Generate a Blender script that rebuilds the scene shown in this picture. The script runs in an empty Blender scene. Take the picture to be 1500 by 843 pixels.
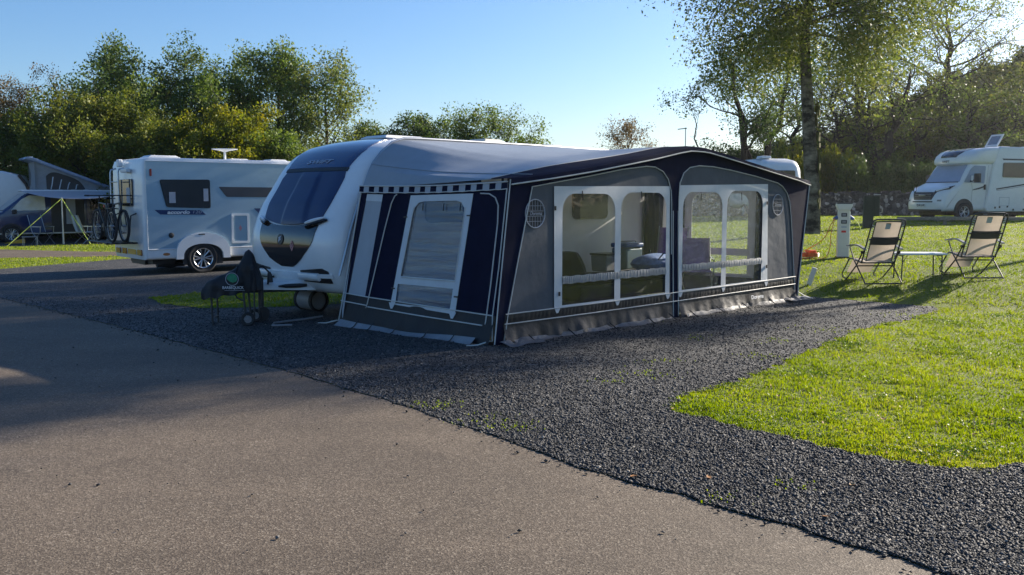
# A touring caravan with a full-length awning on a gravel pitch, autumn afternoon.
import bpy, bmesh, math, random
import numpy as np
from mathutils import Vector, Matrix

SC = bpy.context.scene
COL = SC.collection
R = math.radians
PI = math.pi

# ---------------------------------------------------------------- mesh helpers
def lerp(a, b, t):
    return a + (b - a) * t

def smooth01(t):
    t = min(1.0, max(0.0, t))
    return t * t * (3 - 2 * t)

def link_mesh(name, me, mats, parent=None, smooth=False):
    for m in (mats if isinstance(mats, (list, tuple)) else [mats]):
        me.materials.append(m)
    if smooth:
        me.polygons.foreach_set('use_smooth', [True] * len(me.polygons))
        try:
            me.set_sharp_from_angle(angle=R(38))
        except Exception:
            pass
    o = bpy.data.objects.new(name, me)
    COL.objects.link(o)
    if parent is not None:
        o.parent = parent
    return o

class MB:
    """collects shapes and links them as one mesh object"""
    def __init__(s):
        s.v, s.f, s.m = [], [], []
    def add(s, verts, faces, mi=0):
        b = len(s.v)
        s.v += [tuple(p) for p in verts]
        s.f += [tuple(i + b for i in f) for f in faces]
        s.m += [mi] * len(faces)
        return s
    def box(s, c, d, rz=0.0, mi=0, rot=None, taper=1.0):
        x, y, z = d[0] / 2, d[1] / 2, d[2] / 2
        M = rot if rot is not None else Matrix.Rotation(rz, 3, 'Z')
        vs = []
        for sz in (-1, 1):
            k = taper if sz > 0 else 1.0
            for sx, sy in ((-1, -1), (1, -1), (1, 1), (-1, 1)):
                vs.append(Vector(c) + M @ Vector((sx * x * k, sy * y * k, sz * z)))
        s.add(vs, [(3, 2, 1, 0), (4, 5, 6, 7), (0, 1, 5, 4), (1, 2, 6, 5), (2, 3, 7, 6), (3, 0, 4, 7)], mi)
        return s
    def tube(s, pts, r, seg=8, closed=False, mi=0):
        pts = [Vector(p) for p in pts]
        n = len(pts)
        rs = r if isinstance(r, (list, tuple)) else [r] * n
        vs, fs = [], []
        prev = None
        for i, p in enumerate(pts):
            if closed:
                t = pts[(i + 1) % n] - pts[i - 1]
            else:
                t = pts[min(i + 1, n - 1)] - pts[max(i - 1, 0)]
            if t.length < 1e-9:
                t = Vector((0, 0, 1))
            t.normalize()
            if prev is None:
                a = t.orthogonal().normalized()
            else:
                a = prev - t * prev.dot(t)
                a = a.normalized() if a.length > 1e-6 else t.orthogonal().normalized()
            prev = a
            b = t.cross(a)
            for k in range(seg):
                w = 2 * PI * k / seg
                vs.append(p + (a * math.cos(w) + b * math.sin(w)) * rs[i])
        rng = range(n if closed else n - 1)
        for i in rng:
            j = (i + 1) % n
            for k in range(seg):
                k2 = (k + 1) % seg
                fs.append((i * seg + k, i * seg + k2, j * seg + k2, j * seg + k))
        if not closed:
            fs.append(tuple(range(seg - 1, -1, -1)))
            fs.append(tuple((n - 1) * seg + k for k in range(seg)))
        s.add(vs, fs, mi)
        return s
    def lathe(s, prof, org=(0, 0, 0), axis='Z', seg=24, mi=0, cap=True):
        # prof: (radius, height) pairs
        vs, fs = [], []
        for r, h in prof:
            for k in range(seg):
                w = 2 * PI * k / seg
                p = (r * math.cos(w), r * math.sin(w), h)
                if axis == 'Y':
                    p = (p[0], p[2], p[1])
                elif axis == 'X':
                    p = (p[2], p[0], p[1])
                vs.append((p[0] + org[0], p[1] + org[1], p[2] + org[2]))
        n = len(prof)
        for i in range(n - 1):
            for k in range(seg):
                k2 = (k + 1) % seg
                fs.append((i * seg + k, i * seg + k2, (i + 1) * seg + k2, (i + 1) * seg + k))
        if cap:
            fs.append(tuple(range(seg - 1, -1, -1)))
            fs.append(tuple((n - 1) * seg + k for k in range(seg)))
        s.add(vs, fs, mi)
        return s
    def prism(s, poly, fn, w0, w1, mi=0):
        n = len(poly)
        vs = [fn(u, v, w0) for u, v in poly] + [fn(u, v, w1) for u, v in poly]
        fs = [tuple(range(n - 1, -1, -1)), tuple(range(n, 2 * n))]
        fs += [(i, (i + 1) % n, n + (i + 1) % n, n + i) for i in range(n)]
        s.add(vs, fs, mi)
        return s
    def sheet(s, outer, holes, fn, w0, w1, mi=0):
        """flat outline with openings, given a thickness"""
        bm = bmesh.new()
        loops = []
        for lp in [outer] + list(holes):
            vs = [bm.verts.new((u, v, 0)) for u, v in lp]
            loops.append(vs)
            for i in range(len(vs)):
                bm.edges.new((vs[i], vs[(i + 1) % len(vs)]))
        bmesh.ops.triangle_fill(bm, use_beauty=True, use_dissolve=False, edges=bm.edges[:], normal=(0, 0, 1))
        bm.verts.ensure_lookup_table()
        bm.verts.index_update()
        co = [(v.co.x, v.co.y) for v in bm.verts]
        tri = [[v.index for v in f.verts] for f in bm.faces]
        n = len(co)
        vs = [fn(u, v, w0) for u, v in co] + [fn(u, v, w1) for u, v in co]
        fs = [tuple(t) for t in tri] + [tuple(i + n for i in reversed(t)) for t in tri]
        for lp in loops:
            ii = [v.index for v in lp]
            for a, b in zip(ii, ii[1:] + ii[:1]):
                fs.append((a, b, b + n, a + n))
        bm.free()
        s.add(vs, fs, mi)
        return s
    def grid(s, fn, nu, nv, mi=0, fmi=None):
        vs = [fn(i / nu, j / nv) for j in range(nv + 1) for i in range(nu + 1)]
        fs, ms = [], []
        for j in range(nv):
            for i in range(nu):
                a = j * (nu + 1) + i
                fs.append((a, a + 1, a + nu + 2, a + nu + 1))
                ms.append(fmi(i, j) if fmi else mi)
        b = len(s.v)
        s.v += [tuple(p) for p in vs]
        s.f += [tuple(i + b for i in f) for f in fs]
        s.m += ms
        return s
    def patch(s, fn, nu, nv, mi=0):
        """grid on a surface with a turned-in rim; fn(u, v, off)"""
        s.grid(lambda u, v: fn(u, v, 1.0), nu, nv, mi)
        ring = [(i / nu, 0) for i in range(nu)] + [(1, j / nv) for j in range(nv)] + \
               [(1 - i / nu, 1) for i in range(nu)] + [(0, 1 - j / nv) for j in range(nv)]
        n = len(ring)
        vs = [fn(u, v, 1.0) for u, v in ring] + [fn(u, v, -1.0) for u, v in ring]
        s.add(vs, [(i, n + i, n + (i + 1) % n, (i + 1) % n) for i in range(n)], mi)
        return s
    def build(s, name, mats, parent=None, smooth=False, bevel=0, off=None, seg=2):
        me = bpy.data.meshes.new(name)
        vs = s.v
        if off:
            vs = [(x + off[0], y + off[1], z + off[2]) for x, y, z in vs]
        me.from_pydata(vs, [], s.f)
        me.polygons.foreach_set('material_index', s.m)
        bm = bmesh.new()
        bm.from_mesh(me)
        bmesh.ops.recalc_face_normals(bm, faces=bm.faces[:])
        bm.to_mesh(me)
        bm.free()
        me.update()
        o = link_mesh(name, me, mats, parent, smooth)
        if bevel:
            b = o.modifiers.new('edge', 'BEVEL')
            b.width = bevel
            b.segments = seg
            b.limit_method = 'ANGLE'
            b.angle_limit = R(40)
            if not smooth:
                pass
        return o

def arrays_mesh(name, V, F, mats, parent=None, mi=None):
    V = np.asarray(V, dtype=np.float32)
    F = np.asarray(F, dtype=np.int32)
    me = bpy.data.meshes.new(name)
    k = F.shape[1]
    me.vertices.add(len(V))
    me.vertices.foreach_set('co', V.ravel())
    me.loops.add(F.size)
    me.loops.foreach_set('vertex_index', F.ravel())
    me.polygons.add(len(F))
    me.polygons.foreach_set('loop_start', np.arange(0, F.size, k, dtype=np.int32))
    me.polygons.foreach_set('loop_total', np.full(len(F), k, dtype=np.int32))
    if mi is not None:
        me.polygons.foreach_set('material_index', np.asarray(mi, dtype=np.int32))
    me.update(calc_edges=True)
    return link_mesh(name, me, mats, parent)

def tag(o, label=None, cat=None, group=None, kind=None):
    if label: o['label'] = label
    if cat: o['category'] = cat
    if group: o['group'] = group
    if kind: o['kind'] = kind
    return o

def thing(name, label, cat, loc=(0, 0, 0), rz=0.0, group=None):
    o = bpy.data.objects.new(name, None)
    o.empty_display_size = 0.3
    COL.objects.link(o)
    o.location = loc
    o.rotation_euler = (0, 0, rz)
    return tag(o, label, cat, group)

def copy_tree(o, parent=None):
    c = o.copy()
    COL.objects.link(c)
    if parent is not None:
        c.parent = parent
    for ch in list(o.children):
        copy_tree(ch, c)
    return c

def text(name, body, size, mat, parent, M, shear=0.0, width=None, ext=0.0015, align='CENTER', bold=0.0):
    cu = bpy.data.curves.new(name, 'FONT')
    cu.body = body
    cu.size = size
    cu.shear = shear
    cu.extrude = ext
    cu.align_x = align
    cu.align_y = 'CENTER'
    cu.offset = bold
    cu.materials.append(mat)
    o = bpy.data.objects.new(name, cu)
    COL.objects.link(o)
    o.parent = parent
    o.matrix_local = M
    if width:
        bpy.context.view_layer.update()
        k = width / max(1e-6, o.dimensions.x)
        o.matrix_local = M @ Matrix.Diagonal((k, 1, 1, 1))
    # letters become plain mesh
    bpy.context.view_layer.update()
    me = bpy.data.meshes.new_from_object(o.evaluated_get(bpy.context.evaluated_depsgraph_get()))
    ml = o.matrix_local.copy()
    bpy.data.objects.remove(o)
    bpy.data.curves.remove(cu)
    me.name = name
    if not me.materials:
        me.materials.append(mat)
    o = bpy.data.objects.new(name, me)
    COL.objects.link(o)
    o.parent = parent
    o.matrix_local = ml
    return o

def basis(org, ex, ey):
    ex = Vector(ex).normalized()
    ey = Vector(ey)
    ey = (ey - ex * ey.dot(ex)).normalized()
    ez = ex.cross(ey)
    M = Matrix.Identity(4)
    for i in range(3):
        M[i][0], M[i][1], M[i][2], M[i][3] = ex[i], ey[i], ez[i], org[i]
    return M

def rrect(x0, y0, x1, y1, r, n=5, corners=(1, 1, 1, 1)):
    """rounded rectangle, anticlockwise from bottom-left; corners: bl, br, tr, tl"""
    pts = []
    cs = [(x0 + r, y0 + r, PI), (x1 - r, y0 + r, 1.5 * PI), (x1 - r, y1 - r, 0), (x0 + r, y1 - r, 0.5 * PI)]
    sq = [(x0, y0), (x1, y0), (x1, y1), (x0, y1)]
    for k, (cx, cy, a) in enumerate(cs):
        if corners[k]:
            pts += [(cx + r * math.cos(a + i * PI / 2 / n), cy + r * math.sin(a + i * PI / 2 / n)) for i in range(n + 1)]
        else:
            pts.append(sq[k])
    return pts

def pillow(profile, y0, y1, r, n=4, xshift=None, mb=None, mi=0):
    """a closed side-view outline (x, z) carried across from y0 to y1 with rounded long edges"""
    mb = mb or MB()
    P = [Vector((x, z)) for x, z in profile]
    m = len(P)
    area = sum(P[i].x * P[(i + 1) % m].y - P[(i + 1) % m].x * P[i].y for i in range(m))
    sg = 1 if area > 0 else -1
    N = []
    for i in range(m):
        a = (P[i] - P[i - 1])
        b = (P[(i + 1) % m] - P[i])
        na = Vector((a.y, -a.x)).normalized() * sg
        nb = Vector((b.y, -b.x)).normalized() * sg
        v = na + nb
        v = v.normalized() if v.length > 1e-6 else na
        N.append(v / max(0.5, v.dot(na)))
    cols = []
    for k in range(n + 1):
        a = PI / 2 * k / n
        cols.append((y0 + r * (1 - math.sin(a)), r * (1 - math.cos(a))))
    cols = cols[::-1]
    cols2 = [(y1 - (y - y0), i) for y, i in cols[::-1]]
    if xshift:
        mid = [(lerp(y0 + r, y1 - r, t / 8), 0) for t in range(1, 8)]
    else:
        mid = []
    cols = cols + mid + cols2
    # first column must be the most inset
    cols.sort(key=lambda c: c[0])
    vs = []
    for y, ins in cols:
        for p, nn in zip(P, N):
            q = p - nn * ins
            x = q.x + (xshift(y, q.x, q.y) if xshift else 0)
            vs.append((x, y, q.y))
    fs = []
    for c in range(len(cols) - 1):
        for i in range(m):
            j = (i + 1) % m
            fs.append((c * m + i, c * m + j, (c + 1) * m + j, (c + 1) * m + i))
    fs.append(tuple(range(m)))
    fs.append(tuple((len(cols) - 1) * m + i for i in range(m - 1, -1, -1)))
    mb.add(vs, fs, mi)
    return mb
# ---------------------------------------------------------------- materials
def new_mat(name):
    m = bpy.data.materials.new(name)
    m.use_nodes = True
    nt = m.node_tree
    nt.nodes.clear()
    out = nt.nodes.new('ShaderNodeOutputMaterial')
    return m, nt, out

def nd(nt, t, **kw):
    n = nt.nodes.new(t)
    for k, v in kw.items():
        if k.startswith('_'):
            setattr(n, k[1:], v)
        else:
            n.inputs[k].default_value = v
    return n

def c4(c):
    return (c[0], c[1], c[2], 1.0)

def pmat(name, col, rough=0.5, metal=0.0, var=0.12, vs=6.0, bump=0.0, bs=40.0, coat=0.0, spec=0.5, trans=0.0, dirt=0.0, bump2=0.0, bs2=4.0):
    m, nt, out = new_mat(name)
    L = nt.links.new
    tc = nd(nt, 'ShaderNodeTexCoord')
    nz = nd(nt, 'ShaderNodeTexNoise', Scale=vs, Detail=5.0, Roughness=0.6)
    L(tc.outputs['Object'], nz.inputs['Vector'])
    rp = nd(nt, 'ShaderNodeValToRGB')
    rp.color_ramp.elements[0].position = 0.3
    rp.color_ramp.elements[1].position = 0.72
    rp.color_ramp.elements[0].color = c4([c * (1 - var) for c in col])
    rp.color_ramp.elements[1].color = c4([min(1, c * (1 + var)) for c in col])
    L(nz.outputs['Fac'], rp.inputs['Fac'])
    col_out = rp.outputs['Color']
    if dirt:
        n2 = nd(nt, 'ShaderNodeTexNoise', Scale=vs * 0.35, Detail=8.0, Roughness=0.7)
        L(tc.outputs['Object'], n2.inputs['Vector'])
        mr = nd(nt, 'ShaderNodeMapRange')
        mr.inputs['From Min'].default_value = 0.48
        mr.inputs['From Max'].default_value = 0.75
        mr.inputs['To Max'].default_value = dirt
        L(n2.outputs['Fac'], mr.inputs['Value'])
        mx = nd(nt, 'ShaderNodeMix', _data_type='RGBA')
        mx.inputs['B'].default_value = (0.16, 0.14, 0.11, 1)
        L(mr.outputs['Result'], mx.inputs['Factor'])
        L(col_out, mx.inputs['A'])
        col_out = mx.outputs['Result']
    b = nd(nt, 'ShaderNodeBsdfPrincipled', Roughness=rough, Metallic=metal)
    b.inputs['Coat Weight'].default_value = coat
    b.inputs['Coat Roughness'].default_value = 0.06
    b.inputs['Specular IOR Level'].default_value = spec
    L(col_out, b.inputs['Base Color'])
    last = None
    for st, sc in ((bump, bs), (bump2, bs2)):
        if st:
            bn = nd(nt, 'ShaderNodeTexNoise', Scale=sc, Detail=4.0)
            L(tc.outputs['Object'], bn.inputs['Vector'])
            bp = nd(nt, 'ShaderNodeBump', Strength=st, Distance=0.035 if sc < 12 else 0.004)
            L(bn.outputs['Fac'], bp.inputs['Height'])
            if last:
                L(last, bp.inputs['Normal'])
            last = bp.outputs['Normal']
    if last:
        L(last, b.inputs['Normal'])
    if trans:
        tr = nd(nt, 'ShaderNodeBsdfTranslucent')
        L(col_out, tr.inputs['Color'])
        ms = nd(nt, 'ShaderNodeMixShader', Fac=trans)
        L(b.outputs[0], ms.inputs[1])
        L(tr.outputs[0], ms.inputs[2])
        L(ms.outputs[0], out.inputs['Surface'])
    else:
        L(b.outputs[0], out.inputs['Surface'])
    return m

def film_mat(name, tint, gloss=0.14, rough=0.06, wr=0.25, ws=5.0, milk=0.0, stretch=(1, 1, 1), rotz=0.0, tintm=(0.6, 0.66, 0.7), flat=0.35):
    """clear flexible window film: mostly see-through, a creased glossy skin, some milky scatter"""
    m, nt, out = new_mat(name)
    L = nt.links.new
    tc = nd(nt, 'ShaderNodeTexCoord')
    mp = nd(nt, 'ShaderNodeMapping')
    mp.inputs['Scale'].default_value = stretch
    mp.inputs['Rotation'].default_value = (rotz, 0, 0)
    L(tc.outputs['Object'], mp.inputs['Vector'])
    nz = nd(nt, 'ShaderNodeTexNoise', Scale=ws, Detail=4.0, Distortion=1.2)
    L(mp.outputs['Vector'], nz.inputs['Vector'])
    bp = nd(nt, 'ShaderNodeBump', Strength=wr, Distance=0.05)
    L(nz.outputs['Fac'], bp.inputs['Height'])
    tr = nd(nt, 'ShaderNodeBsdfTransparent', Color=c4(tint))
    gl = nd(nt, 'ShaderNodeBsdfGlossy', Roughness=rough)
    L(bp.outputs['Normal'], gl.inputs['Normal'])
    fr = nd(nt, 'ShaderNodeLayerWeight', Blend=0.25)
    mr = nd(nt, 'ShaderNodeMapRange')
    mr.inputs['To Min'].default_value = gloss * 0.5
    mr.inputs['To Max'].default_value = min(1, gloss * 2.5)
    L(fr.outputs['Facing'], mr.inputs['Value'])
    ms = nd(nt, 'ShaderNodeMixShader')
    L(mr.outputs['Result'], ms.inputs['Fac'])
    L(tr.outputs[0], ms.inputs[1])
    L(gl.outputs[0], ms.inputs[2])
    last = ms
    if milk:
        df = nd(nt, 'ShaderNodeBsdfDiffuse', Color=c4(tintm))
        tl = nd(nt, 'ShaderNodeBsdfTranslucent', Color=c4(tintm))
        m1 = nd(nt, 'ShaderNodeMixShader', Fac=0.5)
        L(df.outputs[0], m1.inputs[1])
        L(tl.outputs[0], m1.inputs[2])
        n2 = nd(nt, 'ShaderNodeTexNoise', Scale=ws * 1.7, Detail=6.0)
        L(mp.outputs['Vector'], n2.inputs['Vector'])
        m3 = nd(nt, 'ShaderNodeMapRange')
        m3.inputs['From Min'].default_value = 0.3
        m3.inputs['From Max'].default_value = 0.7
        m3.inputs['To Max'].default_value = milk
        m3.inputs['To Min'].default_value = milk * flat
        L(n2.outputs['Fac'], m3.inputs['Value'])
        m2 = nd(nt, 'ShaderNodeMixShader')
        L(m3.outputs['Result'], m2.inputs['Fac'])
        L(last.outputs[0], m2.inputs[1])
        L(m1.outputs[0], m2.inputs[2])
        last = m2
    L(last.outputs[0], out.inputs['Surface'])
    return m

def leaf_mat(name, cols, trans=0.35, rough=0.5, ns=0.6, gloss=0.14):
    m, nt, out = new_mat(name)
    L = nt.links.new
    ge = nd(nt, 'ShaderNodeNewGeometry')
    tc = nd(nt, 'ShaderNodeTexCoord')
    nz = nd(nt, 'ShaderNodeTexNoise', Scale=ns, Detail=3.0)
    L(tc.outputs['Object'], nz.inputs['Vector'])
    mr = nd(nt, 'ShaderNodeMath', _operation='MULTIPLY_ADD')
    mr.inputs[1].default_value = 0.55
    L(ge.outputs['Random Per Island'], mr.inputs[0])
    m2 = nd(nt, 'ShaderNodeMath', _operation='MULTIPLY_ADD')
    m2.inputs[1].default_value = 1.3
    m2.inputs[2].default_value = -0.42
    L(nz.outputs['Fac'], m2.inputs[0])
    L(m2.outputs[0], mr.inputs[2])
    rp = nd(nt, 'ShaderNodeValToRGB')
    el = rp.color_ramp.elements
    while len(el) < len(cols):
        el.new(0.5)
    for i, c in enumerate(cols):
        el[i].position = i / (len(cols) - 1)
        el[i].color = c4(c)
    L(mr.outputs[0], rp.inputs['Fac'])
    b = nd(nt, 'ShaderNodeBsdfPrincipled', Roughness=rough)
    b.inputs['Specular IOR Level'].default_value = gloss
    L(rp.outputs['Color'], b.inputs['Base Color'])
    tr = nd(nt, 'ShaderNodeBsdfTranslucent')
    hs = nd(nt, 'ShaderNodeHueSaturation', Hue=0.485, Saturation=1.15, Value=1.5)
    L(rp.outputs['Color'], hs.inputs['Color'])
    L(hs.outputs['Color'], tr.inputs['Color'])
    ms = nd(nt, 'ShaderNodeMixShader', Fac=trans)
    L(b.outputs[0], ms.inputs[1])
    L(tr.outputs[0], ms.inputs[2])
    L(ms.outputs[0], out.inputs['Surface'])
    return m

def stone_field_mat(name, cols, scale, bump=0.9, rough=0.62, big=0.25, spec=0.4):
    """loose chippings: a cell for each stone, its own tone and tilt"""
    m, nt, out = new_mat(name)
    L = nt.links.new
    tc = nd(nt, 'ShaderNodeTexCoord')
    nz = nd(nt, 'ShaderNodeTexNoise', Scale=scale * 0.7, Detail=2.0)
    L(tc.outputs['Object'], nz.inputs['Vector'])
    ad = nd(nt, 'ShaderNodeMix', _data_type='VECTOR')
    ad.inputs['Factor'].default_value = 0.02
    L(tc.outputs['Object'], ad.inputs['A'])
    L(nz.outputs['Color'], ad.inputs['B'])
    vo = nd(nt, 'ShaderNodeTexVoronoi', Scale=scale, Randomness=1.0)
    L(ad.outputs['Result'], vo.inputs['Vector'])
    sp = nd(nt, 'ShaderNodeSeparateColor')
    L(vo.outputs['Color'], sp.inputs['Color'])
    rp = nd(nt, 'ShaderNodeValToRGB')
    el = rp.color_ramp.elements
    while len(el) < len(cols):
        el.new(0.5)
    for i, (p, c) in enumerate(cols):
        el[i].position = p
        el[i].color = c4(c)
    L(sp.outputs[0], rp.inputs['Fac'])
    n2 = nd(nt, 'ShaderNodeTexNoise', Scale=big, Detail=6.0, Roughness=0.6)
    L(tc.outputs['Object'], n2.inputs['Vector'])
    mr = nd(nt, 'ShaderNodeMapRange')
    mr.inputs['To Min'].default_value = 0.72
    mr.inputs['To Max'].default_value = 1.28
    mr.inputs['From Min'].default_value = 0.3
    mr.inputs['From Max'].default_value = 0.7
    L(n2.outputs['Fac'], mr.inputs['Value'])
    mx = nd(nt, 'ShaderNodeVectorMath', _operation='SCALE')
    L(rp.outputs['Color'], mx.inputs[0])
    L(mr.outputs['Result'], mx.inputs['Scale'])
    b = nd(nt, 'ShaderNodeBsdfPrincipled', Roughness=rough)
    b.inputs['Specular IOR Level'].default_value = spec
    L(mx.outputs[0], b.inputs['Base Color'])
    # each cell leans its own way
    m1 = nd(nt, 'ShaderNodeMath', _operation='MULTIPLY_ADD')
    m1.inputs[1].default_value = -1.0
    m1.inputs[2].default_value = 0.6
    L(vo.outputs['Distance'], m1.inputs[0])
    m2 = nd(nt, 'ShaderNodeMath', _operation='ADD')
    L(m1.outputs[0], m2.inputs[0])
    L(sp.outputs[1], m2.inputs[1])
    bp = nd(nt, 'ShaderNodeBump', Strength=bump, Distance=0.6 / scale)
    L(m2.outputs[0], bp.inputs['Height'])
    L(bp.outputs['Normal'], b.inputs['Normal'])
    L(b.outputs[0], out.inputs['Surface'])
    return m

def island_mat(name, cols, rough=0.6, spec=0.4):
    """loose stones or litter: one tone for each piece"""
    m, nt, out = new_mat(name)
    L = nt.links.new
    ge = nd(nt, 'ShaderNodeNewGeometry')
    rp = nd(nt, 'ShaderNodeValToRGB')
    el = rp.color_ramp.elements
    while len(el) < len(cols):
        el.new(0.5)
    for i, (p, c) in enumerate(cols):
        el[i].position = p
        el[i].color = c4(c)
    L(ge.outputs['Random Per Island'], rp.inputs['Fac'])
    b = nd(nt, 'ShaderNodeBsdfPrincipled', Roughness=rough)
    b.inputs['Specular IOR Level'].default_value = spec
    L(rp.outputs['Color'], b.inputs['Base Color'])
    L(b.outputs[0], out.inputs['Surface'])
    return m

def asphalt_mat():
    m, nt, out = new_mat('asphalt')
    L = nt.links.new
    tc = nd(nt, 'ShaderNodeTexCoord')
    vo = nd(nt, 'ShaderNodeTexVoronoi', Scale=120.0)
    L(tc.outputs['Object'], vo.inputs['Vector'])
    sp = nd(nt, 'ShaderNodeSeparateColor')
    L(vo.outputs['Color'], sp.inputs['Color'])
    rp = nd(nt, 'ShaderNodeValToRGB')
    el = rp.color_ramp.elements
    for _ in range(3):
        el.new(0.5)
    for i, (p, c) in enumerate([(0.0, (0.058, 0.044, 0.031)), (0.35, (0.097, 0.075, 0.054)), (0.7, (0.13, 0.102, 0.075)), (0.92, (0.17, 0.137, 0.102)), (1.0, (0.25, 0.212, 0.165))]):
        el[i].position = p
        el[i].color = c4(c)
    L(sp.outputs[0], rp.inputs['Fac'])
    n2 = nd(nt, 'ShaderNodeTexNoise', Scale=0.55, Detail=7.0, Roughness=0.62)
    L(tc.outputs['Object'], n2.inputs['Vector'])
    mr = nd(nt, 'ShaderNodeMapRange')
    mr.inputs['From Min'].default_value = 0.3
    mr.inputs['From Max'].default_value = 0.7
    mr.inputs['To Min'].default_value = 0.78
    mr.inputs['To Max'].default_value = 1.2
    L(n2.outputs['Fac'], mr.inputs['Value'])
    # faint worn tracks running along the road, and oily blotches
    mpt = nd(nt, 'ShaderNodeMapping')
    mpt.inputs['Rotation'].default_value = (0, 0, R(45))
    mpt.inputs['Scale'].default_value = (0.06, 1.1, 1.0)
    L(tc.outputs['Object'], mpt.inputs['Vector'])
    n4 = nd(nt, 'ShaderNodeTexNoise', Scale=1.0, Detail=4.0, Roughness=0.55)
    L(mpt.outputs['Vector'], n4.inputs['Vector'])
    m4 = nd(nt, 'ShaderNodeMapRange')
    m4.inputs['From Min'].default_value = 0.3
    m4.inputs['From Max'].default_value = 0.7
    m4.inputs['To Min'].default_value = 0.84
    m4.inputs['To Max'].default_value = 1.14
    L(n4.outputs['Fac'], m4.inputs['Value'])
    n5 = nd(nt, 'ShaderNodeTexNoise', Scale=2.3, Detail=3.0, Roughness=0.5, Distortion=0.6)
    L(tc.outputs['Object'], n5.inputs['Vector'])
    m5 = nd(nt, 'ShaderNodeMapRange')
    m5.inputs['From Min'].default_value = 0.62
    m5.inputs['From Max'].default_value = 0.74
    m5.inputs['To Min'].default_value = 1.0
    m5.inputs['To Max'].default_value = 0.8
    L(n5.outputs['Fac'], m5.inputs['Value'])
    mm = nd(nt, 'ShaderNodeMath', _operation='MULTIPLY')
    L(mr.outputs['Result'], mm.inputs[0])
    L(m4.outputs['Result'], mm.inputs[1])
    mm2 = nd(nt, 'ShaderNodeMath', _operation='MULTIPLY')
    L(mm.outputs[0], mm2.inputs[0])
    L(m5.outputs['Result'], mm2.inputs[1])
    mx = nd(nt, 'ShaderNodeVectorMath', _operation='SCALE')
    L(rp.outputs['Color'], mx.inputs[0])
    L(mm2.outputs[0], mx.inputs['Scale'])
    b = nd(nt, 'ShaderNodeBsdfPrincipled', Roughness=0.72)
    b.inputs['Specular IOR Level'].default_value = 0.3
    L(mx.outputs[0], b.inputs['Base Color'])
    m2 = nd(nt, 'ShaderNodeMath', _operation='ADD')
    L(vo.outputs['Distance'], m2.inputs[0])
    L(sp.outputs[2], m2.inputs[1])
    bp = nd(nt, 'ShaderNodeBump', Strength=0.45, Distance=0.003)
    L(m2.outputs[0], bp.inputs['Height'])
    n3 = nd(nt, 'ShaderNodeTexNoise', Scale=1.6, Detail=3.0)
    L(tc.outputs['Object'], n3.inputs['Vector'])
    bp2 = nd(nt, 'ShaderNodeBump', Strength=0.35, Distance=0.03)
    L(n3.outputs['Fac'], bp2.inputs['Height'])
    L(bp.outputs['Normal'], bp2.inputs['Normal'])
    L(bp2.outputs['Normal'], b.inputs['Normal'])
    L(b.outputs[0], out.inputs['Surface'])
    return m

def turf_mat(name, c1, c2, c3):
    m, nt, out = new_mat(name)
    L = nt.links.new
    tc = nd(nt, 'ShaderNodeTexCoord')
    n1 = nd(nt, 'ShaderNodeTexNoise', Scale=0.5, Detail=8.0, Roughness=0.7)
    n2 = nd(nt, 'ShaderNodeTexNoise', Scale=30.0, Detail=4.0, Roughness=0.7)
    for n in (n1, n2):
        L(tc.outputs['Object'], n.inputs['Vector'])
    mx = nd(nt, 'ShaderNodeMath', _operation='MULTIPLY_ADD')
    mx.inputs[1].default_value = 0.6
    L(n1.outputs['Fac'], mx.inputs[0])
    m2 = nd(nt, 'ShaderNodeMath', _operation='MULTIPLY')
    m2.inputs[1].default_value = 0.4
    L(n2.outputs['Fac'], m2.inputs[0])
    L(m2.outputs[0], mx.inputs[2])
    rp = nd(nt, 'ShaderNodeValToRGB')
    el = rp.color_ramp.elements
    el.new(0.5)
    for i, (p, c) in enumerate([(0.36, c1), (0.5, c2), (0.64, c3)]):
        el[i].position = p
        el[i].color = c4(c)
    L(mx.outputs[0], rp.inputs['Fac'])
    b = nd(nt, 'ShaderNodeBsdfPrincipled', Roughness=0.75)
    b.inputs['Specular IOR Level'].default_value = 0.2
    L(rp.outputs['Color'], b.inputs['Base Color'])
    bp = nd(nt, 'ShaderNodeBump', Strength=0.9, Distance=0.05)
    L(n2.outputs['Fac'], bp.inputs['Height'])
    L(bp.outputs['Normal'], b.inputs['Normal'])
    L(b.outputs[0], out.inputs['Surface'])
    return m

def bark_mat(name, c1, c2, scale=(6, 6, 1.5), ramp=(0.35, 0.65)):
    m, nt, out = new_mat(name)
    L = nt.links.new
    tc = nd(nt, 'ShaderNodeTexCoord')
    mp = nd(nt, 'ShaderNodeMapping')
    mp.inputs['Scale'].default_value = scale
    L(tc.outputs['Object'], mp.inputs['Vector'])
    nz = nd(nt, 'ShaderNodeTexNoise', Scale=1.0, Detail=6.0, Roughness=0.65)
    L(mp.outputs['Vector'], nz.inputs['Vector'])
    rp = nd(nt, 'ShaderNodeValToRGB')
    rp.color_ramp.elements[0].position = ramp[0]
    rp.color_ramp.elements[1].position = ramp[1]
    rp.color_ramp.elements[0].color = c4(c1)
    rp.color_ramp.elements[1].color = c4(c2)
    L(nz.outputs['Fac'], rp.inputs['Fac'])
    b = nd(nt, 'ShaderNodeBsdfPrincipled', Roughness=0.85)
    b.inputs['Specular IOR Level'].default_value = 0.2
    L(rp.outputs['Color'], b.inputs['Base Color'])
    bp = nd(nt, 'ShaderNodeBump', Strength=0.8, Distance=0.03)
    L(nz.outputs['Fac'], bp.inputs['Height'])
    L(bp.outputs['Normal'], b.inputs['Normal'])
    L(b.outputs[0], out.inputs['Surface'])
    return m

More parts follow.
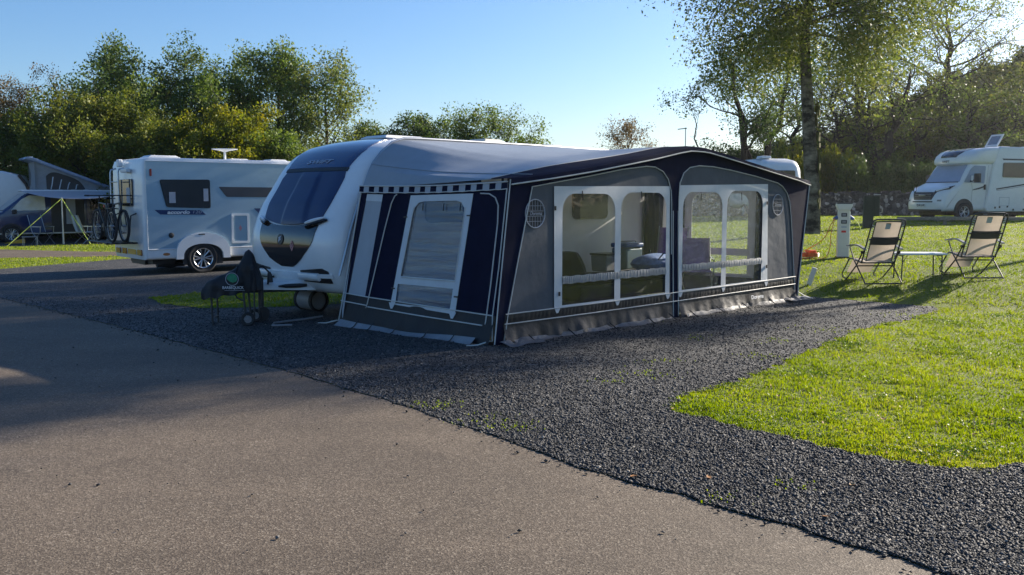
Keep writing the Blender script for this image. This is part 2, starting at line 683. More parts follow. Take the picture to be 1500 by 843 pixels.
def ruche_mat():
    m, nt, out = new_mat('ruched_white_tape')
    L = nt.links.new
    tc = nd(nt, 'ShaderNodeTexCoord')
    wv = nd(nt, 'ShaderNodeTexWave', Scale=9.0, Distortion=2.5, Detail=3.0)
    wv.inputs['Detail Scale'].default_value = 2.0
    wv.bands_direction = 'X'
    L(tc.outputs['Object'], wv.inputs['Vector'])
    b = nd(nt, 'ShaderNodeBsdfPrincipled', Roughness=0.6)
    b.inputs['Base Color'].default_value = (0.66, 0.67, 0.68, 1)
    bp = nd(nt, 'ShaderNodeBump', Strength=1.0, Distance=0.05)
    L(wv.outputs['Fac'], bp.inputs['Height'])
    L(bp.outputs['Normal'], b.inputs['Normal'])
    tr = nd(nt, 'ShaderNodeBsdfTranslucent', Color=(0.6, 0.6, 0.6, 1))
    ms = nd(nt, 'ShaderNodeMixShader', Fac=0.3)
    L(b.outputs[0], ms.inputs[1])
    L(tr.outputs[0], ms.inputs[2])
    L(ms.outputs[0], out.inputs['Surface'])
    return m

M = {}
M['white_gel'] = pmat('white_bodywork', (0.74, 0.75, 0.76), rough=0.28, var=0.03, coat=0.4, dirt=0.06)
M['white_plastic'] = pmat('white_plastic', (0.72, 0.73, 0.73), rough=0.4, var=0.03)
M['cream'] = pmat('aged_cream_plastic', (0.62, 0.6, 0.52), rough=0.45, var=0.06, dirt=0.15)
M['black_gloss'] = pmat('black_gloss', (0.012, 0.012, 0.014), rough=0.06, var=0.1, coat=0.6)
M['navy_gloss'] = pmat('dark_blue_gloss', (0.012, 0.028, 0.1), rough=0.14, var=0.1, coat=0.8)
M['navy_soft'] = pmat('dark_blue_screen_cover', (0.013, 0.027, 0.085), rough=0.42, var=0.15, coat=0.15)
M['black_plastic'] = pmat('black_plastic', (0.018, 0.018, 0.02), rough=0.5, var=0.2)
M['rubber'] = pmat('black_rubber', (0.022, 0.022, 0.023), rough=0.8, var=0.25)
M['alloy'] = pmat('bright_alloy', (0.62, 0.63, 0.65), rough=0.28, metal=0.9, var=0.06)
M['steel'] = pmat('grey_steel', (0.42, 0.43, 0.45), rough=0.35, metal=0.9, var=0.1)
M['dark_steel'] = pmat('dark_painted_steel', (0.045, 0.047, 0.05), rough=0.4, metal=0.3, var=0.15)
M['glass_dark'] = pmat('tinted_glass', (0.012, 0.014, 0.017), rough=0.04, var=0.05, coat=0.5)
M['lens_red'] = pmat('red_lamp_lens', (0.32, 0.03, 0.02), rough=0.15, var=0.1)
M['lens_amber'] = pmat('amber_lamp_lens', (0.4, 0.16, 0.06), rough=0.15, var=0.1)
M['lens_clear'] = pmat('clear_lamp_lens', (0.75, 0.77, 0.8), rough=0.1, var=0.04)
M['canvas_navy'] = pmat('navy_awning_cloth', (0.007, 0.0095, 0.028), rough=0.85, var=0.2, bump=0.25, bs=300, bump2=0.25, bs2=3.0, spec=0.08)
M['canvas_grey'] = pmat('grey_awning_cloth', (0.105, 0.115, 0.13), rough=0.8, var=0.14, vs=2.0, bump=0.25, bs=300, bump2=1.0, bs2=1.7, spec=0.2, trans=0.12)
M['canvas_light'] = pmat('pale_grey_awning_cloth', (0.4, 0.42, 0.45), rough=0.7, var=0.06, bump=0.2, bs=300, bump2=0.3, bs2=2.0, spec=0.3, trans=0.1)
M['roof_cloth'] = pmat('coated_grey_roof_cloth', (0.33, 0.36, 0.4), rough=0.38, var=0.05, bump=0.15, bs=260, bump2=0.45, bs2=1.1, spec=0.5, trans=0.2)
M['frame_white'] = pmat('white_coated_cloth', (0.6, 0.62, 0.64), rough=0.5, var=0.04, bump2=0.2, bs2=7.0, trans=0.12)
M['piping'] = pmat('white_piping', (0.55, 0.54, 0.51), rough=0.6, var=0.1)
M['skirt'] = pmat('dark_brown_skirt_cloth', (0.015, 0.0145, 0.016), rough=0.5, var=0.2, bump=0.2, bs=200, bump2=0.6, bs2=4.0, spec=0.3)
M['mudflap'] = pmat('grey_mud_flap', (0.24, 0.25, 0.27), rough=0.45, var=0.15, bump2=0.8, bs2=8.0, spec=0.5)
M['front_flap'] = pmat('dull_grey_flap', (0.13, 0.13, 0.135), rough=0.6, var=0.3, vs=5, bump2=0.8, bs2=8.0, spec=0.3)
M['ruche'] = ruche_mat()
M['film'] = film_mat('clear_window_film', (0.98, 0.985, 0.985), gloss=0.035, wr=0.12, ws=3.0, milk=0.03)
M['film_wet'] = film_mat('misted_window_film', (0.97, 0.98, 0.975), gloss=0.05, wr=0.3, ws=9.0, milk=0.06)
M['film_creased'] = film_mat('creased_window_film', (0.8, 0.85, 0.9), gloss=0.1, rough=0.09, wr=0.3, ws=1.5, milk=0.42, flat=0.7, stretch=(1.0, 0.7, 7.0), rotz=0.75, tintm=(0.24, 0.31, 0.42))
M['wood_grey'] = pmat('weathered_wood', (0.2, 0.18, 0.15), rough=0.85, var=0.3, vs=14, bump=0.5, bs=30)
M['wood_dark'] = pmat('dark_green_stained_wood', (0.028, 0.036, 0.03), rough=0.8, var=0.3, vs=10, bump=0.4, bs=30)
M['silver_panel'] = pmat('silver_blue_panel', (0.29, 0.41, 0.50), rough=0.3, metal=0.15, var=0.03, coat=0.3, dirt=0.05)
M['camper_blue'] = pmat('dark_blue_paint', (0.012, 0.026, 0.1), rough=0.15, var=0.1, coat=0.9)
M['silver_foil'] = pmat('silver_screen_foil', (0.5, 0.52, 0.55), rough=0.35, metal=0.6, var=0.1, bump2=0.6, bs2=5.0)
M['blue_foil'] = pmat('pale_blue_screen_blind', (0.3, 0.36, 0.48), rough=0.45, var=0.06, bump2=0.3, bs2=4.0)
M['chair_mesh'] = pmat('beige_sling_fabric', (0.44, 0.375, 0.31), rough=0.8, var=0.08, bump=0.4, bs=400, trans=0.3)
M['chair_band'] = pmat('dark_grey_band', (0.05, 0.05, 0.052), rough=0.8, var=0.15, trans=0.1)
M['grey_plastic'] = pmat('grey_plastic', (0.22, 0.22, 0.23), rough=0.5, var=0.1)
M['orange'] = pmat('orange_plastic', (0.75, 0.11, 0.02), rough=0.45, var=0.1)
M['orange_cable'] = pmat('orange_cable', (0.62, 0.16, 0.03), rough=0.5, var=0.1)
M['yellow'] = pmat('yellow_plastic', (0.72, 0.38, 0.03), rough=0.45, var=0.1)
M['guy'] = pmat('lime_guy_line', (0.5, 0.6, 0.1), rough=0.7, var=0.1)
M['blue_plastic'] = pmat('blue_plastic', (0.05, 0.11, 0.28), rough=0.45, var=0.15)
M['purple_cloth'] = pmat('purple_padded_cloth', (0.26, 0.17, 0.4), rough=0.85, var=0.3, vs=12, bump=0.3, bs=60)
M['dark_pad'] = pmat('dark_padded_cloth', (0.014, 0.014, 0.017), rough=0.9, var=0.3, vs=9, bump=0.3, bs=60)
M['blue_cloth'] = pmat('blue_cloth', (0.1, 0.18, 0.4), rough=0.8, var=0.35, vs=9, bump2=0.5, bs2=9)
M['navy_cloth'] = pmat('navy_chair_cloth', (0.035, 0.06, 0.13), rough=0.8, var=0.2)
M['sky_cloth'] = pmat('pale_grey_chair_cloth', (0.5, 0.54, 0.6), rough=0.8, var=0.12)
M['cover'] = pmat('black_weatherproof_cover', (0.012, 0.013, 0.017), rough=0.55, var=0.25, bump2=0.7, bs2=6, spec=0.35)
M['green_print'] = pmat('green_print', (0.02, 0.22, 0.11), rough=0.6, var=0.25, vs=20)
M['white_print'] = pmat('white_print', (0.7, 0.71, 0.72), rough=0.6, var=0.05)
M['grey_print'] = pmat('grey_print', (0.35, 0.37, 0.42), rough=0.5, var=0.05)
M['silver_print'] = pmat('silver_print', (0.4, 0.46, 0.55), rough=0.35, var=0.05)
M['navy_print'] = pmat('navy_print', (0.012, 0.03, 0.11), rough=0.35, var=0.05)
M['red_print'] = pmat('red_print', (0.55, 0.03, 0.02), rough=0.4, var=0.1)
M['dark_print'] = pmat('dark_print', (0.03, 0.035, 0.05), rough=0.4, var=0.1)
M['pink_print'] = pmat('pink_print', (0.6, 0.25, 0.25), rough=0.4, var=0.1)
M['carpet_green'] = pmat('green_matting', (0.035, 0.047, 0.024), rough=0.95, var=0.4, vs=14, bump=0.8, bs=50)
M['pale_rug'] = pmat('pale_rug', (0.55, 0.48, 0.4), rough=0.95, var=0.15, bump=0.8, bs=60)
M['canopy_cloth'] = pmat('pale_grey_canopy', (0.42, 0.43, 0.47), rough=0.7, var=0.06, trans=0.12)
M['popup_cloth'] = pmat('grey_pop_top_canvas', (0.22, 0.24, 0.26), rough=0.8, var=0.12, bump2=0.6, bs2=4)
M['stone'] = stone_field_mat('dry_stone', [(0.0, (0.03, 0.03, 0.032)), (0.5, (0.06, 0.06, 0.063)), (0.85, (0.11, 0.11, 0.11)), (1.0, (0.36, 0.36, 0.36))], 7.0, bump=1.0, rough=0.85, big=0.6)
M['gravel'] = stone_field_mat('slate_chippings', [(0.0, (0.023, 0.0235, 0.025)), (0.45, (0.05, 0.051, 0.053)), (0.8, (0.09, 0.09, 0.091)), (0.97, (0.15, 0.148, 0.144)), (1.0, (0.34, 0.32, 0.29))], 55.0, bump=1.0, rough=0.65, big=0.35, spec=0.2)
M['gravel_loose'] = island_mat('loose_slate_stones', [(0.0, (0.023, 0.0235, 0.025)), (0.5, (0.05, 0.051, 0.053)), (0.85, (0.09, 0.09, 0.091)), (0.975, (0.14, 0.134, 0.127)), (1.0, (0.32, 0.29, 0.25))], rough=0.7, spec=0.15)
M['asphalt'] = asphalt_mat()
M['turf'] = turf_mat('turf', (0.06, 0.085, 0.01), (0.125, 0.165, 0.014), (0.2, 0.21, 0.035))
M['hill'] = turf_mat('bank_soil', (0.022, 0.032, 0.011), (0.038, 0.052, 0.017), (0.06, 0.07, 0.026))
M['blade'] = leaf_mat('grass_blade', [(0.045, 0.082, 0.01), (0.118, 0.182, 0.016), (0.178, 0.24, 0.022), (0.27, 0.275, 0.07)], trans=0.45, ns=0.55, gloss=0.25)
M['litter'] = island_mat('brown_leaf', [(0.0, (0.16, 0.06, 0.02)), (0.5, (0.3, 0.12, 0.03)), (1.0, (0.4, 0.24, 0.1))], rough=0.7)
M['bark'] = bark_mat('brown_bark', (0.03, 0.025, 0.02), (0.1, 0.085, 0.065))
M['bark_dark'] = bark_mat('dark_bark', (0.016, 0.013, 0.011), (0.055, 0.045, 0.035))
M['bark_birch'] = bark_mat('birch_bark', (0.022, 0.019, 0.015), (0.21, 0.185, 0.145), scale=(2.2, 2.2, 3.4), ramp=(0.42, 0.62))
# ---------------------------------------------------------------- camera, sun and sky
SUN_AZ, SUN_EL = 53.0, 22.5
cam = bpy.data.cameras.new('camera')
cam.sensor_width = 36.0
cam.lens = 32.4
cam.clip_start = 0.05
cam.clip_end = 2000.0
camo = bpy.data.objects.new('camera', cam)
COL.objects.link(camo)
camo.location = (0, 0, 1.65)
camo.rotation_euler = (R(90 - 5.437), 0, 0)
SC.camera = camo

w = bpy.data.worlds.new('World')
SC.world = w
w.use_nodes = True
wn = w.node_tree
wn.nodes.clear()
sky = wn.nodes.new('ShaderNodeTexSky')
sky.sky_type = 'NISHITA'
sky.sun_disc = False
sky.sun_elevation = R(SUN_EL)
sky.sun_rotation = R(SUN_AZ)
sky.altitude = 100
sky.air_density = 1.0
sky.dust_density = 0.9
sky.ozone_density = 3.2
bg = wn.nodes.new('ShaderNodeBackground')
bg.inputs['Strength'].default_value = 0.066
wo = wn.nodes.new('ShaderNodeOutputWorld')
hs = wn.nodes.new('ShaderNodeHueSaturation')
hs.inputs['Saturation'].default_value = 1.2
tint = wn.nodes.new('ShaderNodeMix')
tint.data_type = 'RGBA'
tint.blend_type = 'MULTIPLY'
tint.inputs['Factor'].default_value = 1.0
tint.inputs['B'].default_value = (0.97, 0.985, 1.08, 1.0)
wn.links.new(sky.outputs['Color'], hs.inputs['Color'])
wn.links.new(hs.outputs['Color'], tint.inputs['A'])
wn.links.new(tint.outputs['Result'], bg.inputs['Color'])
wn.links.new(bg.outputs[0], wo.inputs['Surface'])

sl = bpy.data.lights.new('sun', 'SUN')
sl.energy = 5.0
sl.angle = R(0.53)
sl.color = (1.0, 0.9, 0.76)
slo = bpy.data.objects.new('sun', sl)
COL.objects.link(slo)
sv = Vector((math.sin(R(SUN_AZ)) * math.cos(R(SUN_EL)), math.cos(R(SUN_AZ)) * math.cos(R(SUN_EL)), math.sin(R(SUN_EL))))
slo.rotation_euler = sv.to_track_quat('Z', 'Y').to_euler()
slo.location = sv * 60
SC.view_settings.view_transform = 'Standard'
SC.view_settings.look = 'None'
SC.view_settings.exposure = 1.33
SC.view_settings.gamma = 1.0
SC.view_settings.use_curve_mapping = False
SC.cycles.max_bounces = 8
SC.cycles.transparent_max_bounces = 16
SC.cycles.caustics_reflective = False
SC.cycles.caustics_refractive = False

# ---------------------------------------------------------------- the lie of the land
PB = Vector((-0.2, 10.297, 0))                 # near corner of the awning
PU = Vector((0.7036, 0.7106, 0)).normalized()  # along the caravan
PITCH_RZ = math.atan2(PU.y, PU.x)

def ssn(t):
    t = np.clip(t, 0, 1)
    return t * t * (3 - 2 * t)

def land(x, y):
    """height of the ground; the site climbs gently beyond the pitch and steeply at the wooded bank"""
    x = np.asarray(x, dtype=float)
    y = np.asarray(y, dtype=float)
    a = PU.x * (x - PB.x) + PU.y * (y - PB.y)
    g = np.interp(a, [7.5, 9.3, 11.8, 19, 30, 45, 90], [0, 0.22, 0.40, 0.62, 0.85, 0.9, 1.0]) * ssn((x + 1.5) / 6.0)
    xe = np.where(y > 72, x * 72 / np.maximum(y, 1), x)
    bank = ssn((y - 46) / 26.0) * np.interp(xe, [4, 12, 22, 34, 60], [0.0, 2.6, 5.0, 10.0, 15.0])
    g = g + bank
    b2 = (np.sin(x * 0.9 + 1.3) * np.cos(y * 0.7) + np.sin(x * 2.1 + y * 1.7)) * 0.012 * ssn((a - 7.6) / 3)
    return g + b2

def gz(x, y):
    return float(land(x, y))

def inside(px, py, poly):
    px = np.asarray(px)
    py = np.asarray(py)
    r = np.zeros(px.shape, dtype=bool)
    n = len(poly)
    for i in range(n):
        x0, y0 = poly[i]
        x1, y1 = poly[(i + 1) % n]
        if y0 == y1:
            continue
        c = ((y0 > py) != (y1 > py)) & (px < (x1 - x0) * (py - y0) / (y1 - y0) + x0)
        r ^= c
    return r

def ragged(pts, step, amp, seed):
    rg = random.Random(seed)
    out = []
    for i in range(len(pts) - 1):
        a, b = Vector(pts[i]), Vector(pts[i + 1])
        n = max(1, int((b - a).length / step))
        d = (b - a)
        nn = Vector((-d.y, d.x)).normalized()
        for k in range(n):
            q = a + d * (k / n) + nn * rg.uniform(-amp, amp) * (0 if k == 0 and i == 0 else 1)
            out.append((q.x, q.y))
    out.append(tuple(pts[-1]))
    return out

def lp(a, y):
    """pitch axes (along the caravan, away from the lens) to ground"""
    q = PB + PU * a + Vector((-PU.y, PU.x, 0)) * y
    return (q.x, q.y)

ROAD_EDGE = ragged([(-34, 40), (-21.22, 27.4), (-12.5, 19.4), (-8.63, 15.45), (-5.52, 12.33), (-3.41, 10.11), (-1.91, 8.49), (-0.82, 7.21), (-0.14, 6.32),
                    (0.42, 5.56), (0.95, 5.02), (1.31, 4.64), (1.63, 4.28), (1.93, 3.93), (2.45, 3.34), (4.5, 1.2), (7, -1.5), (12, -6)], 0.16, 0.025, 3)
LAWN_EDGE = ragged([(16, -1.0), (9.0, 3.2), (4.54, 5.2), (3.3, 5.66), (2.92, 5.48), (2.71, 5.5), (2.21, 5.84), (1.72, 6.51), (1.36, 6.95), (1.27, 7.2), (1.36, 7.55), (2.03, 8.2),
                    (2.8, 9.3), (3.52, 10.35), (4.4, 11.6), (5.43, 12.54), (6.5, 13.75), (6.55, 14.15), (6.2, 14.5), (5.75, 15.0), (5.35, 15.45)], 0.07, 0.06, 5)
PITCH_BACK = [(5.35, 15.45), lp(7.35, 0.6), lp(7.35, 3.0), lp(7.5, 6.2), lp(6.0, 8.0), (-1.0, 27.0), (-5.5, 28.0), (-10.7, 25.98), (-12.19, 21.88), (-18.0, 25.5), (-34, 39.5)]
GRAVEL = ROAD_EDGE + [(30, -6), (30, -1.0)] + LAWN_EDGE + PITCH_BACK[1:]
ROAD = ROAD_EDGE + [(12, -10), (-60, -10), (-60, 40)]
PATH = [(-40, 42), (-24, 30.9), (-14.45, 26.1), (-9.5, 27.6), (-9.9, 29.2), (-13.6, 29.4), (-24.5, 33.5), (-40, 45)]
VANG = [(-40, 52), (-30, 38.5), (-17.76, 32.6), (-13.0, 36.3), (-6, 40), (-4, 52)]
PATCH = ragged([(-6.1, 15.3), (-5.5, 16.3), (-4.3, 16.6), (-3.0, 16.6), (-2.2, 15.6), (-2.5, 14.55), (-3.67, 14.02), (-4.75, 13.9), (-5.5, 14.45), (-6.1, 15.3)], 0.15, 0.05, 8)[:-1]

def flat_sheet(name, poly, z, mat, label=None):
    mb = MB()
    bm = bmesh.new()
    vs = [bm.verts.new((x, y, z)) for x, y in poly]
    for i in range(len(vs)):
        bm.edges.new((vs[i], vs[(i + 1) % len(vs)]))
    bmesh.ops.triangle_fill(bm, use_beauty=True, edges=bm.edges[:], normal=(0, 0, 1))
    bmesh.ops.recalc_face_normals(bm, faces=bm.faces[:])
    for f in bm.faces:
        if f.normal.z < 0:
            f.normal_flip()
    me = bpy.data.meshes.new(name)
    bm.to_mesh(me)
    bm.free()
    o = link_mesh(name, me, mat)
    return tag(o, label, None, None, 'structure')

def axis_pts(a, b, near0, near1, fine, coarse):
    p = list(np.arange(near0, near1, fine))
    x = near1
    s = fine
    while x < b:
        p.append(x)
        s = min(coarse, s * 1.12)
        x += s
    p.append(b)
    x = near0
    s = fine
    q = []
    while True:
        s = min(coarse, s * 1.12)
        x -= s
        if x <= a:
            break
        q.append(x)
    q.append(a)
    return np.array(sorted(set(q + p)))

gx = axis_pts(-500, 500, -12, 24, 0.45, 40)
gy = axis_pts(-30, 900, 4, 46, 0.45, 40)
X, Y = np.meshgrid(gx, gy)
Z = land(X, Y)
V = np.stack([X, Y, Z], -1).reshape(-1, 3)
nx, ny = len(gx), len(gy)
i0 = (np.arange(ny - 1)[:, None] * nx + np.arange(nx - 1)[None, :]).ravel()
F = np.stack([i0, i0 + 1, i0 + nx + 1, i0 + nx], -1)
lawn = arrays_mesh('lawn', V, F, M['turf'])
lawn.data.polygons.foreach_set('use_smooth', [True] * len(lawn.data.polygons))
tag(lawn, 'bright mown grass rising gently behind the pitch', None, None, 'structure')

flat_sheet('road', ROAD, 0.004, M['asphalt'], 'brown-grey tarmac site road across the foreground')
flat_sheet('gravel_pitch', GRAVEL, 0.010, M['gravel'], 'dark slate chippings under the caravans')
flat_sheet('path', PATH, 0.005, M['asphalt'], 'narrow tarmac path between two grass strips')
flat_sheet('gravel_bay', VANG, 0.005, M['gravel'], 'gravel bay under the blue campervan')
flat_sheet('grass_verge', PATCH, 0.016, M['turf'], 'small grass verge under the nose of the caravan')

# loose chippings, real stones lying on the bed
rs = np.random.RandomState(11)
def scatter_stones(n, poly_ok, dmin, dmax, power, p0=-60, p1=1580):
    t = rs.rand(n)
    d = (dmin ** (1 - power) + t * (dmax ** (1 - power) - dmin ** (1 - power))) ** (1 / (1 - power))
    xx = (p0 + rs.rand(n) * (p1 - p0) - 750) / 1350 * d
    k = poly_ok(xx, d)
    return xx[k], d[k]

def on_gravel(x, y):
    k = inside(x, y, GRAVEL) & ~inside(x, y, PATCH)
    a = PU.x * (x - PB.x) + PU.y * (y - PB.y)
    b = -PU.y * (x - PB.x) + PU.x * (y - PB.y)
    return k & ~((a > 0.05) & (a < 7.1) & (b > 0.02) & (b < 5))

def stones(name, x, y, z0, smin, smax, mat):
    n = len(x)
    base = np.array([(1, 0, 0), (-1, 0, 0), (0, 1, 0), (0, -1, 0), (0, 0, 1), (0, 0, -1)], dtype=float)
    tri = np.array([(0, 2, 4), (2, 1, 4), (1, 3, 4), (3, 0, 4), (2, 0, 5), (1, 2, 5), (3, 1, 5), (0, 3, 5)])
    s = smin + (smax - smin) * rs.rand(n) ** 2.2
    P = base[None] * (1 + 0.5 * (rs.rand(n, 6, 1) - 0.5)) + 0.5 * (rs.rand(n, 6, 3) - 0.5)
    P *= np.stack([np.ones(n), 0.55 + 0.35 * rs.rand(n), 0.3 + 0.35 * rs.rand(n)], -1)[:, None, :]
    # tilt, then turn
    ta = (rs.rand(n) - 0.5) * 1.3
    c, q = np.cos(ta), np.sin(ta)
    px = P[..., 0] * c[:, None] + P[..., 2] * q[:, None]
    pz = -P[..., 0] * q[:, None] + P[..., 2] * c[:, None]
    py = P[..., 1]
    tz = rs.rand(n) * 6.283
    c, q = np.cos(tz), np.sin(tz)
    vx = px * c[:, None] - py * q[:, None]
    vy = px * q[:, None] + py * c[:, None]
    V = np.stack([vx, vy, pz], -1) * s[:, None, None]
    V += np.stack([x, y, z0 + s * 0.22], -1)[:, None, :]
    F = (tri[None] + (np.arange(n) * 6)[:, None, None]).reshape(-1, 3)
    return arrays_mesh(name, V.reshape(-1, 3), F, mat)

sx, sy = scatter_stones(340000, on_gravel, 3.2, 15.5, 2.0)
# some stones kicked over the edge on to the tarmac
ex, ey = [], []
for (x0, y0), (x1, y1) in zip(ROAD_EDGE[:-1], ROAD_EDGE[1:]):
    if 2.5 < y0 < 17:
        for _ in range(5):
            t = rs.rand()
            o = abs(rs.randn()) * 0.07
            d = math.hypot(x1 - x0, y1 - y0) + 1e-6
            ex.append(lerp(x0, x1, t) + (y1 - y0) / d * o)
            ey.append(lerp(y0, y1, t) - (x1 - x0) / d * o)
for _ in range(170):
    d = 3.4 + 7 * rs.rand() ** 1.3
    xx = (rs.rand() * 1500 - 750) / 1350 * d
    if inside(np.array([xx]), np.array([d]), ROAD)[0]:
        ex.append(xx)
        ey.append(d)
sx = np.concatenate([sx, np.array(ex)])
sy = np.concatenate([sy, np.array(ey)])
tag(stones('loose_gravel', sx, sy, np.full(len(sx), 0.010), 0.006, 0.0175, M['gravel_loose']), 'loose dark slate chippings lying on the pitch', 'gravel', None, 'stuff')

# grass blades
def on_lawn(x, y):
    a = PU.x * (x - PB.x) + PU.y * (y - PB.y)
    b = -PU.y * (x - PB.x) + PU.x * (y - PB.y)
    k = ~inside(x, y, GRAVEL) & ~inside(x, y, ROAD) & ~inside(x, y, PATH) & ~inside(x, y, VANG)
    k &= ~((a > -0.3) & (a < 7.2) & (b > -0.1) & (b < 5.2))
    return k | inside(x, y, PATCH)

def blades(name, x, y, z, h, wd, mat):
    n = len(x)
    an = rs.rand(n) * 6.283
    le = rs.rand(n) * 0.9
    la = rs.rand(n) * 6.283
    V = np.zeros((n, 5, 3))
    dx, dy = np.cos(an) * wd / 2, np.sin(an) * wd / 2
    bx, by = np.cos(la) * le * h, np.sin(la) * le * h
    V[:, 0] = np.stack([x - dx, y - dy, z - 0.004], -1)
    V[:, 1] = np.stack([x + dx, y + dy, z - 0.004], -1)
    V[:, 2] = np.stack([x + dx * 0.8 + bx * 0.35, y + dy * 0.8 + by * 0.35, z + h * 0.6], -1)
    V[:, 3] = np.stack([x - dx * 0.8 + bx * 0.35, y - dy * 0.8 + by * 0.35, z + h * 0.6], -1)
    V[:, 4] = np.stack([x + bx, y + by, z + h * 0.95], -1)
    b = (np.arange(n) * 5)[:, None]
    F = np.concatenate([b + np.array([[0, 1, 2]]), b + np.array([[0, 2, 3]]), b + np.array([[3, 2, 4]])], 0)
    return arrays_mesh(name, V.reshape(-1, 3), F, mat)

def clump(x, y):
    return 0.5 + 0.25 * (np.sin(x * 7.3 + 1.7 * np.sin(y * 3.1)) * np.cos(y * 6.1 + x * 1.9) + np.sin(x * 17 + y * 11) * np.sin(y * 15 - x * 5))

gx1, gy1 = scatter_stones(480000, on_lawn, 5.0, 46, 1.35)
gx2, gy2 = scatter_stones(150000, on_lawn, 3.0, 46, 1.2, 1580, 2700)
gx3, gy3 = scatter_stones(40000, on_lawn, 14.0, 46, 1.2, -700, -60)
gx1, gy1 = np.concatenate([gx1, gx2, gx3]), np.concatenate([gy1, gy2, gy3])
cl = np.clip(clump(gx1, gy1) * 0.7 + 0.3 * clump(gx1 * 0.31 + 4, gy1 * 0.37), 0, 1)
keep = rs.rand(len(gx1)) < (0.45 + 0.75 * cl)
gx1, gy1, cl = gx1[keep], gy1[keep], cl[keep]
# straggling blades creeping out over the chippings along the lawn edge
qx, qy = [], []
for (x0, y0), (x1, y1) in zip(LAWN_EDGE[:-1], LAWN_EDGE[1:]):
    d = math.hypot(x1 - x0, y1 - y0) + 1e-6
    n_ = int(d * 420 * max(0.0, math.sin(x0 * 5.3 + y0 * 3.1) * 0.6 + math.sin(x0 * 13.7 - y0 * 9.1) * 0.5 + 0.25))
    for _ in range(n_):
        t = rs.rand()
        o = abs(rs.randn()) * 0.055 - 0.02
        qx.append(lerp(x0, x1, t) - (y1 - y0) / d * o)
        qy.append(lerp(y0, y1, t) + (x1 - x0) / d * o)
qx, qy = np.array(qx), np.array(qy)
gx1 = np.concatenate([gx1, qx, qx + 0.0])
gy1 = np.concatenate([gy1, qy, qy + 0.0])
cl = np.concatenate([cl, np.full(2 * len(qx), 0.35)])
hh = (0.009 + 0.038 * cl ** 1.8 * (0.4 + 1.1 * rs.rand(len(gx1)))) * (1 + gy1 / 50)
tag(blades('grass', gx1, gy1, land(gx1, gy1) + np.where(inside(gx1, gy1, PATCH), 0.016, 0), hh, 0.0045 + 0.0006 * gy1, M['blade']),
    'short bright green grass blades on the lawn', 'grass', None, 'stuff')

# dead leaf scraps and thatch in the turf
lx, ly = scatter_stones(5200, on_lawn, 5.2, 30, 1.3)
keep = (clump(lx * 0.35, ly * 0.35) > 0.5) | (rs.rand(len(lx)) < 0.25)
lx, ly = lx[keep], ly[keep]
def scraps(name, x, y, z, s, mat):
    n = len(x)
    q = unit3(rs.randn(n, 3) * 0.5 + np.array([0, 0, 1.0]))
    t = unit3(np.cross(q, rs.randn(n, 3)))
    b = np.cross(q, t)
    c = np.stack([x, y, z], -1)
    s = s[:, None]
    V = np.stack([c - t * s, c + b * s * 0.5, c + t * s, c - b * s * 0.45 + q * s * 0.3], 1).reshape(-1, 3)
    F = (np.arange(n) * 4)[:, None] + np.array([[0, 1, 2, 3]])
    return arrays_mesh(name, V, F, mat)
def unit3(v):
    return v / np.maximum(np.linalg.norm(v, axis=-1, keepdims=True), 1e-9)
tag(scraps('leaf_litter', lx, ly, land(lx, ly) + 0.026 + 0.012 * rs.rand(len(lx)), 0.007 + 0.012 * rs.rand(len(lx)), M['litter']), 'dead leaf scraps scattered through the lawn', 'leaf litter', None, 'stuff')

# patches of clover and daisy leaves, darker than the grass
kx, ky = [], []
for _ in range(70):
    d = 5.6 + 9 * rs.rand() ** 1.2
    c0 = (0.1 + 0.62 * rs.rand()) * d
    r0 = 0.05 + 0.16 * rs.rand()
    for _k in range(int(900 * r0)):
        kx.append(c0 + rs.randn() * r0)
        ky.append(d + rs.randn() * r0 * 0.7)
kx, ky = np.array(kx), np.array(ky)
kk = on_lawn(kx, ky)
kx, ky = kx[kk], ky[kk]
M['clover'] = leaf_mat('clover_leaf', [(0.03, 0.07, 0.012), (0.05, 0.11, 0.018), (0.08, 0.15, 0.025)], trans=0.3)
tag(scraps('clover', kx, ky, land(kx, ky) + 0.022 + 0.014 * rs.rand(len(kx)), 0.008 + 0.006 * rs.rand(len(kx)), M['clover']), 'darker clover patches in the lawn', 'clover', None, 'stuff')

# weeds coming through the chippings
wx, wy, wh = [], [], []
for cx, cy, r, n in [(-0.62, 7.3, 0.1, 130), (-0.2, 6.78, 0.12, 140), (0.02, 6.55, 0.1, 120), (1.28, 8.6, 0.16, 160), (1.5, 9.3, 0.1, 80), (2.6, 9.6, 0.12, 90), (3.1, 10.7, 0.12, 90), (1.9, 12.4, 0.1, 50),
                     (2.2, 10.9, 0.1, 60), (4.0, 11.6, 0.2, 120), (1.15, 4.95, 0.06, 60), (1.6, 5.2, 0.07, 70), (5.6, 13.1, 0.25, 160), (0.9, 8.2, 0.07, 40)]:
    for _ in range(n):
        if rs.rand() < 0.5:
            continue
        wx.append(cx + rs.randn() * r * 1.1)
        wy.append(cy + rs.randn() * r)
        wh.append(0.005 + 0.013 * rs.rand())
wx, wy, wh = map(np.array, (wx, wy, wh))
tag(blades('weeds', wx, wy, np.full(len(wx), 0.012), wh, np.full(len(wx), 0.011), M['blade']), 'small weeds growing through the slate chippings', 'weeds', None, 'stuff')

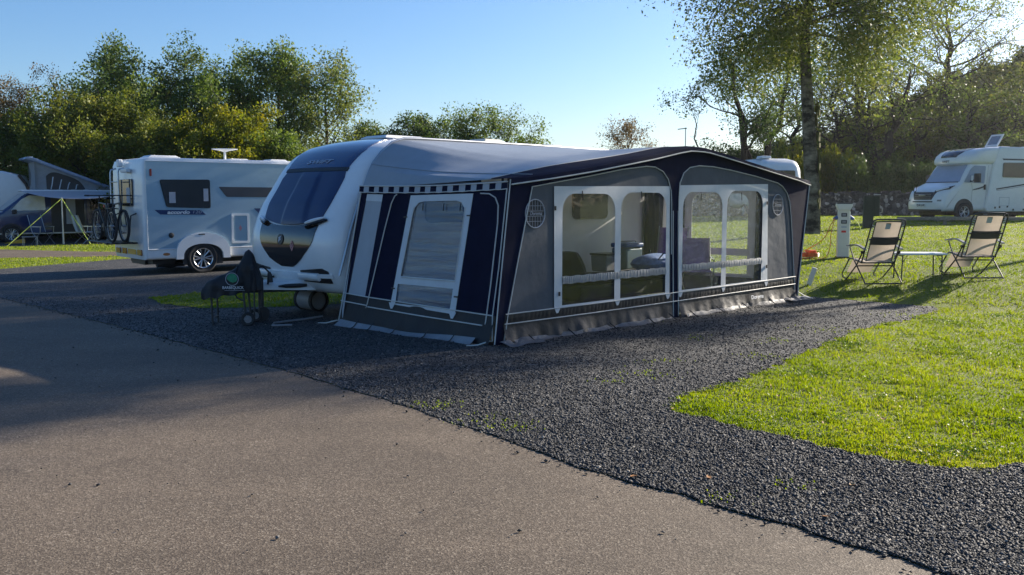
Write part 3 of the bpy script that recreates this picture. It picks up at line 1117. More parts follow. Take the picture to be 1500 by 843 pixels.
# fallen autumn leaves on the ground
def leaf_bm(s, rnd):
    mb = MB()
    prof = [(0, 0.02), (0.2, 0.22), (0.45, 0.32), (0.7, 0.24), (1.0, 0.0)]
    k = rnd.uniform(0.15, 0.4)
    def fn(u, v, off=0):
        t = u
        wv = np.interp(t, [p[0] for p in prof], [p[1] for p in prof])
        return ((t - 0.5) * s, (v - 0.5) * 2 * wv * s, k * s * ((v - 0.5) ** 2 + (t - 0.5) ** 2) + 0.004 + off * 0.0008)
    mb.patch(fn, 6, 4)
    return mb
rl = random.Random(4)
LEAVES = [(0.72, 5.32, 0.06, 'single orange-brown leaf on the tarmac close to the gravel edge'), (0.0, 3.9, 0.0, ''), (1.16, 5.3, 0.05, 'small brown leaf among the slate chippings near the road'),
          (1.95, 5.15, 0.05, 'brown leaf on the chippings below the lawn point'), (1.62, 4.62, 0.045, 'reddish leaf on the chippings beside the road edge'),
          (2.35, 6.35, 0.05, 'tan leaf on the grass just above the lawn edge'), (2.75, 6.7, 0.05, 'pale brown leaf lying in the middle of the lawn tongue'),
          (2.2, 7.5, 0.05, 'brown leaf on the lawn near its pointed tip'), (3.2, 6.25, 0.055, 'light tan leaf on the lawn at the frame edge'), (3.9, 8.1, 0.05, 'orange leaf on the sunny lawn')]
for x, y, s, lab in LEAVES:
    if not lab:
        continue
    z = 0.03 if on_lawn(np.array([x]), np.array([y]))[0] else 0.02 if inside(np.array([x]), np.array([y]), GRAVEL)[0] else 0.004
    o = leaf_bm(s, rl).build('fallen_leaf', M['litter'], None, True)
    o.location = (x, y, z)
    o.rotation_euler = (rl.uniform(-0.2, 0.2), rl.uniform(-0.2, 0.2), rl.uniform(0, 6))
    tag(o, lab, 'leaf', 'fallen leaves on the ground')

# added scattering volume over the site, standing in for lens flare
hz, nt, out = new_mat('flare_veil')
pv = nd(nt, 'ShaderNodeVolumePrincipled', Density=0.00026, Anisotropy=0.75)
pv.inputs['Color'].default_value = (0.93, 0.95, 1.0, 1)
nt.links.new(pv.outputs[0], out.inputs['Volume'])
mb = MB()
mb.box((10, 55, 14.5), (190, 150, 33))
tag(mb.build('flare_veil', hz, None), 'thin added veil over the site standing in for lens flare', 'flare_veil', None, 'stuff')
# ---------------------------------------------------------------- wheels shared by the vehicles
def spoked_wheel(parent, c, r, wdt, rim_r, side=-1, spokes=6, name='wheel', twin=True, axis='Y'):
    """tyre with a rim of bright spokes; side = which way the face looks along the axle"""
    tb = MB()
    h = wdt / 2
    tb.lathe([(rim_r * 0.98, -h * 0.85), (r * 0.9, -h), (r * 0.975, -h * 0.8), (r, -h * 0.4), (r, h * 0.4), (r * 0.975, h * 0.8), (r * 0.9, h), (rim_r * 0.98, h * 0.85)], (0, 0, 0), axis, 36, cap=False)
    tb.lathe([(rim_r, -h * 0.8), (rim_r * 0.97, 0), (rim_r, h * 0.8)], (0, 0, 0), axis, 36, cap=False)
    t = tb.build(name, M['rubber'], parent, True)
    t.location = c
    rb = MB()
    f = side * h
    prof = [(rim_r * 1.0, f * 0.98), (rim_r * 0.93, f * 0.9), (rim_r * 0.9, f * 0.55)]
    rb.lathe(prof, (0, 0, 0), axis, 36, cap=False)
    rb.lathe([(0.001, f * 0.8), (rim_r * 0.2, f * 0.8), (rim_r * 0.24, f * 0.6), (rim_r * 0.24, f * 0.3)], (0, 0, 0), axis, 16, cap=False)
    for k in range(spokes):
        for dk in ((-0.16, 0.16) if twin else (0,)):
            a0 = 2 * PI * k / spokes + dk * 0.5
            a1 = 2 * PI * k / spokes + dk * 1.25
            p0 = (rim_r * 0.18 * math.cos(a0), f * 0.72, rim_r * 0.18 * math.sin(a0))
            p1 = (rim_r * 0.93 * math.cos(a1), f * 0.86, rim_r * 0.93 * math.sin(a1))
            if axis == 'X':
                p0 = (p0[1], p0[0], p0[2]); p1 = (p1[1], p1[0], p1[2])
            rb.tube([p0, p1], [rim_r * 0.055, rim_r * 0.075], 6)
    rb.build('rim', M['alloy'], t, True)
    db = MB()
    db.lathe([(0.001, f * 0.15), (rim_r * 0.95, f * 0.15), (rim_r * 0.95, f * 0.02), (0.001, f * 0.02)], (0, 0, 0), axis, 24, cap=False)
    db.build('brake_drum', M['black_plastic'], t, True)
    return t

def roof_vent(parent, c, sx, sy, h, mat=None):
    mb = MB()
    mb.box((c[0], c[1], c[2] + h * 0.3), (sx, sy, h * 0.6))
    mb.box((c[0], c[1], c[2] + h * 0.8), (sx * 0.94, sy * 0.94, h * 0.42), taper=0.85)
    return mb.build('roof_vent', mat or M['white_plastic'], parent, False, 0.02)

# ---------------------------------------------------------------- the touring caravan on the pitch
CO = (3.4, 4.0)
_q = lp(*CO)
car = thing('touring_caravan', 'white touring caravan with a big dark blue curved front window, joined to the awning', 'caravan', (_q[0], _q[1], 0), PITCH_RZ)
COFF = (-CO[0], -CO[1], 0)
def cpart(mb, name, mat, parent=None, smooth=False, bevel=0):
    return mb.build(name, mat, parent or car, smooth, bevel, off=COFF)

YA, YB = 2.87, 5.12
YC = (YA + YB) / 2
S_ = [0.36, 0.40, 0.5, 0.6, 0.8, 1.0, 1.2, 1.4, 1.6, 1.8, 2.06, 2.22, 2.35, 2.43, 2.50, 2.60, 2.70]
FX = [0.02, -0.08, -0.14, -0.20, -0.27, -0.30, -0.28, -0.2, -0.1, 0.05, 0.22, 0.38, 0.58, 0.82, 1.07, 1.5, 2.0]
FZ = [0.36, 0.40, 0.5, 0.6, 0.8, 1.0, 1.2, 1.4, 1.6, 1.8, 2.06, 2.22, 2.35, 2.43, 2.475, 2.505, 2.52]
def nose_raw(y, s):
    x = float(np.interp(s, S_, FX))
    z = float(np.interp(s, S_, FZ))
    # smooth the polyline a little
    for d in (-0.05, 0.05):
        x += float(np.interp(s + d, S_, FX))
        z += float(np.interp(s + d, S_, FZ))
    x /= 3
    z /= 3
    d = max(0.0, min(y - YA, YB - y))
    k = 1 - smooth01((s - 2.35) / 0.3)
    ins = 0.07 * ((y - YC) / 1.12) ** 2
    if d < 0.45:
        ins += 0.26 * (1 - math.sqrt(max(0, 1 - (1 - d / 0.45) ** 2)))
    x += ins * k
    z += 0.055 * (1 - ((y - YC) / 1.125) ** 2) * smooth01((s - 1.9) / 0.6)
    return Vector((x, y, z))
def nose(y, s, off=0.0):
    p = nose_raw(y, s)
    if not off:
        return p
    e = 0.02
    du = nose_raw(y + e, s) - nose_raw(y - e, s)
    dv = nose_raw(y, s + e) - nose_raw(y, s - e)
    n = du.cross(dv)
    n.normalize()
    if n.x > 0 and n.z <= 0 or n.dot(Vector((-1, 0, 0.6))) < 0:
        n = -n
    return p + n * off

ss = [0.36, 0.4, 0.45, 0.5, 0.55, 0.6, 0.7, 0.8, 0.9, 1.0, 1.1, 1.2, 1.3, 1.4, 1.5, 1.6, 1.7, 1.8, 1.9, 2.0, 2.06, 2.14, 2.22, 2.28, 2.35, 2.39, 2.43, 2.47, 2.5, 2.55, 2.6, 2.7]
rear = [(3.5, 2.53), (5.0, 2.52), (6.1, 2.47), (6.5, 2.38), (6.75, 2.2), (6.86, 1.95), (6.93, 1.5), (6.95, 1.0), (6.93, 0.6), (6.88, 0.40), (6.7, 0.36), (3.0, 0.36), (0.5, 0.36)]
ysd = [0.0, 0.012, 0.04, 0.09, 0.16, 0.24, 0.34, 0.45, 0.62, 0.85]
ycols = [YA + d for d in ysd] + [YC] + [YB - d for d in reversed(ysd)]
mb = MB()
vs = []
for y in ycols:
    for s in ss:
        vs.append(nose(y, s))
    for x, z in rear:
        zz = z + (0.055 * (1 - ((y - YC) / 1.125) ** 2) if z > 2.3 else 0)
        xx = x - (0.12 * (abs(y - YC) / 1.125) ** 4 if x > 6 else 0)
        vs.append((xx, y, zz))
m = len(ss) + len(rear)
fs = []
for c in range(len(ycols) - 1):
    for i in range(m):
        j = (i + 1) % m
        fs.append((c * m + i, c * m + j, (c + 1) * m + j, (c + 1) * m + i))
fs += [tuple(range(m)), tuple((len(ycols) - 1) * m + i for i in range(m - 1, -1, -1))]
mb.add(vs, fs)
cpart(mb, 'body', M['white_gel'], smooth=True)

def front_patch(name, mat, yl, yr, s0, s1, off, nu=28, nv=20, extra=None, smooth=True, parent=None):
    """piece of the nose between left and right edges yl(s), yr(s) and lower / upper edges s0(u), s1(u)"""
    def fn(u, v, k):
        s = lerp(s0(u), s1(u), v)
        y = lerp(yl(s), yr(s), u)
        o = off * k + (extra(y, s) if (extra and k > 0) else 0)
        return nose(y, s, o if k > 0 else -0.01)
    mb = MB()
    mb.patch(fn, nu, nv)
    return cpart(mb, name, mat, smooth=smooth, parent=parent)

def tb(tab):
    a, b = [t[0] for t in tab], [t[1] for t in tab]
    return lambda s: float(np.interp(s, a, b))
# left in the picture is the far side, so yl is the larger y
wl = tb([(1.28, 4.42), (1.34, 4.5), (1.42, 4.555), (1.6, 4.6), (1.95, 4.63), (2.03, 4.58)])
wr = tb([(1.28, 3.30), (1.34, 3.21), (1.42, 3.165), (1.6, 3.125), (1.95, 3.14), (2.03, 3.17)])
def crease(y, s):
    l = lerp(4.02, 4.12, (s - 1.3) / 0.73)
    r = lerp(3.46, 3.67, (s - 1.3) / 0.73)
    k = smooth01((l - y) / 0.07 + 0.5) * smooth01((y - r) / 0.07 + 0.5)
    return 0.028 * k * smooth01((2.06 - s) / 0.15) * smooth01((s - 1.24) / 0.12)
wbot = lambda u: 1.30 + 0.09 * abs(2 * u - 1) ** 2.5
fw = front_patch('front_window', M['navy_soft'], wl, wr, wbot, lambda u: 2.03, 0.014, 48, 24, crease)
gl = tb([(0.72, 4.02), (0.76, 4.14), (0.83, 4.31), (1.0, 4.50), (1.1, 4.565), (1.3, 4.58), (1.42, 4.56)])
gr = tb([(0.72, 3.76), (0.76, 3.66), (0.83, 3.53), (1.0, 3.31), (1.1, 3.24), (1.3, 3.19), (1.42, 3.165)])
front_patch('nose_panel', M['black_gloss'], gl, gr, lambda u: 0.725, lambda u: wbot(u) - 0.008, 0.009, 36, 18)
nl = tb([(2.07, 4.62), (2.2, 4.66), (2.35, 4.7), (2.45, 4.72), (2.62, 4.7)])
nr = tb([(2.07, 3.17), (2.2, 3.16), (2.32, 3.17), (2.42, 3.24), (2.5, 3.34), (2.57, 3.5), (2.63, 3.8)])
front_patch('roof_window', M['navy_gloss'], nl, nr, lambda u: 2.085, lambda u: 2.62, 0.012, 30, 22)
front_patch('window_seal', M['black_plastic'], tb([(2.0, 4.62), (2.1, 4.64)]), tb([(2.0, 3.15), (2.1, 3.15)]), lambda u: 2.036, lambda u: 2.08, 0.016, 30, 4)
# creased lower bumper line and the registration shelf
front_patch('bumper_moulding', M['white_gel'], tb([(0.4, 4.72)]), tb([(0.4, 3.02)]), lambda u: 0.60, lambda u: 0.655, 0.022, 30, 4)
# light bars at the window corners
for ya, yb, sa, sb in ((3.40, 3.075, 1.295, 1.385), (4.42, 4.66, 1.32, 1.385)):
    mb = MB()
    mb.tube([nose(lerp(ya, yb, t / 6), lerp(sa, sb, t / 6) - 0.008, 0.018) for t in range(7)], [0.042, 0.044, 0.044, 0.042, 0.038, 0.03, 0.016], 8)
    hl = cpart(mb, 'marker_lamp', M['black_gloss'], smooth=True)
    mb = MB()
    mb.tube([nose(lerp(ya, yb, 0.06 + 0.88 * t / 6), lerp(sa, sb, t / 6) + 0.016, 0.070 - 0.004 * t) for t in range(7)], [0.016, 0.022, 0.024, 0.023, 0.021, 0.017, 0.009], 6)
    cpart(mb, 'lamp_lens', M['lens_clear'], parent=hl, smooth=True)
# manoeuvring handles in dark recesses
for ya, yb in ((3.60, 3.06), (4.40, 4.90)):
    mb = MB()
    sgn = 1 if yb > ya else -1
    def fn(u, v, k, ya=ya, yb=yb):
        y = lerp(ya, yb, u)
        s0 = lerp(0.535, 0.525, u)
        s1 = lerp(0.685, 0.735, u) - 0.05 * max(0, u - 0.85) / 0.15
        return nose(y, lerp(s0, s1, v), 0.013 if k > 0 else -0.01)
    mb.patch(fn, 14, 8)
    rec = cpart(mb, 'handle_recess', M['black_plastic'], smooth=True)
    mb = MB()
    def fn(u, v, k, ya=ya, yb=yb):
        y = lerp(ya - 0.02 * sgn, lerp(ya, yb, 0.72), u)
        return nose(y, lerp(0.572, 0.662, v), (0.05 + 0.02 * math.sin(PI * v)) if k > 0 else 0.0)
    mb.patch(fn, 12, 6)
    cpart(mb, 'grab_handle', M['white_gel'], parent=rec, smooth=True)
# round bird badge and pink diamond sticker on the gloss panel
def on_nose(y, s, off):
    p = nose(y, s, off)
    ex = nose(y - 0.05, s, off) - nose(y + 0.05, s, off)
    ey = nose(y, s + 0.05, off) - nose(y, s - 0.05, off)
    q = p + Vector(COFF)
    return basis(q, ex, ey)
Mb = on_nose(3.97, 1.10, 0.014)
mb = MB()
mb.lathe([(0.074, 0), (0.074, 0.006), (0.064, 0.008), (0.064, 0.004)], (0, 0, 0), 'Z', 28)
bd = mb.build('badge', M['dark_steel'], car, True)
bd.matrix_local = Mb
mb = MB()
for wing in ([(-0.045, 0.02), (-0.01, 0.035), (0.03, 0.05), (0.01, 0.02), (-0.005, 0.0), (0.035, 0.012), (0.012, -0.014), (-0.012, -0.018), (-0.03, -0.05), (-0.038, -0.015), (-0.02, 0.008)],):
    mb.sheet(wing, [], lambda u, v, w_: (u, v, w_), 0.006, 0.011)
mb.build('bird_emblem', M['silver_print'], bd)
Mg = on_nose(3.68, 1.02, 0.014)
mb = MB()
mb.sheet([(0, -0.075), (0.045, 0), (0, 0.075), (-0.045, 0)], [[(0, -0.05), (-0.029, 0), (0, 0.05), (0.029, 0)]], lambda u, v, w_: (u, v, w_), 0, 0.003)
mb.sheet([(-0.008, -0.02), (0.008, -0.02), (0.01, 0.02), (-0.01, 0.02)], [], lambda u, v, w_: (u, v, w_), 0, 0.003)
st = mb.build('gas_sticker', M['pink_print'], car)
st.matrix_local = Mg
text('lettering', 'SWIFT', 0.1, M['silver_print'], car, on_nose(3.9, 2.155, 0.016), shear=0.35, width=0.6, ext=0.003)
# roof furniture
roof_vent(car, (1.62 + COFF[0], 3.85 + COFF[1], 2.545), 0.8, 0.62, 0.06)
roof_vent(car, (3.3 + COFF[0], 3.6 + COFF[1], 2.565), 0.45, 0.45, 0.06, M['cream'])
roof_vent(car, (5.2 + COFF[0], 3.95 + COFF[1], 2.56), 0.42, 0.42, 0.07)
# side: window seen inside the awning, door, skirt rail
mb = MB()
mb.prism(rrect(4.62, 1.32, 5.55, 2.02, 0.1), lambda u, v, k: (u, YA - k, v), 0.0, 0.025)
cpart(mb, 'side_window', M['glass_dark'])
mb = MB()
mb.prism(rrect(1.4, 1.32, 2.5, 2.02, 0.1), lambda u, v, k: (u, YA - k, v), 0.0, 0.025)
cpart(mb, 'side_window', M['glass_dark'])
mb = MB()
mb.sheet(rrect(2.95, 0.42, 3.62, 2.22, 0.08), [rrect(2.985, 0.455, 3.585, 2.185, 0.06)], lambda u, v, k: (u, YA - k, v), 0.0, 0.02)
mb.prism(rrect(3.08, 1.35, 3.49, 2.05, 0.06), lambda u, v, k: (u, YA - k, v), 0.0, 0.015)
cpart(mb, 'door', M['black_plastic'])
# drawbar cover, hitch, wheel, corner legs
def af(u, v, k):
    t = u  # 0 at the nose, 1 at the hitch
    x = lerp(0.1, -0.84, t)
    hw = lerp(0.52, 0.09, smooth01(t * 0.95))
    a = PI * v
    y = YC + hw * math.cos(a) * (1 if abs(math.cos(a)) > 0 else 0)
    zt = lerp(0.545, 0.52, t)
    z = lerp(0.40, 0.43, t) + (zt - lerp(0.40, 0.43, t)) * min(1.0, 1.9 * math.sin(a))
    return Vector((x, y, z))
mb = MB()
mb.grid(lambda u, v: af(u, v, 1), 14, 14)
mb.add([af(1, v / 14, 1) for v in range(15)], [tuple(range(15))])
afc = cpart(mb, 'drawbar_cover', M['white_gel'], smooth=True)
mb = MB()
for x0, x1 in ((-0.52, -0.16),):
    mb.tube([(lerp(x0, x1, t / 4), YC - lerp(0.30, 0.44, t / 4) - 0.004, 0.475) for t in range(5)], [0.01, 0.026, 0.03, 0.03, 0.02], 8)
cpart(mb, 'cover_slot', M['black_plastic'], parent=afc, smooth=True)
mb = MB()
mb.tube([(-0.1, YC - 0.35, 0.42), (-0.8, YC - 0.03, 0.42), (-0.98, YC, 0.43)], 0.035, 8)
mb.tube([(-0.1, YC + 0.35, 0.42), (-0.8, YC + 0.03, 0.42)], 0.035, 8)
mb.box((-0.9, YC, 0.46), (0.2, 0.1, 0.12))
mb.tube([(-0.9, YC, 0.5), (-0.74, YC, 0.64), (-0.7, YC, 0.66)], 0.018, 8)
cpart(mb, 'hitch', M['dark_steel'], smooth=False)
mb = MB()
mb.tube([(-0.72, YC - 0.2, 0.6), (-0.72, YC - 0.2, 0.2)], 0.028, 10)
mb.lathe([(0.03, -0.035), (0.1, -0.035), (0.105, 0), (0.1, 0.035), (0.03, 0.035)], (-0.72, YC - 0.2, 0.105), 'Y', 20)
cpart(mb, 'jockey_wheel', M['dark_steel'], smooth=True)
mb = MB()
mb.tube([(-0.62, YC - 0.2, 0.5), (-0.6, YC - 0.22, 0.66), (-0.7, YC - 0.2, 0.76), (-0.85, YC - 0.12, 0.66), (-0.92, YC - 0.05, 0.52)], 0.014, 7)
mb.tube([(-0.6, YC - 0.225, 0.53), (-0.602, YC - 0.225, 0.63), (-0.61, YC - 0.222, 0.67)], [0.042, 0.034, 0.02], 8)
cpart(mb, 'electric_cable', M['black_plastic'], smooth=True)
for y, sd in ((YA + 0.14, -1), (YB - 0.14, 1)):
    spoked_wheel(car, (4.1 + COFF[0], y + COFF[1], 0.32), 0.32, 0.2, 0.2, sd)
for x in (0.7, 6.4):
    for y in (YA + 0.35, YB - 0.35):
        mb = MB()
        mb.tube([(x, y, 0.38), (x + (0.18 if x < 3 else -0.18), y, 0.03)], 0.022, 8)
        mb.box((x + (0.18 if x < 3 else -0.18), y, 0.025), (0.14, 0.14, 0.03))
        cpart(mb, 'corner_leg', M['steel'])
# awning rail along the roof edge
mb = MB()
rail = [(-0.12, 0.63), (-0.02, 0.92), (0.08, 1.25), (0.22, 1.61), (0.31, 1.82), (0.37, 1.97), (0.46, 2.14), (0.6, 2.29), (0.79, 2.43), (1.0, 2.495), (1.3, 2.505), (3.5, 2.51), (5.6, 2.50), (6.1, 2.44), (6.5, 2.3), (6.72, 2.08), (6.84, 1.8), (6.9, 1.3)]
mb.tube([(x + 0.02, YA - 0.012, z + 0.01) for x, z in rail], 0.018, 8)
cpart(mb, 'awning_rail', M['steel'], smooth=True)

# water barrel lying under the nose
_q = lp(0.42, 4.35)
wb = thing('water_barrel', 'grey rolling water barrel lying under the nose of the caravan', 'water barrel', (_q[0], _q[1], 0.01), PITCH_RZ)
mb = MB()
mb.lathe([(0.02, -0.2), (0.12, -0.2), (0.145, -0.17), (0.148, 0.17), (0.12, 0.2), (0.02, 0.2)], (0, 0, 0.16), 'Y', 28)
mb.build('barrel', M['grey_plastic'], wb, True)
for s in (-1, 1):
    mb = MB()
    mb.lathe([(0.135, s * 0.2 - 0.03), (0.16, s * 0.2 - 0.03), (0.16, s * 0.2 + 0.03), (0.135, s * 0.2 + 0.03)], (0, 0, 0.16), 'Y', 28, cap=False)
    mb.build('tyre_band', M['rubber'], wb, True)
# low hook-up hose lying on the chippings
mb = MB()
hp = [lp(-0.75, 3.0), lp(-0.95, 3.15), lp(-0.8, 3.35), lp(-0.3, 3.4), lp(0.05, 3.5)]
mb.tube([(x, y, 0.03) for x, y in hp], 0.014, 6)
tag(mb.build('hose', M['grey_plastic'], None, True), 'thin grey hose curling on the gravel under the drawbar', 'hose')
# ---------------------------------------------------------------- the awning
awn = thing('caravan_awning', 'navy and grey full-length caravan awning with white framed clear windows', 'awning', (PB.x, PB.y, 0), PITCH_RZ)
FR = [(0.257, 1.896), (0.9, 1.975), (1.56, 2.06), (2.3, 2.17), (2.93, 2.265), (3.44, 2.355), (3.73, 2.395), (4.13, 2.39), (4.6, 2.33), (5.3, 2.235), (6.3, 2.10), (7.0, 2.005), (7.37, 1.965)]
def front_top(a):
    return float(np.interp(a, [p[0] for p in FR], [p[1] for p in FR]))
pl0 = lambda u, v, k: (u, k, v)                # front plane; k>0 goes inside
def F_(w0, w1):
    return w0, w1
def fpart(name, mat, shapes, w0, w1, parent=awn):
    mb = MB()
    for outer, holes in shapes:
        mb.sheet(outer, holes, pl0, w0, w1)
    return mb.build(name, mat, parent)
archL = [(0.20, 0.27), (3.42, 0.27), (3.405, 0.9), (3.39, 1.6), (3.37, 1.78), (3.30, 1.93), (3.18, 2.03), (3.0, 2.085), (2.8, 2.09), (2.3, 2.04), (1.56, 1.93), (1.0, 1.855), (0.61, 1.80), (0.4, 1.05)]
archR = [(3.59, 0.27), (6.93, 0.27), (6.86, 0.7), (6.77, 1.3), (6.69, 1.62), (6.6, 1.76), (6.45, 1.86), (6.29, 1.915), (5.6, 2.01), (4.9, 2.085), (4.42, 2.125), (4.05, 2.13), (3.82, 2.10), (3.67, 2.02), (3.58, 1.88), (3.56, 1.65)]
outer = [(0.0, 0.0), (0.03, 0.25), (0.14, 1.05)] + [(a, z - 0.012) for a, z in FR] + [(7.31, 1.6), (7.24, 1.2), (7.17, 0.8), (7.09, 0.35), (7.06, 0.0), (6.95, 0.0), (6.94, 0.25), (3.60, 0.25), (3.61, 0.0), (3.47, 0.0), (3.43, 0.25), (0.19, 0.25), (0.13, 0.0)]
# cut the openings a touch smaller than the grey panels behind them
fpart('front_frame', M['canvas_navy'], [(outer, [archL, archR])], 0.0, 0.006)
def grow(poly, d):
    n = len(poly)
    cx = sum(p[0] for p in poly) / n
    cy = sum(p[1] for p in poly) / n
    return [(x + math.copysign(min(abs(x - cx), d), x - cx), y + math.copysign(min(abs(y - cy), d), y - cy)) for x, y in poly]
winL = (1.06, 0.355, 3.31, 1.79)
winR = (3.61, 0.355, 5.99, 1.83)
def rc(b):
    return [(b[0], b[1]), (b[2], b[1]), (b[2], b[3]), (b[0], b[3])]
fpart('front_panel', M['canvas_grey'], [(grow(archL, 0.02), [rc(winL)])], 0.009, 0.014)
fpart('front_panel', M['canvas_grey'], [(grow(archR, 0.02), [rc(winR)])], 0.009, 0.014)
PANES = [(1.14, 0.375, 2.155, 1.725), (2.275, 0.375, 3.275, 1.745), (3.67, 0.385, 4.685, 1.76), (4.81, 0.39, 5.845, 1.785)]
def pane_outline(b):
    return rrect(*b, 0.22, 6, (0, 0, 1, 1))
fl = fpart('window_frame', M['frame_white'], [([(1.0, 0.345), (3.375, 0.345), (3.345, 1.835), (0.99, 1.81)], [pane_outline(PANES[0]), pane_outline(PANES[1])])], -0.006, -0.002)
fr = fpart('window_frame', M['frame_white'], [([(3.605, 0.35), (6.045, 0.365), (5.985, 1.895), (3.575, 1.85)], [pane_outline(PANES[2]), pane_outline(PANES[3])])], -0.006, -0.002)
for i, b in enumerate(PANES):
    mb = MB()
    mb.prism(rc((b[0] - 0.02, b[1] - 0.015, b[2] + 0.02, b[3] + 0.02)), pl0, 0.017, 0.018)
    mb.build('window_pane', M['film'] if i < 2 else M['film_wet'], fl if i < 2 else fr)
for par, a0, a1, z0 in ((fl, 1.14, 3.28, 0.632), (fr, 3.67, 5.85, 0.65)):
    mb = MB()
    mb.grid(lambda u, v: (lerp(a0, a1, u), -0.010 - 0.006 * math.sin(PI * v) - 0.003 * math.sin(u * 190) * math.sin(PI * v), z0 + 0.095 * v + 0.004 * math.sin(u * 61)), 220, 4)
    mb.build('ruched_tape', M['ruche'], par, True)
# white tabs and black toggles at the feet of the window frames
for a in (1.05, 2.215, 3.33, 3.63, 4.745, 6.0):
    mb = MB()
    mb.prism([(a - 0.06, 0.362), (a + 0.06, 0.362), (a + 0.012, 0.29), (a - 0.02, 0.29)], pl0, -0.016, -0.012)
    mb.build('frame_tab', M['frame_white'], awn)
for a, z in ((1.0, 1.55), (1.08, 0.52), (5.96, 1.6), (5.99, 0.6)):
    mb = MB()
    mb.box((a, -0.018, z), (0.018, 0.016, 0.05))
    mb.build('toggle', M['black_plastic'], awn)
for a in (1.5, 2.7, 4.1, 5.2):
    mb = MB()
    mb.tube([(a, -0.012, 1.76), (a + 0.005, -0.016, 1.64)], 0.006, 6)
    mb.build('toggle', M['black_plastic'], awn)
# lower skirt: an upper ruched strip and a flap that kicks outward on the chippings
rw = random.Random(2)
def skirt_fn(a0, a1, z0, z1, base=0.0, seed=0):
    def fn(u, v):
        a = lerp(a0, a1, u)
        z = lerp(z1, z0, v)
        k = v ** 1.5
        y = -0.004 - base * k - 0.03 * k * (math.sin(a * 5.1 + seed) * 0.6 + math.sin(a * 13.0 + seed * 2) * 0.4 + 0.25 * math.sin(a * 31))
        return (a, y, z + 0.012 * v * math.sin(a * 9 + seed))
    return fn
for a0, a1, sd in ((0.14, 3.435, 0.3), (3.60, 6.96, 1.7)):
    mb = MB()
    mb.grid(lambda u, v: (lerp(lerp(a0 + 0.04, a0, v), a1, u), -0.006 - 0.007 * abs(math.sin(u * 130 + math.sin(u * 37))) * math.sin(PI * min(1, v * 1.1)), lerp(0.352, 0.238, v)), 240, 5)
    s1 = mb.build('ruched_strip', M['skirt'], awn, True)
    mb = MB()
    mb.grid(skirt_fn(a0, a1, 0.012, 0.242, 0.05, sd), 160, 8)
    mb.build('skirt', M['skirt'], awn, True)
    mb = MB()
    def hem(u, v, sd=sd, a0=a0, a1=a1):
        a = lerp(a0 + 0.08, a1 - 0.02, u)
        y = -0.05 - 0.03 * math.sin(a * 5.1 + sd) - 0.02 * math.sin(a * 11) - lerp(0.0, 0.06 + 0.03 * math.sin(a * 3.3) + 0.02 * math.sin(a * 7.9), v)
        return (a, y, 0.035 * (1 - v) ** 2 + 0.014 + 0.012 * abs(math.sin(a * 7 + sd)) * (1 - v))
    mb.grid(hem, 140, 4)
    mb.build('mud_flap', M['front_flap'], awn, True)
# crumpled pale corners of the flap
for a, sgn in ((0.3, 1), (6.72, -1)):
    mb = MB()
    mb.grid(lambda u, v: (a + sgn * (u - 0.5) * 0.55, -0.05 - 0.2 * v - 0.03 * math.sin(u * 9), 0.018 + 0.05 * (1 - v) * abs(math.sin(u * 5.3 + 0.7 + 2 * v)) + 0.01 * u), 24, 6)
    mb.build('flap_corner', M['front_flap'], awn, True)
# piping
mb = MB()
def pipe(pts, r=0.0075, y=-0.008):
    mb.tube([(a, y, z) for a, z in pts], r, 6)
pipe(archL[2:13] + [(0.4, 1.05), (0.20, 0.30), (0.15, 0.04)], y=-0.008)
pipe(archR[1:15] + [(3.56, 1.65), (3.59, 0.35)], y=-0.008)
pipe([(0.17, 0.352), (1.0, 0.352), (2.2, 0.352), (3.43, 0.362), (3.6, 0.365), (5, 0.37), (6.94, 0.385)], 0.007, -0.017)
pipe([(0.15, 0.24), (1.6, 0.236), (3.43, 0.242), (3.6, 0.242), (6.94, 0.262)], 0.007, -0.017)
pipe([(3.43, 1.5), (3.445, 0.8), (3.475, 0.03)])
pipe([(3.55, 1.5), (3.57, 0.8), (3.60, 0.03)])
pipe([(7.37, 1.95), (7.31, 1.6), (7.24, 1.2), (7.17, 0.8), (7.09, 0.35), (7.06, 0.02)], 0.009, -0.004)
pipe([(0.257, 1.88), (0.14, 1.05), (0.03, 0.25), (0.0, 0.02)], 0.008, -0.004)
pipe([(6.93, 0.26), (6.955, 0.02)])
mb.build('piping', M['piping'], awn, True)
# round mesh vents with their printed grid
for ca, cz in ((0.665, 1.49), (6.315, 1.57)):
    mb = MB()
    ring = [(ca + 0.165 * math.cos(t * PI / 18), -0.004, cz + 0.165 * math.sin(t * PI / 18)) for t in range(36)]
    mb.tube(ring, 0.007, 6, closed=True)
    for k in range(-3, 4):
        d = k * 0.045
        h = math.sqrt(max(0, 0.16 ** 2 - d * d))
        mb.box((ca + d, -0.003, cz + h / 2 + 0.025), (0.003, 0.003, max(0.01, h - 0.03)))
        mb.box((ca + d, -0.003, cz - h / 2 - 0.022), (0.003, 0.003, max(0.01, h - 0.03)))
    for d in (-0.09, -0.03, 0.03, 0.09):
        h = math.sqrt(0.16 ** 2 - d * d)
        mb.box((ca, -0.003, cz + d), (2 * h, 0.003, 0.0045))
    vr = mb.build('round_vent', M['grey_print'], awn)
    mb = MB()
    mb.prism([(ca + 0.16 * math.cos(t * PI / 14), cz + 0.16 * math.sin(t * PI / 14)) for t in range(28)], pl0, 0.005, 0.008)
    mb.build('vent_mesh', M['chair_band'], vr)
    text('lettering', 'Dorema', 0.06, M['grey_print'], vr, basis((ca + 0.01, -0.005, cz), (1, 0, 0), (0, 0, 1)), shear=0.25, width=0.2)
text('lettering', 'Dorema', 0.085, M['white_print'], awn, basis((5.62, -0.075, 0.15), (1, 0, 0), (0, 0.3, 1)), shear=0.3, width=0.36)

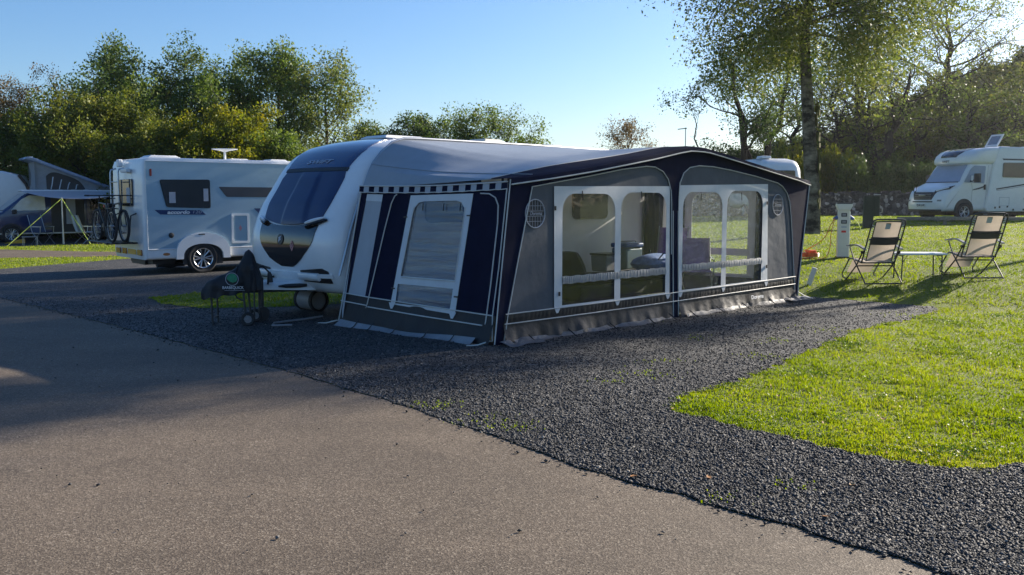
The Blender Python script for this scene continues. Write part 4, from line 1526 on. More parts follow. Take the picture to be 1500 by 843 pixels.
# ---- side walls
def side(b, h, k=0.0):
    return (-0.062 * b + 0.1345 * h - k * 0.98, 0.998 * b + 0.006 * h, 0.991 * h)
sf = lambda u, v, k: side(u, v, k)
def spart(name, mat, shapes, w0, w1, parent=awn):
    mb = MB()
    for outer, holes in shapes:
        mb.sheet(outer, holes, sf, w0, w1)
    return mb.build(name, mat, parent)
fq = [(0.66, 0.31), (1.80, 0.35), (1.61, 1.72), (0.54, 1.74)]
door_pane = [(0.71, 0.71), (1.66, 0.71)] + [(1.545, 1.48), (1.515, 1.57), (1.45, 1.63), (1.36, 1.645)] + [(0.80, 1.655), (0.72, 1.635), (0.665, 1.57), (0.65, 1.48)]
low_pane = [(0.75, 0.36), (1.715, 0.365), (1.70, 0.61), (0.725, 0.61)]
gq = [(2.31, 0.40), (2.66, 0.43), (2.46, 1.745), (2.14, 1.735)]
hole = [(0.72, 0.34), (1.74, 0.345), (1.56, 1.68), (0.61, 1.70)]
spart('side_wall', M['canvas_navy'], [([(0.02, 0.34), (2.74, 0.42), (2.56, 1.82), (0.0, 1.88)], [hole, gq])], 0.0, -0.006)
spart('curtain_panel', M['canvas_light'], [([(2.29, 0.39), (2.68, 0.42), (2.48, 1.76), (2.12, 1.75)], [])], -0.009, -0.014)
sfm = spart('side_window_frame', M['frame_white'], [(fq, [door_pane, low_pane])], 0.006, 0.002)
for pn in ([(0.69, 0.68), (1.69, 0.68), (1.53, 1.66), (0.63, 1.67)], [(0.73, 0.345), (1.73, 0.345), (1.72, 0.63), (0.71, 0.63)]):
    mb = MB()
    mb.prism(pn, sf, -0.012, -0.014)
    mb.build('window_pane', M['film_creased'], sfm)
mb = MB()
for b0, b1 in ((1.64, 0.705),):
    mb.tube([side(b0, 0.70, 0.012), side(b1, 0.70, 0.012)], 0.009, 6)
for p0, p1 in (((1.655, 0.72), (1.525, 1.58)), ((0.705, 0.72), (0.645, 1.58))):
    mb.tube([side(*p0, 0.010), side(*p1, 0.010)], 0.005, 6)
mb.build('window_zip', M['piping'], sfm, True)
for b in (1.36, 1.0, 0.72):
    mb = MB()
    mb.tube([side(b, 1.62, 0.014), side(b, 1.53, 0.016)], 0.007, 6)
    mb.build('toggle', M['black_plastic'], awn)
for b, h in ((1.66, 1.45), (0.57, 1.48), (1.77, 0.55), (0.66, 0.52)):
    mb = MB()
    mb.box(side(b, h, 0.016), (0.014, 0.06, 0.016))
    mb.build('toggle', M['black_plastic'], awn)
for b, h in ((1.76, 0.34), (0.69, 0.305)):
    mb = MB()
    mb.prism([(b - 0.06, h + 0.03), (b + 0.06, h + 0.03), (b + 0.02, h - 0.045), (b - 0.012, h - 0.045)], sf, 0.014, 0.018)
    mb.build('frame_tab', M['frame_white'], awn)
mb = MB()
mb.prism([(2.12, 1.64), (2.48, 1.655), (2.465, 1.74), (2.12, 1.73)], sf, -0.004, -0.0085)
mb.build('curtain_heading', M['frame_white'], awn)
def side_skirt(u, v):
    b = lerp(0.03, 2.74, u)
    h = lerp(lerp(0.345, 0.425, u), 0.02, v)
    k = 0.003 + 0.06 * v ** 1.6 + 0.014 * v * (math.sin(b * 6) + 0.6 * math.sin(b * 15 + 1))
    return side(b, h, k)
mb = MB()
mb.grid(side_skirt, 120, 8)
mb.build('skirt', M['skirt'], awn, True)
def side_flap(u, v):
    b = lerp(0.22, 2.7, u)
    k = 0.055 + 0.02 * math.sin(b * 6) + 0.09 * v + 0.02 * math.sin(b * 4.2 + 2) * v
    return side(b, 0.015 + 0.075 * (1 - v) ** 1.5 * (0.7 + 0.3 * math.sin(b * 2.35 + 1.3)), k + 0.012)
mb = MB()
mb.grid(side_flap, 90, 5)
mb.build('mud_flap', M['mudflap'], awn, True)
mb = MB()
def spipe(pts, k=0.008, r=0.008):
    mb.tube([side(b, h, k) for b, h in pts], r, 6)
spipe([(2.57, 1.76), (2.73, 0.43), (2.79, 0.06), (2.95, 0.03)])
spipe([(1.86, 1.735), (1.90, 1.71), (1.95, 1.62), (2.03, 1.3), (2.20, 0.5), (2.30, 0.03)], 0.012)
spipe([(2.74, 0.43), (2.2, 0.405), (1.2, 0.375), (0.06, 0.345)], 0.012)
spipe([(2.76, 0.325), (2.25, 0.30)], 0.022)
spipe([(2.2, 0.285), (1.2, 0.25), (0.19, 0.225)], 0.03)
spipe([(0.42, 1.74), (0.28, 1.735), (0.18, 1.69), (0.125, 1.6), (0.11, 1.4), (0.13, 0.7), (0.17, 0.03)], 0.010)
spipe([(0.015, 1.86), (0.03, 0.9), (0.06, 0.35), (0.03, 0.06), (0.2, 0.02)], 0.010)
mb.build('piping', M['piping'], awn, True)
# pale draught strip closing the gap at the caravan rail
mb = MB()
mb.grid(lambda u, v: (lerp(lerp(0.29, -0.12, v), lerp(0.12, -0.2, v), u) - 0.012 * math.sin(PI * u), lerp(2.862, 2.66, u), lerp(lerp(1.82, 0.08, v), lerp(1.76, 0.06, v), u)), 8, 16)
mb.build('draught_strip', M['canvas_light'], awn, True)
# checked valance under the roof edge
mb = MB()
NV = 27
def val(u, v):
    b = lerp(2.60, 0.0, u)
    zt = lerp(1.845, 1.868, u) - 0.028 * math.sin(PI * u) * 0.8
    return side(b, zt - 0.075 * v - 0.006 * v * math.sin(u * PI * NV) ** 2, 0.016 + 0.006 * math.sin(u * 40))
mb.grid(val, NV * 3, 3, fmi=lambda i, j: (i // 3) % 2)
mb.build('valance', [M['canvas_navy'], M['canvas_light']], awn, True)
mb = MB()
mb.tube([Vector(val(t / 40, 0)) + Vector((-0.005, 0, 0.004)) for t in range(41)], 0.008, 6)
mb.tube([Vector(val(t / 40, 1)) + Vector((-0.005, 0, -0.002)) for t in range(41)], 0.006, 6)
mb.build('valance_piping', M['piping'], awn, True)

# ---- right-hand wall with its own pale window, and rear curtain
XR = 7.04
rf = lambda u, v, k: (XR - 0.02 * (1 - v / 1.9) + k, u, v)
def rpart(name, mat, shapes, w0, w1, parent=awn):
    mb = MB()
    for o_, h_ in shapes:
        mb.sheet(o_, h_, rf, w0, w1)
    return mb.build(name, mat, parent)
rpart('side_wall', M['canvas_navy'], [([(0.02, 0.0), (2.84, 0.0), (2.84, 1.80), (2.5, 1.9), (0.02, 1.97)], [[(0.84, 0.34), (2.2, 0.34), (2.2, 1.79), (0.84, 1.79)], [(2.36, 0.34), (2.76, 0.34), (2.72, 1.78), (2.38, 1.78)]])], 0.0, 0.006)
rw_ = rpart('side_window_frame', M['frame_white'], [([(0.8, 0.3), (2.24, 0.3), (2.24, 1.83), (0.8, 1.83)], [rrect(0.94, 0.8, 2.09, 1.76, 0.18, 5, (0, 0, 1, 1)), [(0.94, 0.36), (2.09, 0.36), (2.09, 0.68), (0.94, 0.68)]])], -0.006, -0.002)
for pn in ([(0.92, 0.78), (2.11, 0.78), (2.11, 1.78), (0.92, 1.78)], [(0.92, 0.34), (2.11, 0.34), (2.11, 0.70), (0.92, 0.70)]):
    mb = MB()
    mb.prism(pn, rf, 0.010, 0.011)
    mb.build('window_pane', M['film_wet'], rw_)
mb = MB()
mb.grid(lambda u, v: rf(lerp(2.34, 2.78, u), lerp(0.32, 1.8, v), 0.012 + 0.006 * math.sin(u * 25)), 14, 6)
mb.build('curtain_panel', M['canvas_light'], awn, True)
mb = MB()
mb.grid(lambda u, v: (lerp(6.55, 6.98, u), 2.8 - 0.02 * math.sin(u * 14), lerp(0.05, 1.95, v)), 12, 4)
mb.build('draught_strip', M['canvas_navy'], awn, True)

# ---- roof
BODY = [(0.30, 1.80, 0.0), (0.37, 1.97, 0.08), (0.46, 2.14, 0.15), (0.6, 2.29, 0.20), (0.79, 2.43, 0.25), (1.0, 2.49, 0.29), (1.5, 2.50, 0.34), (3.5, 2.505, 0.52), (5.4, 2.495, 0.7), (6.0, 2.43, 0.78), (6.4, 2.30, 0.84), (6.7, 2.05, 0.91), (6.84, 1.8, 1.0)]
FT = [(0.257, 1.896, 0.0), (0.257, 1.896, 0.12), (0.9, 1.975, 0.2), (1.56, 2.06, 0.28), (2.3, 2.17, 0.36), (2.93, 2.265, 0.42), (3.44, 2.355, 0.48), (3.73, 2.395, 0.52), (4.13, 2.39, 0.56), (4.6, 2.33, 0.61), (5.3, 2.235, 0.69), (6.3, 2.10, 0.81), (7.0, 2.005, 0.92), (7.37, 1.965, 1.0)]
bt = [p[2] for p in BODY]
ft = [p[2] for p in FT]
def roof(t, v, up=0.0):
    bx, bz = np.interp(t, bt, [p[0] for p in BODY]), np.interp(t, bt, [p[1] for p in BODY])
    fx, fz = np.interp(t, ft, [p[0] for p in FT]), np.interp(t, ft, [p[1] for p in FT])
    y = lerp(2.862, 0.0, v)
    sag = 0.045 * math.sin(PI * v) * smooth01(min(t, 1 - t) / 0.15) + 0.012 * math.sin(t * 21) * math.sin(PI * v) * math.sin(v * 9)
    x = lerp(bx, fx, v)
    z = lerp(bz, fz, v) - sag + up
    return (float(x), y, float(z))
SPL = 0.885
mb = MB()
mb.grid(lambda u, v: roof(u, v * SPL), 110, 26)
rfo = mb.build('roof', M['roof_cloth'], awn, True)
mb = MB()
OV = 0.08
def visor(u, v):
    # navy border: last strip of roof, then a short peak beyond the wall
    if v < 0.6:
        return roof(u, lerp(SPL, 1.0, v / 0.6), 0.0)
    k = (v - 0.6) / 0.4
    p = roof(u, 1.0, 0.0)
    o = OV * smooth01(min(u - 0.1, 1 - u) / 0.12)
    return (p[0], -0.012 - o * k, p[2] - 0.02 * k)
mb.grid(visor, 110, 10)
def visor_lip(u, v):
    p = visor(u, 1.0)
    return (p[0], p[1] - 0.003 - 0.004 * v, p[2] - 0.05 * v)
mb.grid(visor_lip, 110, 2)
mb.build('roof_border', M['canvas_navy'], awn, True)
mb = MB()
mb.tube([Vector(visor(t / 60, 1.0)) + Vector((0, -0.012, -0.052)) for t in range(61)], 0.009, 6)
mb.tube([Vector(roof(t / 60, SPL, 0.003)) for t in range(61)], 0.006, 6)
mb.build('roof_piping', M['piping'], awn, True)
mb = MB()
mb.tube([roof(0.145 + 0.02 * (t / 20), t / 20, 0.004) for t in range(21)], 0.005, 6)
mb.build('roof_seam', M['roof_cloth'], awn, True)
# steel poles inside
mb = MB()
for a, z in ((0.28, 1.86), (3.52, 2.3), (6.98, 1.93)):
    mb.tube([(a, 0.06, z), (a - (0.2 if a < 1 else 0), 0.06, 0.0)], 0.014, 8)
    mb.tube([(a, 0.06, z - 0.02), (a if a > 1 else 0.5, 2.84, z + (0.4 if 1 < a < 6 else 0) * 0.3)], 0.014, 8)
mb.build('pole', M['steel'], awn, True)
# rubber ladder straps and pegs round the foot
for b in (0.55, 1.0, 1.55, 2.0, 2.3):
    mb = MB()
    mb.tube([side(b, 0.11, 0.075), side(b + 0.01, 0.03, 0.14), side(b + 0.02, 0.0, 0.2)], 0.007, 5)
    mb.build('ground_strap', M['black_plastic'], awn, True)
for a in (0.5, 1.2, 2.0, 2.8, 3.3, 3.8, 4.5, 5.2, 6.0, 6.6):
    mb = MB()
    mb.tube([(a, -0.06, 0.09), (a, -0.16, 0.03), (a, -0.22, 0.0)], 0.007, 5)
    mb.build('ground_strap', M['black_plastic'], awn, True)
mb = MB()
for p0, p1, p2 in ((side(2.8, 0.06, 0.02), side(2.93, 0.02, 0.1), side(3.05, 0.012, 0.14)), ((7.06, -0.01, 0.05), (7.16, -0.12, 0.03), (7.22, -0.2, 0.012)), ((7.06, -0.01, 0.12), (7.2, -0.05, 0.05), (7.32, -0.08, 0.012)), (side(0.05, 0.06, 0.02), side(0.12, 0.02, 0.14), side(0.2, 0.012, 0.24))):
    mb.tube([p0, p1, p2], 0.008, 5)
mb.build('corner_strap', M['piping'], awn, True)
# matting inside
mb = MB()
mb.grid(lambda u, v: (lerp(0.1, 6.95, u), lerp(0.05, 2.8, v), 0.022 + 0.012 * math.sin(u * 33) * math.sin(v * 17)), 80, 30)
ms = mb.build('groundsheet', M['carpet_green'], None, True)
ms.location = (PB.x, PB.y, 0.0)
ms.rotation_euler = (0, 0, PITCH_RZ)
tag(ms, 'green matting covering the floor inside the awning', 'groundsheet')

# ---------------------------------------------------------------- camping things inside the awning
def inside_at(name, label, cat, a, y, rz=0.0, group=None, z=0.03):
    q = lp(a, y)
    return thing(name, label, cat, (q[0], q[1], z), PITCH_RZ + rz, group)
def cushion(mb, c, d, rz=0.0, puff=0.25, n=8, tilt=None):
    T = tilt or Matrix.Rotation(rz, 3, 'Z')
    for sgn in (1, -1):
        mb.grid(lambda u, v: Vector(c) + T @ Vector(((u - 0.5) * d[0], (v - 0.5) * d[1], sgn * d[2] * 0.5 * (math.sin(PI * u) * math.sin(PI * v)) ** puff)), n, n)
# low dark padded couch
s = inside_at('camping_couch', 'low dark padded couch inside the awning against the caravan side', 'couch', 4.35, 1.75)
mb = MB()
mb.box((0, 0, 0.22), (2.3, 0.62, 0.24))
mb.build('base', M['dark_pad'], s, False, 0.05)
mb = MB()
cushion(mb, (-0.55, 0, 0.40), (1.1, 0.6, 0.2))
cushion(mb, (0.58, 0, 0.40), (1.1, 0.6, 0.2))
mb.build('seat_cushion', M['dark_pad'], s, True)
mb = MB()
cushion(mb, (-0.95, 0.1, 0.62), (0.5, 0.5, 0.3), tilt=Matrix.Rotation(R(55), 3, 'Y'))
mb.build('pillow', M['dark_pad'], s, True)
# storage box, cool box, bottle, bag
s = inside_at('storage_box', 'grey storage box standing on the couch inside the awning', 'box', 4.4, 1.95, z=0.5)
mb = MB(); mb.box((0, 0, 0.14), (0.36, 0.3, 0.26), taper=1.08); mb.build('tub', M['grey_plastic'], s, False, 0.02)
mb = MB(); mb.box((0, 0, 0.285), (0.41, 0.35, 0.03)); mb.build('lid', M['dark_steel'], s, False, 0.008)
s = inside_at('cool_box', 'pale blue-green cool box beside the bottle inside the awning', 'cool box', 4.95, 1.95, z=0.5)
mb = MB(); mb.box((0, 0, 0.19), (0.42, 0.3, 0.36), taper=1.05); mb.build('tub', pmat('dull_teal_plastic', (0.1, 0.17, 0.2), 0.45), s, False, 0.03)
mb = MB(); mb.box((0, 0, 0.41), (0.46, 0.34, 0.07)); mb.build('lid', M['blue_plastic'], s, False, 0.02)
mb = MB(); mb.tube([(-0.23, 0, 0.36), (-0.23, 0, 0.47), (0.23, 0, 0.47), (0.23, 0, 0.36)], 0.012, 6); mb.build('handle', M['grey_plastic'], s, True)
s = inside_at('drink_bottle', 'dark bottle with a white label standing inside the awning', 'bottle', 4.98, 1.5, z=0.55)
mb = MB(); mb.lathe([(0.036, 0), (0.038, 0.02), (0.038, 0.17), (0.015, 0.23), (0.014, 0.3)], seg=16); mb.build('bottle', M['glass_dark'], s, True)
mb = MB(); mb.lathe([(0.0395, 0.06), (0.0395, 0.14)], seg=16, cap=False); mb.build('paper_label', M['white_print'], s, True)
s = inside_at('cloth_bag', 'plump blue cloth bag lying on the couch inside the awning', 'bag', 5.05, 1.45, z=0.5)
mb = MB(); cushion(mb, (0, 0, 0.13), (0.85, 0.45, 0.32), puff=0.35, n=12); mb.build('bag', M['blue_cloth'], s, True)
mb = MB(); mb.tube([(-0.2, -0.2, 0.2), (-0.12, -0.24, 0.3), (0.1, -0.24, 0.31), (0.2, -0.2, 0.2)], 0.012, 6); mb.build('handle', M['navy_cloth'], s, True)
mb = MB()
mb.grid(lambda u, v: ((u - 0.5) * 0.9, (v - 0.5) * 0.6, 0.05 + 0.03 * math.sin(u * 7) * math.sin(v * 5) - 0.04 * (abs(u - 0.5) * 2) ** 4), 16, 10)
o = mb.build('rug', M['pale_rug'], None, True)
q = lp(4.55, 1.1); o.location = (q[0], q[1], 0.01); o.rotation_euler = (0, 0, PITCH_RZ)
tag(o, 'small pale rumpled rug on the awning floor', 'rug')
# two padded camp chairs
def camp_chair(label, a, y, rz, hgt):
    s = inside_at('padded_chair', label, 'chair', a, y, rz, 'padded chairs inside the awning')
    mb = MB(); cushion(mb, (0, 0, 0.44), (0.5, 0.5, 0.12), puff=0.2); mb.build('seat', M['purple_cloth'], s, True)
    mb = MB(); cushion(mb, (0.33, 0, 0.44 + hgt / 2), (hgt, 0.52, 0.13), puff=0.2, tilt=Matrix.Rotation(R(-68), 3, 'Y')); mb.build('backrest', M['purple_cloth'], s, True)
    for sy in (-0.26, 0.26):
        mb = MB()
        mb.tube([(-0.25, sy, 0.0), (0.22, sy, 0.45), (0.40, sy, 0.44 + hgt)], 0.011, 6)
        mb.tube([(0.25, sy, 0.0), (-0.22, sy, 0.43)], 0.011, 6)
        mb.tube([(-0.24, sy, 0.43), (-0.24, sy, 0.64), (0.3, sy, 0.66)], 0.011, 6)
        mb.build('side_frame', M['steel'], s, True)
    return s
camp_chair('purple padded chair, the taller one behind the awning window', 5.95, 1.85, R(20), 0.72)
camp_chair('purple padded chair with the lower back close to the awning window', 5.85, 1.2, R(40), 0.55)
# ---------------------------------------------------------------- covered barbecue beside the drawbar
bbq = thing('covered_barbecue', 'trolley barbecue under a black cover with a green printed badge, beside the drawbar', 'barbecue', (-3.7, 12.13, 0.01), R(182))
top_ = [(-0.37, 0.50), (-0.35, 0.66), (-0.32, 0.80), (-0.28, 0.93), (-0.235, 0.985), (-0.19, 0.965), (-0.15, 0.88), (-0.10, 0.785), (-0.03, 0.72), (0.08, 0.675), (0.2, 0.625), (0.3, 0.57), (0.35, 0.51), (0.372, 0.44)]
hem_ = [(-0.37, 0.455), (-0.2, 0.43), (0.0, 0.40), (0.2, 0.365), (0.32, 0.345), (0.372, 0.36)]
def cover_pt(u, v):
    x = lerp(-0.37, 0.372, u)
    T = float(np.interp(x, [p[0] for p in top_], [p[1] for p in top_]))
    B = float(np.interp(x, [p[0] for p in hem_], [p[1] for p in hem_])) + 0.012 * math.sin(x * 31 + v * 9)
    a = PI * v
    e = 0.45 if T < 0.8 else 0.75
    wd = 0.2 * (1 - 0.35 * smooth01((T - 0.75) / 0.25)) * (0.72 + 0.28 * math.sin(PI * min(1, max(0, u))) ** 0.3)
    y = wd * math.copysign(abs(math.cos(a)) ** e, math.cos(a))
    z = B + (T - B) * max(0.0, math.sin(a)) ** (0.62 if T < 0.8 else 0.8)
    # hanging folds
    f = 0.010 * math.sin(x * 38 + 4 * z * 3) * (1 - math.sin(a)) + 0.006 * math.sin(x * 17 - z * 25)
    sag = 0.014 * math.sin(z * 22 + x * 9)
    return (x + sag * 0.4, y + f * (1 if y > 0 else -1), z + 0.004 * math.sin(x * 45 + y * 20))
mb = MB()
mb.grid(cover_pt, 64, 36)
for u in (0.0, 1.0):
    mb.add([cover_pt(u, j / 36) for j in range(37)], [tuple(range(37))])
cv = mb.build('cover', M['cover'], bbq, True)
mb = MB()
for x in (0.24,):
    for y in (-0.13, 0.13):
        mb.tube([(x, y, 0.42), (x - 0.01, y, 0.0)], 0.014, 8)
mb.tube([(0.23, -0.13, 0.1), (0.23, 0.13, 0.1)], 0.01, 6)
mb.build('leg', M['dark_steel'], bbq, True)
mb = MB()
for y in (-0.13, 0.13):
    mb.tube([(-0.18, y, 0.44), (-0.2, y, 0.1)], 0.014, 8)
    mb.tube([(-0.32, y, 0.5), (-0.315, y, 0.12)], 0.011, 8)
mb.tube([(-0.06, 0.13, 0.42), (-0.1, 0.13, 0.36), (-0.18, 0.13, 0.32)], 0.011, 6)
mb.tube([(-0.24, -0.2, 0.088), (-0.24, 0.2, 0.088)], 0.012, 6)
mb.build('leg', M['dark_steel'], bbq, True)
for y, sd in ((0.2, 1), (-0.2, -1)):
    mb = MB()
    mb.lathe([(0.05, -0.02), (0.08, -0.022), (0.09, -0.012), (0.09, 0.012), (0.08, 0.022), (0.05, 0.02)], (0, 0, 0), 'Y', 24, cap=False)
    wl_ = mb.build('wheel', M['rubber'], bbq, True)
    wl_.location = (-0.25, y, 0.09)
    mb = MB()
    mb.lathe([(0.001, -0.015), (0.055, -0.012), (0.055, 0.012), (0.001, 0.015)], (0, 0, 0), 'Y', 20, cap=False)
    for k in range(5):
        mb.tube([(0, sd * 0.018, 0), (0.055 * math.cos(k * 1.257), sd * 0.016, 0.055 * math.sin(k * 1.257))], 0.006, 5)
    mb.build('rim', M['grey_plastic'], wl_, True)
# badge: green disc with a dark scoop and pale ring, then the name
yb_ = 0.222
mb = MB()
mb.sheet([(0.085 * math.cos(t * PI / 16) - 0.06, 0.615 + 0.085 * math.sin(t * PI / 16)) for t in range(32)], [[(0.078 * math.cos(t * PI / 16) - 0.06, 0.615 + 0.078 * math.sin(t * PI / 16)) for t in range(32)]], lambda u, v, k: (u, k, v), yb_, yb_ + 0.002)
bg_ = mb.build('badge', M['grey_print'], cv)
mb = MB()
mb.sheet([(0.068 * math.cos(t * PI / 16) - 0.06, 0.618 + 0.068 * math.sin(t * PI / 16)) for t in range(0, 17)] + [(-0.115, 0.585), (-0.07, 0.57), (-0.03, 0.585)], [], lambda u, v, k: (u, k, v), yb_, yb_ + 0.002)
mb.build('badge', M['green_print'], cv)
text('lettering', 'BARBEQUICK', 0.05, M['white_print'], cv, basis((-0.07, yb_ + 0.002, 0.503), (-1, 0, 0), (0, 0, 1)), width=0.27)
mb = MB(); mb.box((-0.09, yb_ + 0.001, 0.468), (0.26, 0.002, 0.004)); mb.build('printed_line', M['grey_print'], cv)

# ---------------------------------------------------------------- silver-blue motorhome with bicycles on the back
AU = Vector((0.769, 0.639, 0))
ARZ = math.atan2(AU.y, AU.x)
AN = Vector((-AU.y, AU.x, 0))
A0 = Vector((-7.98, 20.0, 0))
def acc(x, y, z=0):
    return A0 + AU * x + AN * y + Vector((0, 0, z))
AO = (2.6, 1.05)
q = acc(*AO)
mh = thing('motorhome', 'silver-blue coachbuilt motorhome seen from behind with two bicycles on its rear rack', 'motorhome', (q.x, q.y, 0), ARZ)
AF = (-AO[0], -AO[1], 0)
def ap(mb, name, mat, parent=None, smooth=False, bevel=0):
    return mb.build(name, mat, parent or mh, smooth, bevel, off=AF)
body = [(0.03, 0.34), (0.0, 0.5), (0.0, 1.2), (0.01, 2.0), (0.02, 2.42), (0.06, 2.53), (0.16, 2.57), (2.0, 2.57), (3.9, 2.57), (4.5, 2.52), (4.95, 2.32), (5.1, 2.05), (5.02, 1.95), (5.35, 1.42), (5.8, 1.15), (5.98, 0.95), (6.0, 0.5), (5.9, 0.34), (3.0, 0.34)]
ap(pillow(body, 0.0, 2.12, 0.07, 4), 'body', M['white_gel'], smooth=True)
sidef = lambda u, v, k: (u, -k, v)
arch = [(1.28 + 0.56 * math.cos(t * PI / 12), 0.40 + 0.53 * math.sin(t * PI / 12)) for t in range(13)]
mb = MB()
mb.prism([(0.075, 0.57), (0.73, 0.57)] + [(x, z) for x, z in arch[::-1] if z > 0.57] + [(1.83, 0.57), (4.35, 0.57), (4.35, 2.485), (0.075, 2.485)], sidef, -0.002, 0.012)
ap(mb, 'side_panel', M['silver_panel'])
mb = MB()
mb.tube([(0.072, -0.012, 0.565), (0.072, -0.012, 2.49), (4.36, -0.012, 2.49)], 0.012, 6)
mb.tube([(0.072, -0.012, 0.565), (0.74, -0.012, 0.565)], 0.012, 6)
mb.tube([(1.84, -0.012, 0.565), (4.36, -0.012, 0.565)], 0.012, 6)
ap(mb, 'trim_strip', M['white_gel'], smooth=True)
mb = MB()
in_ = [(1.285 + 0.46 * math.cos(t * PI / 14), 0.335 + 0.335 * math.sin(t * PI / 14) ** 0.7) for t in range(15)]
ou_ = [(1.29 + 0.62 * math.cos(t * PI / 14), 0.335 + 0.575 * math.sin(t * PI / 14) ** 0.6) for t in range(15)]
for i in range(14):
    mb.prism([in_[i], ou_[i], ou_[i + 1], in_[i + 1]], sidef, 0.0, 0.075)
ar = ap(mb, 'wheel_arch', M['white_gel'])
mb = MB()
mb.prism(in_ + [(0.825, 0.2), (1.745, 0.2)], sidef, 0.0, 0.006)
ap(mb, 'arch_shade', M['black_plastic'], parent=ar)  # flat black patch: shade of the wheel opening put into colour
mb = MB(); mb.prism(rrect(1.17, 0.865, 1.32, 0.89, 0.01), sidef, 0.076, 0.080); ap(mb, 'arch_slot', M['dark_steel'], parent=ar)
spoked_wheel(mh, (1.27 + AF[0], 0.04 + AF[1], 0.345), 0.345, 0.22, 0.225, -1, 6)
spoked_wheel(mh, (1.27 + AF[0], 2.08 + AF[1], 0.345), 0.345, 0.22, 0.225, 1, 6)
spoked_wheel(mh, (5.1 + AF[0], 0.06 + AF[1], 0.345), 0.345, 0.22, 0.225, -1, 6)
spoked_wheel(mh, (5.1 + AF[0], 2.06 + AF[1], 0.345), 0.345, 0.22, 0.225, 1, 6)
mb = MB()
mb.box((2.8, 1.06, 0.27), (5.2, 0.9, 0.14))
mb.box((0.5, 1.0, 0.28), (0.5, 1.5, 0.1))
mb.tube([(0.35, 0.3, 0.2), (1.0, 0.4, 0.2)], 0.05, 8)
ap(mb, 'chassis', M['black_plastic'])
def win(pts, name='window', d0=0.010, d1=0.035, mat=None, par=None):
    mb = MB(); mb.prism(pts, sidef, d0, d1)
    return ap(mb, name, mat or M['glass_dark'], bevel=0.006, parent=par)
def rq(pts, r=0.05):
    out = []
    n = len(pts)
    for i in range(n):
        p, a, b = Vector(pts[i]), Vector(pts[i - 1]), Vector(pts[(i + 1) % n])
        da, db = (a - p), (b - p)
        ra, rb = min(r, da.length / 2.1), min(r, db.length / 2.1)
        p0, p1 = p + da.normalized() * ra, p + db.normalized() * rb
        for t in (0, 0.33, 0.66, 1):
            c = p0.lerp(p, t).lerp(p.lerp(p1, t), t)
            out.append((c.x, c.y))
    return out
wn_ = win(rq([(0.36, 2.09), (0.50, 1.49), (1.49, 1.46), (1.49, 2.105)]))
mb = MB()
for x0, x1, z0, z1 in ((0.56, 0.70, 1.58, 1.82), (1.33, 1.44, 1.62, 1.9)):
    mb.grid(lambda u, v: (lerp(x0, x1, u), -0.037, lerp(z0, z1, v)), 4, 4)
ap(mb, 'curtain', M['grey_print'], parent=wn_)
win(rq([(1.69, 1.945), (1.87, 1.715), (4.3, 1.70), (4.3, 1.935)], 0.03), 'dark_stripe', 0.012, 0.017, M['dark_print'])
win([(2.53, 1.45), (2.69, 1.29), (4.3, 1.29), (4.3, 1.45)], 'blue_stripe', 0.012, 0.017, M['navy_print'])
bdg = win([(0.24, 1.43), (0.36, 1.33), (1.38, 1.315), (1.27, 1.42)], 'name_panel', 0.012, 0.017, M['navy_print'])
text('lettering', 'accordo', 0.105, M['white_print'], bdg, basis((0.76 + AF[0], -0.019 + AF[1], 1.374), (1, 0, 0), (0, 0, 1)), shear=0.2, width=0.5, bold=0.004)
text('lettering', '120', 0.095, M['grey_print'], bdg, basis((1.165 + AF[0], -0.019 + AF[1], 1.374), (1, 0, 0), (0, 0, 1)), shear=0.2, width=0.2)
mb = MB()
mb.sheet(rrect(1.97, 0.65, 2.40, 1.335, 0.03), [rrect(2.02, 0.70, 2.35, 1.285, 0.03)], sidef, 0.012, 0.028)
lk = ap(mb, 'locker_door', M['white_plastic'])
mb = MB(); mb.prism([(2.185, 0.93), (2.225, 1.0), (2.185, 1.07), (2.145, 1.0)], sidef, 0.013, 0.016); ap(mb, 'gas_sticker', M['pink_print'], parent=lk)
mb = MB()
for z in (0.72, 1.26):
    mb.box((2.0, -0.03, z), (0.05, 0.02, 0.05))
ap(mb, 'latch', M['white_gel'], parent=lk)
mb = MB(); mb.lathe([(0.001, -0.014), (0.055, -0.014), (0.06, -0.02), (0.04, -0.03), (0.001, -0.03)], (0.585, 0, 0.87), 'Y', 20); ap(mb, 'water_inlet', M['black_plastic'], smooth=True)
mb = MB(); mb.prism([(0.47 + 0.075 * math.cos(t * PI / 10), 0.455 + 0.03 * math.sin(t * PI / 10)) for t in range(20)], sidef, 0.0, 0.015); ap(mb, 'side_lamp', M['lens_amber'])
mb = MB(); mb.prism(rrect(0.16, 2.16, 0.205, 2.32, 0.02), sidef, 0.012, 0.026); ap(mb, 'marker_lamp', M['lens_red'])
